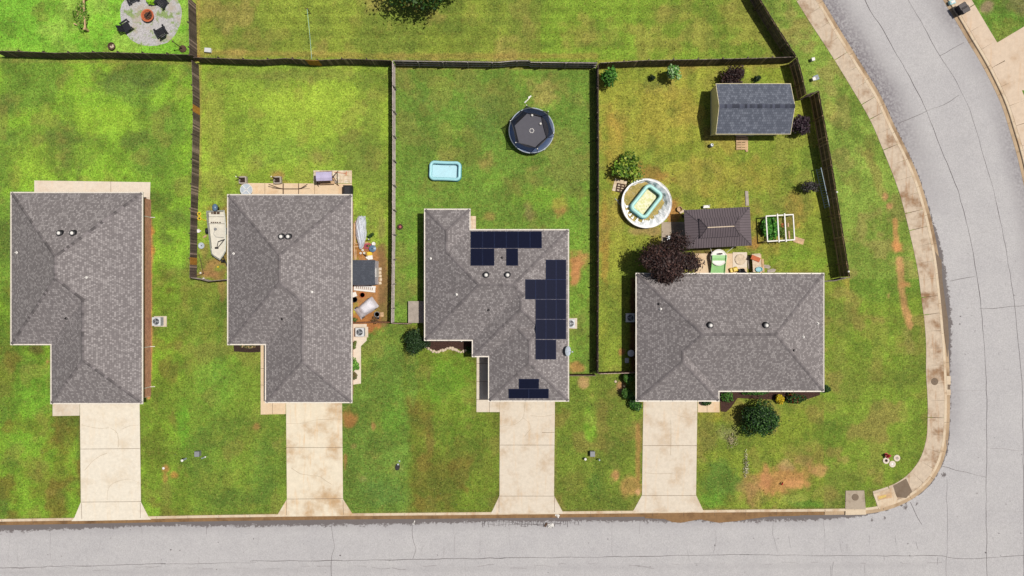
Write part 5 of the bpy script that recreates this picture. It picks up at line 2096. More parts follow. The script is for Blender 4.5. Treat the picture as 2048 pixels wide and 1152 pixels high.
m.sheet([(2.25 * math.cos(a), 2.25 * math.sin(a)) for a in np.linspace(0, 2 * math.pi, 41)[:-1]], .10)
m.build('pool_floor', MAT['muck'], r)
m = MB()
m.tube([((RP + .02) * math.cos(a), (RP + .02) * math.sin(a) * .985, h_ + .01) for a, h_, _ in lay], .03, 6, True)
m.build('top_rail', MAT['white'], r)
for k in range(10):                                            # wrinkles of liner spilling over the floor
    a = R(185 + k * 15 + rg.uniform(-4, 4))
    m = MB()
    L_ = rg.uniform(.35, .75)
    m.xf((2.0 * math.cos(a), 2.0 * math.sin(a), .1), rz=a + math.pi)
    m.add([(0, -.14, .1), (0, .14, .1), (L_, .02, .03), (L_ * .5, 0, .12)], [(0, 3, 1), (3, 2, 1), (0, 2, 3)])
    m.build('liner_fold', MAT['liner'], r)
paddling('inflatable_pool', 'aqua inflatable pool full of leaves inside the collapsed round pool', 1291, 404, 52, 1.65, 1.08, .2, (MAT['teal'], MAT['aqua']), MAT['scum'], z=.11, bow=.02)
# blocks and pallet next to it
r = at('pallet', 'brick coloured slab with a small wooden pallet by the round pool', 'pallet', 1239, 372, -14)
m = MB()
m.box(-.62, .62, -.62, .62, 0, .05)
m.build('paving_slab', MAT['flags'], r)
m = MB()
m.xf((.15, -.18, .05), rz=.05)
for k in range(4):
    m.box(-.42, .42, -.42 + k * .25, -.32 + k * .25, .1, .13)
for k in range(3):
    m.box(-.42 + k * .37, -.32 + k * .37, -.42, .43, 0, .098)
m.build('slat', MAT['wood_dark'], r)
r = at('pool_hose', 'thin pale hose trailing from the round pool', 'hose', 1236, 402)
m = MB()
m.tube([(-.3, .25, .03), (-.1, .05, .03), (.05, -.2, .03), (.35, -.5, .05)], .025, 6)
m.tube([(-.05, .0, .05), (.2, .2, .05), (.45, .28, .05)], .02, 6)
m.build('hose_coil', MAT['dish'], r)

# ---- gazebo
gx, gy = W(1436, 455.5, 2.3)
r = thing('gazebo', 'gazebo with a brown two tier metal roof', 'gazebo', (gx, gy, 0), R(2.9))


def hip_metal(root, name, hx, hy, z0, z1, rl, sp=.24, open_=0.0):
    """four slopes with standing ribs; rl: half length of the ridge"""
    m = MB()
    c = [(-hx, -hy, z0), (hx, -hy, z0), (hx, hy, z0), (-hx, hy, z0)]
    rd = [(-rl, 0, z1), (rl, 0, z1)]
    m.add(c + rd, [(0, 1, 5, 4), (1, 2, 5), (2, 3, 4, 5), (3, 0, 4)])
    m.add([(x, y, z0 - .06) for x, y, _ in c] + c, [(3, 2, 1, 0), (0, 1, 5, 4), (1, 2, 6, 5), (2, 3, 7, 6), (3, 0, 4, 7)])
    o = m.build(name, MAT['metal_roof'], root)
    m = MB()
    # ribs run up the slope
    k = int(2 * hx / sp)
    for i in range(k + 1):
        x = -hx + 2 * hx * i / k
        t = min(1.0, (hx - abs(x)) / (hx - rl)) if hx > rl else 1
        for s in (-1, 1):
            if t > .03:
                m.beam((x, s * hy, z0 + .012), (x, s * hy * (1 - t), z0 + (z1 - z0) * t + .012), .035, .03)
    k = int(2 * hy / sp)
    for i in range(k + 1):
        y = -hy + 2 * hy * i / k
        t = (hy - abs(y)) / hy
        for s in (-1, 1):
            if t > .03:
                m.beam((s * hx, y, z0 + .012), (s * (hx - (hx - rl) * t), y, z0 + (z1 - z0) * t + .012), .035, .03)
    for a, b in ((c[0], rd[0]), (c[3], rd[0]), (c[1], rd[1]), (c[2], rd[1]), (rd[0], rd[1])):
        m.beam((a[0], a[1], a[2] + .02), (b[0], b[1], b[2] + .02), .06, .03)
    m.build('seam_rib', MAT['metal_rib'], o)
    return o


hip_metal(r, 'roof', 3.2, 1.88, 2.25, 2.95, 1.35)
up = hip_metal(r, 'upper_roof', 1.95, .95, 2.86, 3.3, 1.28)
m = MB()
m.beam((-1.28, 0, 3.335), (1.28, 0, 3.335), .09, .04)
m.build('ridge_bar', MAT['stone'], up)
for sx in (-1, 1):
    for sy in (-1, 1):
        m = MB()
        m.box(sx * 2.75 - .08, sx * 2.75 + .08, sy * 1.5 - .08, sy * 1.5 + .08, 0, 2.3)
        m.box(sx * 2.75 - .14, sx * 2.75 + .14, sy * 1.5 - .14, sy * 1.5 + .14, 0, .12)
        m.build('post', MAT['metal_rib'], r)
m = MB()
for sy in (-1, 1):
    m.box(-2.67, 2.67, sy * 1.5 - .04, sy * 1.5 + .04, 2.05, 2.18)
for sx in (-1, 1):
    m.box(sx * 2.75 - .04, sx * 2.75 + .04, -1.42, 1.42, 2.05, 2.18)
m.build('beam', MAT['metal_rib'], r)
# things round the gazebo
r = at('plank', 'weathered grey plank on the grass by the gazebo corner', 'plank', 1493.5, 397, 3)
m = MB()
m.box(-.17, .17, -.72, .72, .02, .06, .01)
m.box(-.15, .02, -.4, .75, .06, .09)
m.build('board', MAT['wood_grey'], r)
r = at('barbecue_grill', 'black kettle grill with silver lid half under the gazebo edge', 'grill', 1346, 477)
m = MB()
m.lathe([(.12, .55), (.3, .68), (.34, .8)], 20)
m.build('bowl', MAT['black_plastic'], r)
m = MB()
m.lathe([(.35, .8), (.32, .92), (.15, 1.02), (.001, 1.04)], 20)
m.beam((-.1, 0, 1.08), (.1, 0, 1.08), .03)
m.build('lid', MAT['black_plastic'], r)
m = MB()
m.box(.36, .8, -.22, .22, .76, .8)
m.box(-.75, -.37, -.2, .2, .76, .8)
m.build('side_shelf', MAT['steel'], r)
for a in (30, 150, 270):
    m = MB()
    m.tube([(.2 * math.cos(R(a)), .2 * math.sin(R(a)), .65), (.36 * math.cos(R(a)), .36 * math.sin(R(a)), 0)], .02, 6)
    m.build('leg', MAT['dark_metal'], r)
r = at('planter_pot', 'broken clay pot by the gazebo corner', 'pot', 1358, 419)
m = MB()
m.lathe([(.16, 0), (.25, .3), (.27, .34), (.23, .34), (.2, .1)], 16)
m.build('pot', MAT['wood'], r)
m = MB()
m.xf((.3, -.22, 0), rz=.4)
m.box(-.3, .3, -.12, .12, 0, .2, .02)
m.build('block', MAT['stone'], r)
r = at('folded_chair', 'white folded chair under the back edge of the gazebo', 'chair', 1411, 414.5, 4)
m = MB()
m.box(-.32, .32, -.12, .16, .35, .4, .01)
m.build('seat', MAT['white'], r)
m = MB()
for s in (-1, 1):
    m.tube([(s * .3, -.1, 0), (s * .3, .15, .7)], .025, 6)
m.build('frame', MAT['steel'], r)
# slide and things on the back patio
r = at('play_slide', 'pale green toy slide with a round white top on the patio', 'slide', 1434, 528)
m = MB()
vs, fs = [], []
prof = [(.85, .78), (.55, .74), (.2, .62), (-.3, .4), (-.8, .2), (-1.2, .1), (-1.4, .09)]
for y, z in prof:
    wd = .70 + .05 * abs(y) * .6
    for x, dz in ((-wd, .16), (-wd + .05, .16), (-wd + .09, 0), (wd - .09, 0), (wd - .05, .16), (wd, .16)):
        vs.append((x, y, z + dz))
for i in range(len(prof) - 1):
    for k in range(5):
        fs.append((i * 6 + k, i * 6 + k + 1, (i + 1) * 6 + k + 1, (i + 1) * 6 + k))
m.add(vs, fs)
m.build('chute', MAT['green_plastic'], r)
m = MB()
m.lathe([(.76, 0), (.8, .6), (.82, .68), (.74, .70), (.70, .66)], 28, (0, .62, 0))
m.build('tower', MAT['white'], r)
m = MB()
m.box(-.1, .28, .92, 1.05, .88, .98)
m.build('handle', MAT['soil'], r)
for s in (-1, 1):
    m = MB()
    m.tube([(s * .72, 1.1, .85), (s * (1.15 if s < 0 else 1.6), 1.9, 1.35)], .025, 6)
    m.build('stay', MAT['white'], r)
r = at('toy_truck', 'bright yellow toy by the eave of the corner house', 'toy', 1466, 540, 15)
m = MB()
m.box(-.38, .38, -.2, .24, .12, .34, .04)
m.box(-.1, .3, -.16, .2, .34, .5, .04)
m.build('toy_cab', MAT['yellow'], r)
for sx in (-1, 1):
    for sy in (-1, 1):
        m = MB()
        m.xf((sx * .24, sy * .22, .1), rx=R(90))
        m.cyl((0, 0), .1, -.04, .04, 12)
        m.build('wheel', MAT['black_plastic'], r)
r = at('potting_tray', 'black plastic trays heaped at the patio edge', 'trays', 1484, 542.5)
m = MB()
for k in range(7):
    m.xf((random.uniform(-.5, .5), random.uniform(-.3, .2), .02 + k * .03), rz=random.uniform(0, 3), ry=random.uniform(-.2, .2))
    m.lathe([(.13, 0), (.2, .2), (.21, .22), (.17, .2), (.12, .03)], 10)
m.build('tray', MAT['black_plastic'], r)
r = at('fire_table', 'pale stone slab with a scorched centre on the patio', 'slab', 1480, 519)
m = MB()
m.lathe([(.5, .06), (.55, .12), (.5, .16), (.28, .14), (.05, .13)], 26)
m.build('slab_ring', MAT['stone'], r)
m = MB()
m.box(-.74, .68, -.8, .72, .0, .06)
m.build('slab_plate', MAT['patio_pale'], r)
r = at('work_table', 'raw wooden table with an orange board and tools behind the corner house', 'table', 1509, 525, 4)
m = MB()
m.box(-.42, .42, -.95, .85, .62, .67)
m.build('tabletop', MAT['stone'], r)
for sx in (-1, 1):
    for y in (-.85, .75):
        m = MB()
        m.box(sx * .36 - .04, sx * .36 + .04, y - .04, y + .04, 0, .62)
        m.build('leg', MAT['wood'], r)
m = MB()
m.xf((-.1, .38, .72), rz=-.45)
m.box(-.45, .45, -.22, .22, 0, .05)
m.build('board', MAT['clay'], r)
m = MB()
m.lathe([(.3, 0), (.36, .16), (.3, .16), (.26, .05)], 16, (.15, -.72, .67), 1, .7)
m.build('basin', MAT['teal'], r)
for k, (px, py, L_, rz, lab) in enumerate(((1520.5, 528, 1.95, 2, 'pale long plank, the inner one of a pair behind the corner house'), (1525.5, 531, 1.3, 4, 'short weathered plank, the outer one of a pair behind the corner house'), (1497, 525, 1.3, 6, 'mossy grey plank along the patio edge'))):
    r = at('plank', lab, 'plank', px, py, rz)
    m = MB()
    m.box(-.12, .12, -L_ / 2, L_ / 2, .0, .06, .008)
    m.box(-.1, -.02, -L_ / 2 + .1, L_ / 2 - .03, .062, .11)
    m.build('board', MAT['wood'] if k < 2 else MAT['wood_grey'], r)
for k, (px, py, rz, w) in enumerate(((1534, 533, -8, .75), (1543, 541, 10, .9))):
    r = at('stepping_stone', ['broken grey stepping stone near the planks', 'mossy stepping stone by the corner house eave'][k], 'stone', px, py, rz)
    m = MB()
    m.prism([(-w / 2, -.16), (w * .3, -.2), (w / 2, .02), (w * .2, .17), (-w * .45, .14)], -.02, .05)
    m.build('slab_stone', MAT['wood_grey'], r)
# garden arbour
r = at('garden_arbour', 'white timber arbour over the vegetable bed', 'arbour', 1560, 456, 3.4, zw=1.3)
m = MB()
for y in (-1.24, 1.24):
    m.box(-1.37, 1.37, y - .055, y + .055, 1.3, 1.42)
m.build('beam', MAT['white'], r)
m = MB()
for x in (-1.33, 1.33):
    m.box(x - .05, x + .05, -1.18, 1.18, 1.3, 1.42)
m.build('end_beam', MAT['white'], r)
for x in (-.24, .46):
    m = MB()
    m.box(x - .055, x + .055, -1.4, 1.4, 1.424, 1.52)
    m.build('rafter', MAT['white'], r)
for x in (-1.33, 1.33):
    for y in (-1.2, 1.2):
        m = MB()
        m.box(x - .05, x + .05, y - .05, y + .05, 0, 1.298)
        m.build('post', MAT['white'], r)
r = at('board', 'pale orange board lying at the corner of the white arbour', 'board', 1597, 481, -17)
r.name = 'timber_sheet'
m = MB()
m.box(-.55, .55, -.28, .28, .0, .03)
m.box(-.5, -.44, -.26, .26, .03, .06)
m.build('plywood', MAT['wood'], r)
for px, py, L_, rz, lab in ((1576, 450, .35, 3, 'short yellow stake in the vegetable bed'), (1578, 470, .75, 5, 'pale stake lying in the vegetable bed')):
    r = at('garden_stake', lab, 'stake', px, py, rz)
    m = MB()
    m.box(-.07, .07, -L_ / 2, L_ / 2, .02, .07)
    m.box(-.02, .02, L_ / 2, L_ / 2 + .08, .02, .06)
    m.build('stake', MAT['wood'], r)
r = at('paving_block', 'small clay coloured block in the vegetable bed', 'block', 1566, 452, 10)
m = MB()
m.box(-.17, .17, -.25, .25, 0, .08, .015)
m.box(-.12, .12, -.2, .2, .08, .12, .01)
m.build('block', MAT['clay'], r)
# ladder on the fence
r = at('ladder', 'pale blue aluminium ladder hung along the tall fence', 'ladder', 1647, 376, -77.5 + 180, zw=1.0)
m = MB()
for z, y in ((.6, .13), (1.2, -.09)):
    m.beam((-2.0, y, z), (2.0, y, z), .05, .09)
m.build('stile', MAT['ladder'], r)
for k in range(17):
    m = MB()
    x = -1.88 + k * .235
    m.beam((x, .12, .6), (x, -.08, 1.2), .05, .04)
    m.build('rung', MAT['ladder'], r)
# ---- shed with the blue-grey roof
ze = 2.25
a = W(1432, 268, ze)
b = W(1581, 167.5, ze)
bx0, bx1 = W(1421, 0)[0], W(1550, 0)[0]
cx, cy = (a[0] + b[0]) / 2, (a[1] + b[1]) / 2
r = thing('garden_shed', 'beige garden shed with a blue grey shingled gable roof', 'shed', (cx, cy, 0))
hx, hy = (b[0] - a[0]) / 2, (b[1] - a[1]) / 2
zr = ze + 1.15
m = MB()
k = math.hypot(1.15, hy) / hy
m.add([(-hx, -hy, ze), (hx, -hy, ze), (hx, 0, zr), (-hx, 0, zr)], [(0, 1, 2, 3)], [[(0, 0), (2 * hx, 0), (2 * hx, hy * k), (0, hy * k)]])
m.add([(-hx, 0, zr), (hx, 0, zr), (hx, hy, ze), (-hx, hy, ze)], [(0, 1, 2, 3)], [[(0, 5 + hy * k), (2 * hx, 5 + hy * k), (2 * hx, 5), (0, 5)]])
rf = m.build('roof', MAT['shingle_blue'], r)
m = MB()
for i in range(30):
    x0 = -hx + 2 * hx * i / 30
    g_ = random.choice([.5, .62, .8, 1, 1.15])
    m.c = tuple(v * g_ for v in A((86, 90, 106)))
    x1 = x0 + 2 * hx / 30 * 1.1
    d = .2
    dz = d * 1.15 / hy
    m.add([(x0, 0, zr + .02), (x1, 0, zr + .03), (x1, -d, zr - dz + .026), (x0, -d, zr - dz + .016), (x1, d, zr - dz + .026), (x0, d, zr - dz + .016)], [(3, 2, 1, 0), (0, 1, 4, 5)])
m.build('ridge_cap', MAT['cap'], rf)
m = MB()
for s in (-1, 1):
    m.beam((-hx + .0, s * (hy + .01), ze - .05), (hx, s * (hy + .01), ze - .05), .03, .12)
for sx in (-1, 1):
    for s in (-1, 1):
        m.beam((sx * (hx + .012), s * hy, ze - .06), (sx * (hx + .012), 0, zr - .06), .03, .12)
m.build('fascia', MAT['siding'], rf)
wx0, wx1 = bx0 - cx, bx1 - cx
wy0, wy1 = W(0, 271)[1] - cy, hy - .14
zt = lambda y: zr - abs(y) / hy * 1.15 - .04
m = MB()
vs = [(wx0, wy0, -.05), (wx1, wy0, -.05), (wx1, wy1, -.05), (wx0, wy1, -.05), (wx0, wy0, zt(wy0)), (wx1, wy0, zt(wy0)), (wx1, wy1, zt(wy1)), (wx0, wy1, zt(wy1)), (wx0, 0, zt(0)), (wx1, 0, zt(0))]
m.add(vs, [(0, 1, 5, 4), (2, 3, 7, 6), (3, 0, 4, 8, 7), (1, 2, 6, 9, 5)])
m.build('wall', MAT['siding'], r)
for x, y in ((wx0, wy0), (wx0, wy1), (wx1, wy0), (wx1, wy1)):
    m = MB()
    m.box(x - .05, x + .05, y - .05, y + .05, -.05, min(zt(y), ze) - .05)
    m.build('corner_trim', MAT['siding'], r)
dx = W(1488, 0)[0] - cx
for s in (-1, 1):
    m = MB()
    m.box(dx + s * .47 - .45, dx + s * .47 + .45, wy0 - .06, wy0 + .01, .1, 2.05)
    m.beam((dx + s * .47 - .4, wy0 - .07, .2), (dx + s * .47 + .4, wy0 - .07, 1.95), .02, .1)
    d_ = m.build('door', MAT['white'], r)
    m = MB()
    m.box(dx + s * .08 - .02, dx + s * .08 + .02, wy0 - .12, wy0 - .062, 1.0, 1.15)
    m.build('handle', MAT['dark_metal'], d_)
r = at('wooden_ramp', 'bleached wooden ramp of pallets at the shed door', 'ramp', 1483, 286, 0)
m = MB()
for k in range(6):
    y = -.68 + k * .245
    m.box(-.58 + random.uniform(-.03, .03), .4 + random.uniform(-.05, .25), y, y + .19, .12, .15)
for x in (-.5, -.05, .35):
    m.box(x - .04, x + .04, -.7, .72, 0, .118)
m.build('tread', MAT['wood'], r)
m = MB()
m.box(.38, .62, -.85, .6, .05, .1)
m.box(.4, .6, -.9, -.86, 0, .12)
m.build('side_board', MAT['wood'], r)
r = at('gas_cylinder', 'small grey gas bottle below the shed', 'gas bottle', 1421, 292)
m = MB()
m.lathe([(.15, 0), (.19, .05), (.19, .38), (.13, .48), (.05, .5), (.05, .56)], 16)
m.build('bottle', MAT['grey_plastic'], r)
m = MB()
m.lathe([(.12, .5), (.13, .62), (.11, .62), (.1, .52)], 14)
m.build('collar', MAT['steel'], r)

# ---- top-left corner: fire bowl and chairs
r = at('fire_bowl', 'round orange rimmed fire bowl on the white gravel', 'fire bowl', 295, 31, zw=.35)
m = MB()
m.lathe([(.2, .05), (.4, .1), (.52, .3), (.56, .36), (.64, .38), (.64, .41), (.52, .41), (.46, .3), (.3, .16), (.001, .14)], 28)
m.build('bowl', MAT['clay'], r)
m = MB()
for k in range(9):
    a = k * .7
    m.tube([(.4 * math.cos(a), .4 * math.sin(a), .2 + .02 * k), (-.36 * math.cos(a + .5), -.36 * math.sin(a + .5), .26 + .01 * k)], .045, 7)
m.build('ash_log', MAT['wood_dark'], r)
m = MB()
m.tube([(-.1, -.15, .45), (.35, .4, .5)], .035, 6)
m.build('poker', MAT['black_plastic'], r)


def lawn_chair():
    r = thing('lawn_chair', '', 'chair')
    m = MB()
    for k in range(5):
        y = -.34 + k * .14
        m.box(-.38, .38, y, y + .125, .36 + .01 * k, .39 + .01 * k)
    m.build('seat', MAT['black_plastic'], r)
    m = MB()
    for k in range(5):
        x = -.36 + k * .15
        m.add([(x, -.36, .36), (x + .135, -.36, .36), (x + .135, -.74, .98), (x, -.74, .98), (x, -.39, .34), (x + .135, -.39, .34), (x + .135, -.77, .96), (x, -.77, .96)], [(0, 1, 2, 3), (7, 6, 5, 4), (0, 4, 5, 1), (1, 5, 6, 2), (2, 6, 7, 3), (3, 7, 4, 0)])
    m.build('backrest', MAT['black_plastic'], r)
    for s in (-1, 1):
        m = MB()
        m.box(s * .47 - .09, s * .47 + .09, -.42, .46, .56, .59, .008)
        m.build('armrest', MAT['black_plastic'], r)
        for y in (-.34, .38):
            m = MB()
            m.box(s * .44 - .04, s * .44 + .04, y - .05, y + .05, 0, .558)
            m.build('leg', MAT['black_plastic'], r)
    return r


proto = lawn_chair()
for i, (px, py, rz, lab) in enumerate(((252, 52, -57, 'black garden chair on the weedy edge of the gravel circle'), (321, 62, 30, 'black garden chair below the fire bowl on the clean gravel'), (322, 4, 148, 'black garden chair above the fire bowl, cut by the photo edge beside the lime clump'), (264, -5, 205, 'black garden chair almost wholly cut off by the top edge of the photo'))):
    o = proto if i == 0 else copy_tree(proto)
    x, y = W(px, py, .5)
    o.location = (x, y, .012)
    o.rotation_euler = (0, 0, R(rz))
    tag(o, lab, 'chair', 'garden chairs round the fire bowl')
r = at('planter_pot', 'round brown pot near the dark fence below the gravel circle', 'pot', 226, 94)
m = MB()
m.lathe([(.26, 0), (.36, .3), (.38, .34), (.32, .34), (.27, .2), (.001, .18)], 22)
m.build('pot', MAT['wood_dark'], r)
m = MB()
for k in range(7):
    m.ball((random.uniform(-.16, .16), random.uniform(-.16, .16), .2), random.uniform(.06, .1), 8)
m.build('pebble', MAT['stone'], r)
r = at('bird_feeder_pole', 'tall thin brown pole standing in a round base in the fence corner', 'pole', 366, 98)
m = MB()
m.lathe([(.36, 0), (.36, .1), (.28, .16), (.2, .22)], 20)
m.build('base', MAT['wood_dark'], r)
m = MB()
m.tube([(0, 0, .1), (-.03, .02, 2.2)], .05, 8, r1=.035)
m.tube([(-.03, .02, 2.2), (.0, .05, 2.28)], .08, 8)
m.build('pole', MAT['wood_dark'], r)
r = at('timber_edging', 'pale timber rails framing the overgrown garden row', 'timber', 168, 30)
m = MB()
m.beam((.42, -1.6, .5), (.28, 1.6, .55), .13, .13)
m.beam((.35, -1.5, .05), (-.85, -.95, .3), .1, .1)
m.build('rail', MAT['wood'], r)
for x, y in ((.44, -1.6), (.28, 1.5)):
    m = MB()
    m.box(x - .1, x + .1, y - .1, y + .1, 0, .72)
    m.build('post', MAT['wood'], r)
for px, py, lab in ((157, 14, 'white seed head at the end of the garden row'),):
    pass
# ---- wide lawn
r = at('plastic_crate', 'small white plastic box near the fence crossing', 'box', 418, 102, -5)
m = MB()
m.box(-.32, .3, -.2, .2, .0, .3, .03)
m.build('box', MAT['white'], r)
m = MB()
m.box(-.34, .32, -.22, .22, .3, .35, .02)
m.build('lid', MAT['ac'], r)
r = at('washing_line', 'thin green clothesline strung from a small post to the fence', 'line', 621, 27)
m = MB()
m.tube([(0, 0, 0), (0, .02, 1.3)], .045, 8)
m.box(-.22, .22, -.02, .02, 1.22, 1.28)
m.build('post', MAT['wood_dark'], r)
m = MB()
p1 = W(623.5, 118, 1.7)
p0 = W(621, 27)
m.tube([(0, .02, 1.26), ((p1[0] - p0[0]) * .5, (p1[1] - p0[1]) * .5, 1.36), (p1[0] - p0[0], p1[1] - p0[1], 1.7)], .016, 5)
m.build('line', MAT['aqua'], r)

# ---- boat on its trailer
r = thing('fishing_boat', 'worn white flat fishing boat on a trailer beside the house', 'boat', (*W(433, 465, .9), 0))
ox, oy = W(433, 465, .9)
out = [(412.2, 421.5), (448.8, 420), (450.5, 433), (452.2, 455), (452.6, 480), (451.6, 503), (446, 513), (439.5, 521), (430, 515), (422.5, 508.5), (420, 495), (416, 463), (413.5, 440)]
O = [(W(a, b, .95)[0] - ox, W(a, b, .95)[1] - oy) for a, b in out]
if sum(O[i - 1][0] * O[i][1] - O[i][0] * O[i - 1][1] for i in range(len(O))) < 0:
    O = O[::-1]
cxo, cyo = sum(p[0] for p in O) / len(O), sum(p[1] for p in O) / len(O)
sc = lambda P_, k, ky=None: [(cxo + (x - cxo) * k, cyo + (y - cyo) * (ky or k)) for x, y in P_]
I = sc(O, .88, .95)
I2 = sc(O, .86, .94)
B = sc(O, .78, .9)
n = len(O)
m = MB()
vs = [(x, y, .42) for x, y in B] + [(x, y, .95) for x, y in O] + [(x, y, .97) for x, y in I] + [(x, y, .72) for x, y in I2]
fs = [tuple(range(n))[::-1]]
for l in range(3):
    for i in range(n):
        j = (i + 1) % n
        fs.append((l * n + i, l * n + j, (l + 1) * n + j, (l + 1) * n + i))
m.add(vs, fs)
m.build('hull', MAT['boat_hull'], r)
m = MB()
m.sheet(sc(O, .865, .945), .725)
m.build('deck', MAT['boat_deck'], r)
bl = lambda px, py, z: (W(px, py, z)[0] - ox, W(px, py, z)[1] - oy)
m = MB()
a, b = bl(419, 506, .9), bl(449, 481, .9)
m.prism([bl(420.5, 497, .9), bl(450, 497, .9), bl(449.5, 503, .9), bl(439.5, 518, .9), bl(424.5, 508, .9)], .74, .9)
m.build('bow_deck', MAT['boat_deck'], r)
for y0, y1 in ((428, 433), (443, 447)):
    m = MB()
    p, q = bl(417, y1, .95), bl(449, y0, .95)
    m.box(p[0], q[0], p[1], q[1], .74, .92, .02)
    m.build('bench', MAT['boat_deck'], r)
for x in (424, 428, 431, 435, 438):
    m = MB()
    p = bl(x, 426, .95)
    m.box(p[0] - .06, p[0] + .06, p[1] - .12, p[1] + .12, .93, .99)
    m.build('fitting', MAT['wood_dark'], r)
for x in (423, 427, 431, 435, 440):
    m = MB()
    p = bl(x, 445, .95)
    m.box(p[0] - .07, p[0] + .07, p[1] - .05, p[1] + .05, .93, .97)
    m.build('fitting', MAT['wood_dark'], r)
m = MB()
p = bl(430, 415, 1.2)
m.lathe([(.2, .95), (.3, 1.05), (.32, 1.25), (.24, 1.38), (.001, 1.42)], 18, (p[0], p[1], 0), .85, 1.15)
mo = m.build('outboard_motor', MAT['motor'], r, True)
m = MB()
m.box(p[0] - .1, p[0] + .1, p[1] - .1, p[1] + .12, .35, .96)
m.box(p[0] - .14, p[0] + .14, p[1] - .35, p[1] - .1, .8, .98)
m.build('motor_shaft', MAT['dark_metal'], mo)
m = MB()
P_ = [bl(448, 479, 1.05), bl(436, 483, 1.05), bl(433, 496, 1.05)]
m.tube([(*P_[0], 1.05), (*P_[1], 1.02), (*P_[2], .98)], .035, 6)
m.tube([(*bl(449, 478, 1.05), 1.0), (*bl(434, 497, 1.0), .98)], .03, 6)
p = bl(433, 496, 1)
m.box(p[0] - .18, p[0] + .16, p[1] - .08, p[1] + .1, .9, 1.0, .02)
m.build('trolling_motor', MAT['dark_metal'], r)
m = MB()
m.tube([(*bl(430, 458, .8), .78), (*bl(427, 468, .8), .78), (*bl(432, 474, .8), .78), (*bl(447, 475, .9), .85)], .018, 5)
p = bl(430, 458, .9)
m.lathe([(.13, .74), (.14, .84), (.08, .9), (.001, .91)], 12, (p[0], p[1], 0))
m.build('foot_pedal', MAT['grey_plastic'], r)
m = MB()
for s in (420, 446):
    p, q = bl(s, 425, .4), bl(s + (436 - s) * .3, 510, .4)
    m.beam((*p, .36), (*q, .36), .08, .1)
m.beam((*bl(446, 512, .3), .34), (*bl(461, 545, .2), .30), .08, .1)
m.beam((*bl(425, 512, .3), .34), (*bl(446, 520, .2), .34), .08, .1)
p = bl(446, 522, .5)
m.box(p[0] - .1, p[0] + .14, p[1] - .12, p[1] + .12, .3, .8, .03)
tr = m.build('trailer', MAT['dark_metal'], r)
for s in (414, 454):
    p = bl(s, 462, .3)
    m = MB()
    m.xf((p[0], p[1], .3), ry=R(90))
    m.lathe([(.29, -.09), (.3, -.05), (.3, .05), (.29, .09)], 20)
    m.build('wheel', MAT['black_plastic'], tr)
# bits in the boat yard
for px, py, lab in ((399, 428, 'yellow ring toy, the upper of two touching rings'), (399.5, 437, 'yellow ring toy, the lower of two touching rings')):
    r = at('ring_toy', lab, 'toy', px, py, 0, 'yellow ring toys by the fence')
    m = MB()
    m.tube([(.16 * math.cos(a), .16 * math.sin(a), .08) for a in np.linspace(0, 6.28, 19)[:-1]], .06, 8, True)
    m.build('ring', MAT['yellow'], r, True)
    m = MB()
    m.lathe([(.06, 0), (.05, .14), (.001, .15)], 10)
    m.build('hub', MAT['wood_dark'], r)
r = at('plastic_bowl', 'white bowl lying on the grass near the slatted fence', 'bowl', 398, 462)
m = MB()
m.lathe([(.1, .01), (.17, .12), (.19, .14), (.15, .13), (.08, .04)], 16)
m.box(.16, .26, -.05, .05, .1, .13)
m.build('bowl', MAT['white'], r)
r = at('satellite_dish', 'round grey dish lying beside the boat', 'dish', 404, 491.5)
m = MB()
m.lathe([(.1, .05), (.26, .12), (.32, .2), (.29, .21), (.2, .15), (.001, .13)], 22)
m.build('dish', MAT['dish'], r, True)
m = MB()
m.lathe([(.05, .13), (.05, .2), (.001, .21)], 10)
m.box(-.04, .04, -.3, -.05, .02, .06)
m.build('bracket', MAT['dark_metal'], r)
r = at('wood_block', 'small pale wooden block beside the boat', 'block', 410.5, 473, 35)
m = MB()
m.box(-.2, .2, -.09, .09, .0, .12, .01)
m.box(-.16, .1, -.05, .06, .122, .17, .01)
m.build('block', MAT['wood'], r)
r = at('wood_block', 'yellow plastic handle on the grass by the two ring toys', 'handle', 408, 440, -15)
r.name = 'plastic_grip'
m = MB()
m.tube([(-.18, 0, .05), (.18, 0, .05)], .04, 8)
m.tube([(.18, 0, .05), (.24, -.06, .05)], .04, 8)
m.build('grip', MAT['yellow'], r)
for px, py, L_, rz, lab in ((403, 528, 1.9, 12, 'long thin brown pole lying by the slatted fence'), (460, 535, 1.1, 8, 'dark bar on the ground near the bow of the boat'), (395, 552, 1.4, -70, 'brown timber leaning at the low front fence')):
    r = at('wooden_pole', lab, 'pole', px, py, rz)
    m = MB()
    m.tube([(0, -L_ / 2, .04), (0, L_ / 2, .08)], .04, 7, r1=.03)
    m.ball((0, L_ / 2, .08), .05, 8)
    m.build('shaft', MAT['wood_dark'], r)
for px, py, lab in ((408, 557, 'white jar near the low front fence'), (402, 546, 'small white cup near the low front fence'), (437, 534, 'yellow rag on the grass below the boat')):
    r = at('litter_jar', lab, 'litter', px, py)
    m = MB()
    m.lathe([(.08, 0), (.1, .12), (.06, .18), (.07, .2), (.001, .2)], 12)
    m.build('jar', MAT['white'] if 'white' in lab else MAT['yellow'], r)

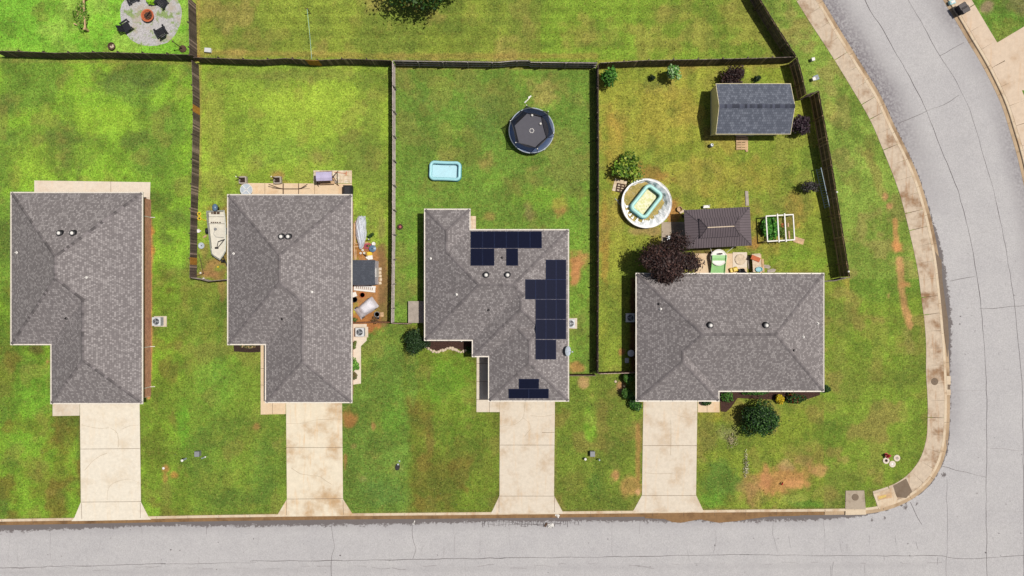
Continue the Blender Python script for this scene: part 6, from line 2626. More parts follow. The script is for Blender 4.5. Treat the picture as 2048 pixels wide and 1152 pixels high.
# ---- boat-house patio
r = at('patio_table', 'round glass topped table with a white cross frame at the patio end', 'table', 492.5, 379.5, zw=.72)
m = MB()
m.lathe([(.6, .70), (.6, .715)], 32)
m.build('glass_top', MAT['dish'], r)
m = MB()
m.tube([(.6 * math.cos(a), .6 * math.sin(a), .71) for a in np.linspace(0, 6.28, 37)[:-1]], .025, 6, True)
for a in (42, 132):
    m.beam((-.58 * math.cos(R(a)), -.58 * math.sin(R(a)), .735), (.58 * math.cos(R(a)), .58 * math.sin(R(a)), .735), .06, .03)
m.build('table_rim', MAT['white'], r)
for k in range(4):
    a = R(42 + 90 * k)
    m = MB()
    m.tube([(.5 * math.cos(a), .5 * math.sin(a), .7), (.45 * math.cos(a), .45 * math.sin(a), 0)], .025, 6)
    m.build('leg', MAT['white'], r)
for px, py, lab in ((488, 360.5, 'square stone planter with leaning sticks near the round glass table'), (557, 360.5, 'square stone planter with leaning sticks near the hammock stand')):
    r = at('stone_planter', lab, 'planter', px, py, 2, 'stone planters along the patio')
    m = MB()
    for s in (-1, 1):
        m.box(s * .31 - .07, s * .31 + .07, -.38, .32, 0, .42, .01)
        m.box(-.24, .24, s * .31 - .07 - .03, s * .31 + .07 - .03, 0, .42, .01)
    m.build('planter_wall', MAT['wood_grey'], r)
    m = MB()
    m.box(-.24, .24, -.27, .21, 0, .2)
    m.build('soil', MAT['soil'], r)
    m = MB()
    m.tube([(-.12, .1, .15), (-.2, .14, 1.5)], .07, 8, r1=.05)
    m.tube([(-.16, -.12, .15), (-.22, -.14, .6)], .05, 8)
    m.m = 1
    m.tube([(-.2, .14, 1.5), (-.21, .145, 1.62)], .055, 8)
    m.build('stick', [MAT['wood_dark'], MAT['white']], r)
r = at('hammock_stand', 'thin brown hammock stand on the patio', 'stand', 582, 377, 0)
m = MB()
m.tube([(-1.9, .28, 1.0), (-1.1, .0, .28), (-.75, -.05, .1), (.75, -.05, .1), (1.1, .0, .28), (1.9, .28, 1.0)], .04, 8)
m.build('beam', MAT['wood_dark'], r)
for x in (-.74, .78):
    m = MB()
    m.beam((x, -.55, .05), (x, .5, .05), .06)
    m.build('foot', MAT['wood_dark'], r)
m = MB()
m.tube([(-1.9, .0, 0.06), (-.8, -.06, .05)], .015, 5)
m.tube([(.8, -.06, .05), (1.9, .0, .06)], .015, 5)
m.build('strap', MAT['wood_dark'], r)
r = at('covered_grill', 'black covered grill at the patio corner', 'grill', 694.5, 380, 0, zw=.9)
m = MB()
m.box(-.42, .42, -.5, .48, .03, .95, .09)
m.build('cover', MAT['black_plastic'], r)
m = MB()
m.tube([(.46, -.3, .8), (.5, 0, .82), (.46, .3, .8)], .03, 6)
m.box(-.3, .3, -.42, .36, .96, 1.02, .05)
m.build('lid', MAT['black_plastic'], r)
r = at('swing_seat', 'garden swing seat with a lilac canopy on the flagstones', 'swing seat', 648, 352.5, 2, zw=1.75)
m = MB()
vs = []
for x in (-.78, -.4, 0, .4, .78):
    for y, z in ((-.44, 1.68), (-.15, 1.84), (.15, 1.86), (.44, 1.74)):
        vs.append((x, y, z - (.03 if abs(x) in (.4,) else 0)))
m.add(vs, [(i * 4 + j, (i + 1) * 4 + j, (i + 1) * 4 + j + 1, i * 4 + j + 1) for i in range(4) for j in range(3)])
m.add([(x, y, z - .1) if k else (x, y, z) for k in (0, 1) for x, y, z in ((-.78, -.44, 1.68), (.78, -.44, 1.68))], [(0, 2, 3, 1)])
m.build('canopy', MAT['canopy'], r)
m = MB()
m.tube([(-.8, -.45, 1.66), (.8, -.45, 1.66), (.8, .45, 1.72), (-.8, .45, 1.72)], .03, 6, True)
m.build('canopy_frame', MAT['wood_dark'], r)
for s in (-1, 1):
    m = MB()
    m.tube([(s * 1.0, -.75, 0), (s * .86, 0, 1.62)], .035, 6)
    m.tube([(s * 1.0, .75, 0), (s * .86, 0, 1.62)], .035, 6)
    m.tube([(s * .98, -.62, .3), (s * .98, .62, .3)], .025, 6)
    m.build('side_frame', MAT['wood_dark'], r)
m = MB()
m.tube([(-.86, 0, 1.62), (.86, 0, 1.62)], .035, 6)
m.build('top_bar', MAT['wood_dark'], r)
m = MB()
m.box(-.72, .72, -.6, .0, .45, .52, .02)
m.build('seat', MAT['wood'], r)
m = MB()
m.box(-.72, .72, .0, .08, .53, .98, .02)
m.build('backrest', MAT['canopy'], r)
r = at('paver_block', 'small tan paver set beside the lilac swing seat', 'paver', 673, 364, 0)
m = MB()
m.box(-.18, .18, -.14, .14, .02, .07, .01)
m.box(-.14, .14, -.1, .1, .07, .075)
m.build('block', MAT['wood_grey'], r)
r = at('garden_rake', 'rusty rake lying on the flagstones', 'rake', 681, 346, -4)
m = MB()
m.tube([(-.6, .02, .05), (.6, -.02, .05)], .025, 6)
m.box(.55, .62, -.22, .2, .03, .07)
m.build('handle', MAT['clay'], r)

# ---- dirt yard beside the boat house
r = at('covered_boat', 'small boat under a wrinkled silver tarp beside the house wall', 'boat', 720, 465, -2, zw=.7)
m = MB()
rows = [(-1.62, .10, .3), (-1.35, .24, .55), (-1.0, .36, .68), (-.5, .48, .78), (0, .55, .84), (.5, .57, .86), (1.0, .52, .82), (1.35, .46, .74), (1.55, .40, .62), (1.66, .34, .45)]
vs = []
for i, (y, w, h_) in enumerate(rows):
    for k in range(13):
        t = -1 + 2 * k / 12
        x = w * t * (1 + .08 * math.sin(i * 2.3 + k)) + .05 * math.sin(i * .8)
        z = h_ * (1 - abs(t) ** 2.2 * .72) + (.06 * math.sin(k * 2.1 + i * 1.7) if 0 < k < 12 else 0)
        vs.append((x, y + .04 * math.sin(k * 1.3), max(.12, z)))
m.add(vs, [(i * 13 + k, i * 13 + k + 1, (i + 1) * 13 + k + 1, (i + 1) * 13 + k) for i in range(len(rows) - 1) for k in range(12)])
m.build('tarp', MAT['tarp'], r, False)
m = MB()
m.beam((-.62, -1.3, .12), (-.62, 1.2, .12), .1, .1)
m.beam((-.6, -1.1, .12), (.75, -.95, .12), .1, .1)
m.beam((-.7, -1.4, .08), (-.2, -1.35, .08), .14, .08)
m.build('cradle', MAT['wood'], r)
r = at('hose_reel', 'faded red hose coiled in a heap beside the tarp', 'hose', 735.5, 492)
m = MB()
for k in range(4):
    q_ = .34 - .05 * k
    m.tube([(q_ * math.cos(a) + .03 * k, q_ * .9 * math.sin(a), .04 + .05 * k) for a in np.linspace(0, 6.28, 25)[:-1]], .035, 6, True)
m.tube([(-.35, -.1, .05), (-.3, -.42, .05), (.1, -.5, .05)], .035, 6)
m.build('hose_coil', MAT['pinkred'], r)
m = MB()
m.lathe([(.08, 0), (.08, .25), (.1, .28), (.001, .28)], 12)
m.build('hub', MAT['dark_metal'], r)
r = at('metal_tub', 'round grey tub beside the red hose', 'tub', 746.5, 497.5)
m = MB()
m.lathe([(.3, 0), (.33, .32), (.36, .34), (.34, .37), (.1, .42), (.001, .43)], 24)
m.build('tub', MAT['motor'], r)
m = MB()
m.tube([(-.1, 0, .44), (0, 0, .5), (.1, 0, .44)], .02, 6)
m.build('handle', MAT['dark_metal'], r)
r = at('plastic_bucket', 'white bucket touching the round grey tub', 'bucket', 748.5, 488)
m = MB()
m.lathe([(.14, 0), (.18, .34), (.19, .36), (.16, .36), (.001, .34)], 18)
m.build('bucket', MAT['white'], r)
m = MB()
m.tube([(-.18, 0, .34), (-.1, -.14, .36), (.1, -.14, .36), (.18, 0, .34)], .012, 5)
m.build('handle', MAT['steel'], r)
r = at('folded_sheet', 'yellow and white folded sheet above the small shed', 'sheet', 740, 511, 8)
m = MB()
m.box(-.26, .26, -.42, .0, .05, .14, .02)
m.build('panel', MAT['white'], r)
m = MB()
m.box(-.25, .27, .0, .36, .05, .15, .02)
m.box(-.1, .02, .05, .1, .15, .18)
m.build('panel', MAT['yellow'], r)
for px, py, lab in ((722, 506.5, 'white paint can, the inner of two above the small shed'), (729, 506, 'white paint can, the outer of two above the small shed'), (726, 500.5, 'cream paint can nearest the tarp')):
    r = at('paint_can', lab, 'can', px, py, 0, 'paint cans on the dirt yard')
    m = MB()
    m.lathe([(.1, 0), (.1, .2), (.11, .21), (.08, .21), (.001, .2)], 14)
    m.build('can', MAT['white'], r)
    m = MB()
    m.lathe([(.04, .2), (.04, .215), (.001, .216)], 10)
    m.build('lid', MAT['wood_dark'], r)
r = at('work_boots', 'dark and white bundle of tools by the yellow sheet', 'tools', 732, 513, -40)
r.name = 'tool_bundle'
m = MB()
m.tube([(-.35, 0, .06), (.3, .05, .08)], .05, 7)
m.tube([(-.2, .1, .06), (.35, -.1, .1)], .04, 7)
m.build('tool', MAT['dark_metal'], r)
m = MB()
m.box(.05, .3, -.12, .06, .08, .18, .03)
m.build('rag', MAT['white'], r)
for px, py, L_, rz, lab in ((710, 508, 1.3, 3, 'pale timber leaning along the eave above the small shed'), (709, 468, 2.2, 0, 'long pale timber between the tarp and the house wall')):
    r = at('timber_length', lab, 'timber', px, py, rz)
    m = MB()
    m.beam((0, -L_ / 2, .08), (0, L_ / 2, .12), .1, .08)
    m.beam((.1, -L_ / 2 + .1, .06), (.14, L_ / 2 - .2, .06), .07, .05)
    m.build('board', MAT['wood'], r)
r = at('yard_post', 'thin dark post with a white cap beside the silver tarp', 'post', 740.5, 480)
m = MB()
m.tube([(0, 0, 0), (0, .02, .8)], .03, 7)
m.box(-.25, .1, -.02, .02, .5, .54)
m.build('post', MAT['dark_metal'], r)
m = MB()
m.ball((0, .02, .83), .06, 10)
m.build('knob', MAT['white'], r)
# small shed
ze = 1.9
a, b = W(704, 570, ze), W(750.5, 520, ze)
r = thing('storage_shed', 'low storage shed with a charcoal gable roof and white side', 'shed', ((a[0] + b[0]) / 2, (a[1] + b[1]) / 2, 0))
hx, hy = (b[0] - a[0]) / 2, (b[1] - a[1]) / 2
zr = ze + .32
m = MB()
for s in (-1, 1):
    for k in range(7):
        y0, y1 = s * hy * (1 - k / 7), s * hy * (1 - (k + 1) / 7)
        z0, z1 = ze + .32 * k / 7, ze + .32 * (k + 1) / 7
        m.add([(-hx, y0, z0 + .012), (hx, y0, z0 + .012), (hx, y1, z1), (-hx, y1, z1), (-hx, y0, z0 - .01), (hx, y0, z0 - .01)], [(0, 1, 2, 3) if s < 0 else (3, 2, 1, 0), (4, 5, 1, 0) if s < 0 else (0, 1, 5, 4)], [[(0, k * .17), (2 * hx, k * .17), (2 * hx, k * .17 + .17), (0, k * .17 + .17)]] * 2)
m.build('roof', MAT['shingle_dark'], r)
m = MB()
x1 = W(757.3, 0)[0] - r.location.x
m.add([(-hx + .1, -hy + .1, 0), (x1, -hy + .06, 0), (x1, hy - .06, 0), (-hx + .1, hy - .1, 0), (-hx + .1, -hy + .1, ze), (hx - .02, -hy + .06, ze), (hx - .02, hy - .06, ze), (-hx + .1, hy - .1, ze), (hx - .02, 0, zr - .02), (-hx + .1, 0, zr - .02)],
      [(0, 1, 5, 4), (2, 3, 7, 6), (1, 2, 6, 8, 5), (3, 0, 4, 9, 7)])
m.build('wall', MAT['tarp_white'], r)
m = MB()
m.box(hx + .0, hx + .05, -.45, .45, .1, 1.7)
m.build('door', MAT['white'], r)
r = at('stone_edging', 'pale broken pavers in a line beside the small shed', 'pavers', 761, 552, 0)
m = MB()
for k in range(5):
    m.xf((random.uniform(-.05, .05), -.7 + k * .35, 0), rz=random.uniform(-.3, .3))
    m.box(-.13, .13, -.14, .14, 0, .06, .01)
m.build('paver', MAT['stone'], r)
r = at('slatted_panel', 'white slatted plastic shelf lying below the small shed', 'shelf', 730, 576.5, -6)
r.name = 'plastic_shelf'
m = MB()
m.box(-1.08, 1.08, -.32, -.13, .1, .16, .02)
m.box(-1.08, 1.08, .13, .32, .1, .16, .02)
for k in range(10):
    x = -.95 + k * .2
    m.box(x - .06 - (.07 if k == 0 else 0), x + .06 + (.07 if k == 9 else 0), -.13, .13, .105, .155)
m.build('shelf_top', MAT['white'], r)
m = MB()
for x in (-1, 1):
    m.box(x - .05, x + .05, -.28, .28, 0, .1)
m.build('foot', MAT['white'], r)
r = at('covered_mower', 'bulky machine under a white sheet on the dirt yard', 'covered machine', 731, 616, 36, zw=.6)
m = MB()
vs, fs = [], []
ny, nx = 13, 9
for i in range(ny):
    for j in range(nx):
        u, v = -1 + 2 * j / (nx - 1), -1 + 2 * i / (ny - 1)
        hw = .62 + .06 * math.sin(v * 3)
        x = v * 1.12
        y = u * hw * (1 - .06 * v)
        top_ = .95 if v > -.35 else .55 + .08 * math.sin(v * 9)
        ed = max(abs(u), abs(v)) ** 5
        z = top_ * (1 - ed * .9) + .03 * math.sin(i * 1.9 + j * 2.3) * (1 - ed)
        vs.append((x, y, max(.03, z)))
for i in range(ny - 1):
    for j in range(nx - 1):
        fs.append((i * nx + j, i * nx + j + 1, (i + 1) * nx + j + 1, (i + 1) * nx + j)[::-1])
m.add(vs, fs)
m.build('sheet', MAT['tarp_white'], r, True)
for a in (-.8, .7):
    for s in (-1, 1):
        m = MB()
        m.xf((a, s * .6, .15), rx=R(90))
        m.lathe([(.15, -.05), (.15, .05)], 12)
        m.build('wheel', MAT['black_plastic'], r)
r = at('plastic_stool', 'white square stool by the eave above the covered machine', 'stool', 710, 589, 20)
m = MB()
m.box(-.24, .24, -.24, .24, .4, .44, .03)
m.build('seat', MAT['white'], r)
for sx in (-1, 1):
    for sy in (-1, 1):
        m = MB()
        m.box(sx * .19 - .03, sx * .19 + .03, sy * .19 - .03, sy * .19 + .03, 0, .4)
        m.build('leg', MAT['white'], r)
for px, py, q_, mat, soil, lab in ((710.5, 599, .28, 'black_plastic', 'soil', 'black flower pot under the eave beside the covered machine'), (755, 628.5, .27, 'grey_plastic', 'soil', 'dark grey pot at the fence side of the dirt yard'), (725, 590, .28, 'clay', 'muck', 'low round clay saucer between the stool and the shelf')):
    r = at('planter_pot', lab, 'pot', px, py)
    m = MB()
    hh = .3 if mat != 'clay' else .1
    m.lathe([(q_ * .75, 0), (q_, hh), (q_ * 1.05, hh + .02), (q_ * .9, hh + .02), (q_ * .85, hh - .06)], 20)
    m.build('pot', MAT[mat], r)
    m = MB()
    m.cyl((0, 0), q_ * .84, hh - .08, hh - .06, 18)
    m.build('soil', MAT[soil], r)
r = at('plywood_square', 'small tan wooden square next to the dark grey pot', 'board', 764, 629, 0)
m = MB()
m.box(-.17, .17, -.22, .22, 0, .04, .005)
m.box(-.12, .12, -.02, .02, .04, .06)
m.build('board', MAT['wood'], r)
r = at('plastic_bucket', 'tiny black bucket with a white rim below the dark grey pot', 'bucket', 756.5, 635.5)
m = MB()
m.lathe([(.12, 0), (.15, .25), (.16, .27), (.13, .26), (.001, .2)], 14)
m.build('bucket', MAT['black_plastic'], r)
m = MB()
m.tube([(-.05, .1, .27), (.12, .1, .27)], .03, 6)
m.build('handle', MAT['white'], r)

# ---- solar house surroundings
r = at('wooden_deck', 'small grey wooden deck by the side door of the solar house', 'deck', 833, 624, 0, zw=.5)
m = MB()
for k in range(15):
    x = -.82 + k * .113
    m.box(x, x + .104, -1.08, 1.08, .46, .5)
m.build('boards', MAT['wood_grey'], r).name = 'decking'
m = MB()
m.box(-.8, .86, -1.04, -.98, .1, .458)
m.box(-.8, .86, .98, 1.04, .1, .458)
m.box(-.8, -.74, -.97, .97, .1, .458)
for x in (-.77, .8):
    for y in (-1.0, 1.0):
        m.box(x - .05, x + .05, y - .05, y + .05, -.05, .1)
m.build('joist', MAT['wood_dark'], r)
r = at('fire_ring', 'small round dark red pot on the grass by the pale rail fence', 'pot', 801, 454)
m = MB()
m.lathe([(.2, 0), (.27, .22), (.29, .26), (.24, .26), (.18, .12), (.001, .1)], 20)
m.build('pot', MAT['wood_dark'], r)
m = MB()
m.lathe([(.1, .1), (.12, .26), (.001, .28)], 14)
m.build('pot_core', MAT['pinkred'], r)
# satellite dish on the eave
root, rel, hgt, ze, roof = HOUSES['c']
x, y = W(1134, 702, 3.1)
r = thing('satellite_dish', 'oval grey satellite dish on the roof edge of the solar house', 'dish', (x, y, 2.78))
m = MB()
vs, fs = [], []
for i in range(7):
    q_ = .44 * i / 6
    for k in range(24):
        a = 2 * math.pi * k / 24
        vs.append((q_ * math.cos(a), q_ * 1.1 * math.sin(a), .12 * (q_ / .44) ** 2))
for i in range(6):
    for k in range(24):
        fs.append((i * 24 + k, i * 24 + (k + 1) % 24, (i + 1) * 24 + (k + 1) % 24, (i + 1) * 24 + k))
m.xf((0, 0, .35), ry=R(48))
m.add(vs, fs)
m.build('reflector', MAT['dish'], r, True)
m = MB()
m.tube([(-.1, 0, -.15), (-.05, 0, .3)], .03, 8)
m.tube([(0, -.1, .2), (.5, -.06, .42)], .02, 6)
m.box(.44, .58, -.12, -.02, .38, .48)
m.build('feed_arm', MAT['dish'], r)
# edging stones
sl = [(852, 694), (857, 697), (862, 700), (867, 702.5), (872, 704), (877, 703.5), (881, 701), (886, 700.5), (891, 699), (895, 696.5), (900, 696), (905, 697), (909, 698.5), (913, 700), (917, 702.5), (922, 704), (927, 702.5), (931, 700.5)]
st0 = None
for i, (px, py) in enumerate(sl):
    if st0 is None:
        st0 = at('edging_stone', '', 'stone', px, py)
        m = MB()
        m.ball((0, 0, .05), .15, 9, .7)
        for k, v in enumerate(m.v):
            f_ = 1 + .22 * math.sin(k * 12.7)
            m.v[k] = (v[0] * f_, v[1] * f_ * .8, v[2])
        me_o = m.build('rock', MAT['stone'], st0)
        o = st0
    else:
        o = copy_tree(st0)
    x, y = W(px, py)
    o.location = (x, y, 0)
    o.rotation_euler = (0, 0, i * 1.3)
    s = random.uniform(.8, 1.35)
    o.scale = (s, s * random.uniform(.8, 1.1), s)
    tag(o, 'pale field stone in the edging of the mulch bed', 'stone', 'edging stones of the mulch bed')
r = at('path_light', 'small white globe light in the mulch bed', 'light', 923.5, 681)
m = MB()
m.lathe([(.03, 0), (.03, .3)], 8)
m.build('stake', MAT['dark_metal'], r)
m = MB()
m.ball((0, 0, .38), .11, 12)
m.build('globe', MAT['white'], r, True)

# ---- corner house side
r = at('storage_bin', 'white round lidded bin in the shade beside the corner house', 'bin', 1262, 706.5, zw=.6)
m = MB()
m.lathe([(.26, 0), (.3, .6)], 24)
m.build('bin_drum', MAT['grey_plastic'], r)
m = MB()
m.lathe([(.33, .6), (.34, .64), (.26, .67), (.001, .69)], 24)
m.box(-.06, .06, -.02, .02, .69, .73)
m.build('lid', MAT['ac'], r)
r = at('meter_box', 'pale flat box below the white round bin', 'box', 1254, 721, 0, zw=.4)
m = MB()
m.box(-.17, .17, -.22, .22, 0, .4, .02)
m.build('box', MAT['ac'], r)
m = MB()
m.box(-.19, .19, -.24, .24, .4, .44, .015)
m.build('lid', MAT['dish'], r)
r = at('garden_statue', 'small pale garden ornament between the clipped ball shrubs', 'ornament', 1248, 771)
m = MB()
m.lathe([(.14, 0), (.1, .08), (.08, .2), (.13, .32), (.07, .42), (.09, .5), (.001, .56)], 12)
m.build('figure', MAT['stone'], r, True)
r = at('stepping_stone', 'rough pale stone on the lawn by the upper ball shrub', 'stone', 1231, 763)
m = MB()
m.ball((0, 0, .03), .14, 8, .5)
m.build('rock', MAT['stone'], r)

# ---- kerb-side utilities
for (px, py, lab) in ((394, 908, 'grey utility box on the lawn of the boat house'), (1185, 908, 'grey utility box between the two grey driveways')):
    r = at('utility_box', lab, 'utility box', px, py, 0, 'grey utility boxes on the front lawns', zw=.5)
    m = MB()
    m.box(-.22, .22, -.25, .25, 0, .55, .03)
    m.build('cabinet', MAT['grey_plastic'], r)
    m = MB()
    m.box(-.24, .24, -.27, .27, .55, .6, .025)
    m.build('lid', MAT['grey_plastic'], r)
for px, py, h_, mat, lab in ((372, 917, .9, 'white', 'stout white marker post in bare soil near the utility box'), (403, 917, .7, 'white', 'slim white marker leaning beside the boat house utility box'), (1170, 916.5, .45, 'white', 'short white capped pipe near the lawn utility box'), (1197.5, 917.5, .6, 'dish', 'slim pale marker post near the lawn utility box'), (328, 936, .12, 'white', 'low white drain cap in bare clay soil by the first driveway')):
    r = at('marker_post', lab, 'marker post', px, py, 0)
    q_ = .1 if h_ < .5 or 'stout' in lab else .06
    m = MB()
    if 'leaning' in lab:
        m.tube([(0, 0, 0), (.5, .22, .3)], .055, 8)
    else:
        m.tube([(0, 0, -.05), (0, 0, h_)], q_, 12)
    m.build('post', MAT['dish'], r)
    m = MB()
    tx, ty, tz = (.5, .22, .3) if 'leaning' in lab else (0, 0, h_)
    m.lathe([(q_ * 1.25, -.06), (q_ * 1.25, .03), (q_ * .8, .05), (.001, .055)], 12, (tx, ty, tz))
    m.build('cap', MAT[mat], r)
r = at('meter_cover', 'blue grey oval meter cover in the front lawn', 'meter cover', 795, 934, -10)
m = MB()
m.lathe([(.3, -.02), (.3, .03), (.26, .05), (.001, .05)], 20, (0, 0, 0), .8, 1.2)
m.build('cover', MAT['dark_metal'], r)
m = MB()
m.cyl((.02, .28), .09, .05, .07, 12)
m.build('lid', MAT['dish'], r)
r = at('pond_light', 'tiny pale cap beside the blue grey meter cover', 'cap', 799, 922)
r.name = 'pipe_stub'
m = MB()
m.lathe([(.08, -.02), (.08, .08), (.05, .1), (.001, .1)], 12)
m.build('stub', MAT['dish'], r)
# hydrant
r = at('fire_hydrant', 'red fire hydrant on the corner lawn', 'hydrant', 1772, 909.5)
m = MB()
m.lathe([(.2, 0), (.2, .05), (.13, .07), (.12, .5), (.17, .52), (.17, .56), (.13, .6), (.1, .7), (.04, .74), (.04, .8)], 20)
m.build('barrel', MAT['red'], r)
for a, q_ in ((0, .07), (180, .07), (250, .1)):
    m = MB()
    m.xf((0, 0, .42), rz=R(a), ry=R(90))
    m.lathe([(q_, .1), (q_, .22), (q_ * 1.2, .22), (q_ * 1.2, .28), (.001, .29)], 12)
    m.build('nozzle', MAT['pinkred'], r)
for px, py, mat, lab in ((1772, 921, 'soil', 'concrete valve ring with a black hole, closest to the hydrant base'), (1793.5, 916, 'wood_grey', 'concrete valve ring with a pale hole, nearest the pavement'), (1784.5, 928, 'white', 'concrete valve ring with a white centre, lowest by the hydrant')):
    r = at('valve_collar', lab, 'valve ring', px, py, 0, 'concrete valve rings round the hydrant')
    m = MB()
    m.lathe([(.33, -.03), (.33, .04), (.3, .06), (.15, .06), (.13, .0)], 26)
    m.build('ring', MAT['patio_pale'], r)
    m = MB()
    m.cyl((.02, 0), .13, -.02, .025, 16)
    m.build('valve_lid', MAT[mat], r)
r = at('marker_flag', 'small bright red flag on the bare clay of the corner lawn', 'flag', 1560, 968, 30)
m = MB()
m.tube([(0, 0, 0), (0, 0, .4)], .012, 5)
m.build('stake', MAT['dark_metal'], r)
m = MB()
m.add([(0, 0, .4), (.28, .1, .36), (.3, .12, .12), (.02, .02, .2), (.14, -.12, .3)], [(0, 1, 4), (1, 2, 4), (2, 3, 4), (3, 0, 4)])
m.build('flag_cloth', MAT['red'], r)
# storm drains
r = at('storm_drain', 'square concrete drain box with a rusty manhole at the kerb', 'drain', 1709, 1000, 0)
m = MB()
m.prism([(-.9, .95), (.95, .97), (1.1, -.92), (-.95, -.92)], -.1, .06)
m.build('drain_slab', MAT['drainc'], r)
m = MB()
m.lathe([(.34, .06), (.34, .085), (.28, .095), (.001, .095)], 24, (.05, .3, 0))
m.build('manhole_lid', MAT['worn'], r)
m = MB()
m.prism([(-.9, -1.02), (1.1, -1.02), (1.15, -1.45), (-.92, -1.5)], -.1, .03)
m.build('drain_lip', MAT['kerb'], r)
r = at('storm_drain', 'concrete drain slab with a yellowed patch at the start of the pavement', 'drain', 1769, 996, 11)
m = MB()
m.prism([(-1.05, .62), (.95, .9), (1.25, -.3), (.9, -.75), (-.78, -.98)], -.1, .05)
m.build('drain_slab', MAT['kerb'], r)
m = MB()
m.box(-.72, .75, -.08, .38, .05, .056)
m.build('drain_plate', MAT['wood'], r)
m = MB()
m.prism([(-.62, .0), (.2, .1), (.15, .32), (-.6, .26)], .058, .062)
m.build('paint_patch', plain('faded_yellow_paint', (224, 192, 112), .8), r)
r = at('kerb_ramp', 'worn brown textured ramp in the pavement at the corner', 'ramp', 1805, 977, 0)
m = MB()
m.prism([(-.95, .28), (.35, 1.0), (.95, -.3), (.35, -.95), (-.6, -.85)], -.1, .042)
m.build('ramp_slab', MAT['worn'], r)
r = at('manhole_cover', 'round rusty manhole cover in the curved pavement', 'manhole', 1869, 763)
m = MB()
m.lathe([(.36, .0), (.36, .032), (.33, .036), (.001, .036)], 28)
m.build('cover', MAT['worn'], r)
m = MB()
m.cyl((0, 0), .04, .036, .042, 10)
m.build('lid', MAT['dark_metal'], r)
r = at('kerb_inlet', 'open drain inlet in the kerb beside the rusty manhole cover', 'drain', 1897, 771, 0)
m = MB()
m.box(-.2, .2, -.95, -.4, -.1, .03)
m.box(-.2, .2, .1, .95, -.1, .03)
m.box(-.2, -.12, -.4, .1, -.1, .03)
m.build('inlet_block', MAT['kerb'], r)
m = MB()
m.box(-.11, .19, -.39, .09, -.1, -.04)
m.build('grate', MAT['worn'], r)
for px, py, rz, lab in ((1623, 121, 10, 'white lidded box on the verge by the tall fence corner'), (1624.5, 160, 20, 'small white box at the edge of a grey pad on the verge')):
    r = at('utility_pedestal', lab, 'utility box', px, py, rz)
    m = MB()
    m.box(-.14, .14, -.14, .14, 0, .45, .02)
    m.build('cabinet', MAT['dish'], r)
    m = MB()
    m.box(-.16, .16, -.16, .16, .45, .5, .02)
    m.build('lid', MAT['white'], r)
r = at('equipment_pad', 'dark grey equipment pad next to the small white box', 'pad', 1632, 155.5, 20)
m = MB()
m.box(-.26, .26, -.24, .24, -.03, .08, .02)
m.build('pad', MAT['motor'], r)
m = MB()
m.box(-.18, .18, -.16, .16, .08, .11, .01)
m.build('lid', MAT['grey_plastic'], r)


def wheelie():
    r = thing('trash_bin', '', 'bin')
    m = MB()
    m.add([(-.24, -.28, .08), (.24, -.28, .08), (.24, .28, .08), (-.24, .28, .08), (-.3, -.36, .95), (.3, -.36, .95), (.3, .36, .95), (-.3, .36, .95)], [(3, 2, 1, 0), (0, 1, 5, 4), (1, 2, 6, 5), (2, 3, 7, 6), (3, 0, 4, 7)])
    m.build('bin_shell', MAT['black_plastic'], r)
    m = MB()
    m.box(-.32, .32, -.4, .38, .952, 1.02, .03)
    m.build('lid', MAT['dark_metal'], r)
    m = MB()
    m.tube([(-.25, .44, .92), (.25, .44, .92)], .025, 6)
    m.build('handle', MAT['black_plastic'], r)
    for s in (-1, 1):
        m = MB()
        m.xf((s * .27, .28, .13), ry=R(90))
        m.lathe([(.13, -.04), (.13, .04)], 14)
        m.build('wheel', MAT['black_plastic'], r)
    return r


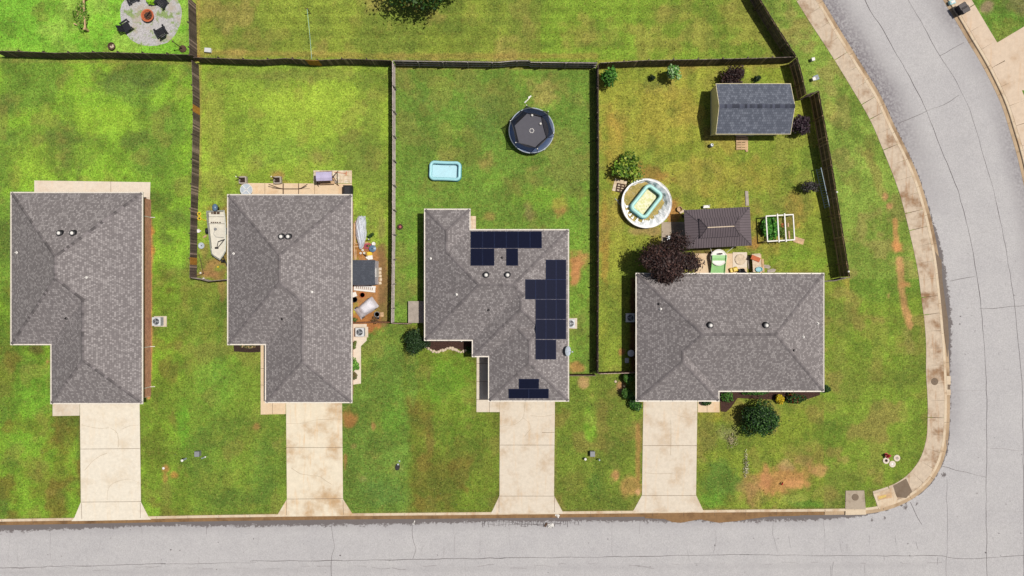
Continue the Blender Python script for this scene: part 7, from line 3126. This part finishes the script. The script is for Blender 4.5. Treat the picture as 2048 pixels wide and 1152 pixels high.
b0 = wheelie()
for i, (px, py, rz, lab) in enumerate(((1914, 20, -60, 'black wheeled trash bin, the upper of two on the far pavement'), (1919, 26, -62, 'black wheeled trash bin, the lower of two on the far pavement'))):
    o = b0 if i == 0 else copy_tree(b0)
    x, y = W(px, py)
    o.location = (x, y, .03)
    o.rotation_euler = (0, 0, R(rz))
    tag(o, lab, 'bin', 'trash bins by the far kerb')
r = at('recycling_crate', 'pale blue crate at the far kerb near the trash bins', 'crate', 1902, 6, 20)
m = MB()
m.box(-.28, .28, -.2, .2, .0, .3, .02)
m.build('crate', MAT['paleblue'], r)
m = MB()
m.box(-.2, .2, -.12, .12, .3, .36, .03)
m.build('paper', MAT['white'], r)
for px, py, rz, lab in ((1102, 1051, 20, 'crumpled white plastic bag lying on the asphalt'), (1115, 1031, -40, 'torn white paper caught in the gutter'), (828, 1045, 70, 'thin white scrap on the asphalt below the gutter')):
    r = at('litter_bag', lab, 'litter', px, py, rz, None, z=ZROAD + .02)
    m = MB()
    s = 1.0 if 'bag' in lab else .7
    vs = []
    for i in range(5):
        for j in range(5):
            vs.append(((-.3 + i * .15 + random.uniform(-.05, .05)) * s, (-.2 + j * .1 + random.uniform(-.04, .04)) * s * (.4 if 'thin' in lab else 1), random.uniform(.02, .2) * s * (0.3 + (0 < i < 4) * (0 < j < 4))))
    m.add(vs, [(i * 5 + j, (i + 1) * 5 + j, (i + 1) * 5 + j + 1, i * 5 + j + 1) for i in range(4) for j in range(4)])
    m.build('bag', MAT['white'], r)
    if 'bag' in lab:
        m = MB()
        m.xf((-.45, .25, 0), rz=.8)
        m.box(-.22, .22, -.1, .1, .01, .08, .02)
        m.build('carton', MAT['wood_dark'], r)

# ================================================================== camera, sun, sky
cam = bpy.data.cameras.new('camera')
cam.sensor_width = 36
cam.lens = 36 * H / 102.4
cam.clip_start = .5
cam.clip_end = 9000
co = bpy.data.objects.new('camera', cam)
COL.objects.link(co)
co.location = (0, 0, H)
scene.camera = co
EL, AZ = 69.0, 12.0                                     # degrees above the horizon; north of east
d = Vector((math.cos(R(EL)) * math.cos(R(AZ)), math.cos(R(EL)) * math.sin(R(AZ)), math.sin(R(EL))))
sl = bpy.data.lights.new('sun', 'SUN')
sl.energy = 5.0
sl.angle = R(0.8)
sl.color = (1.0, .955, .88)
so = bpy.data.objects.new('sun', sl)
COL.objects.link(so)
so.rotation_euler = d.to_track_quat('Z', 'Y').to_euler()
so.location = (20, 10, 60)
w = bpy.data.worlds.new('World')
scene.world = w
w.use_nodes = True
nt = w.node_tree
bg = nt.nodes['Background']
sky = nt.nodes.new('ShaderNodeTexSky')
sky.sky_type = 'NISHITA'
sky.sun_disc = False
sky.sun_elevation = R(EL)
sky.sun_rotation = R(90 - AZ)
sky.air_density = 1.0
sky.dust_density = 3.0
nt.links.new(sky.outputs[0], bg.inputs[0])
bg.inputs[1].default_value = 0.062
vs_ = scene.view_settings
vs_.view_transform = 'Standard'
vs_.look = 'None'
vs_.gamma = 1
vs_.use_curve_mapping = False
vs_.exposure = EXPO
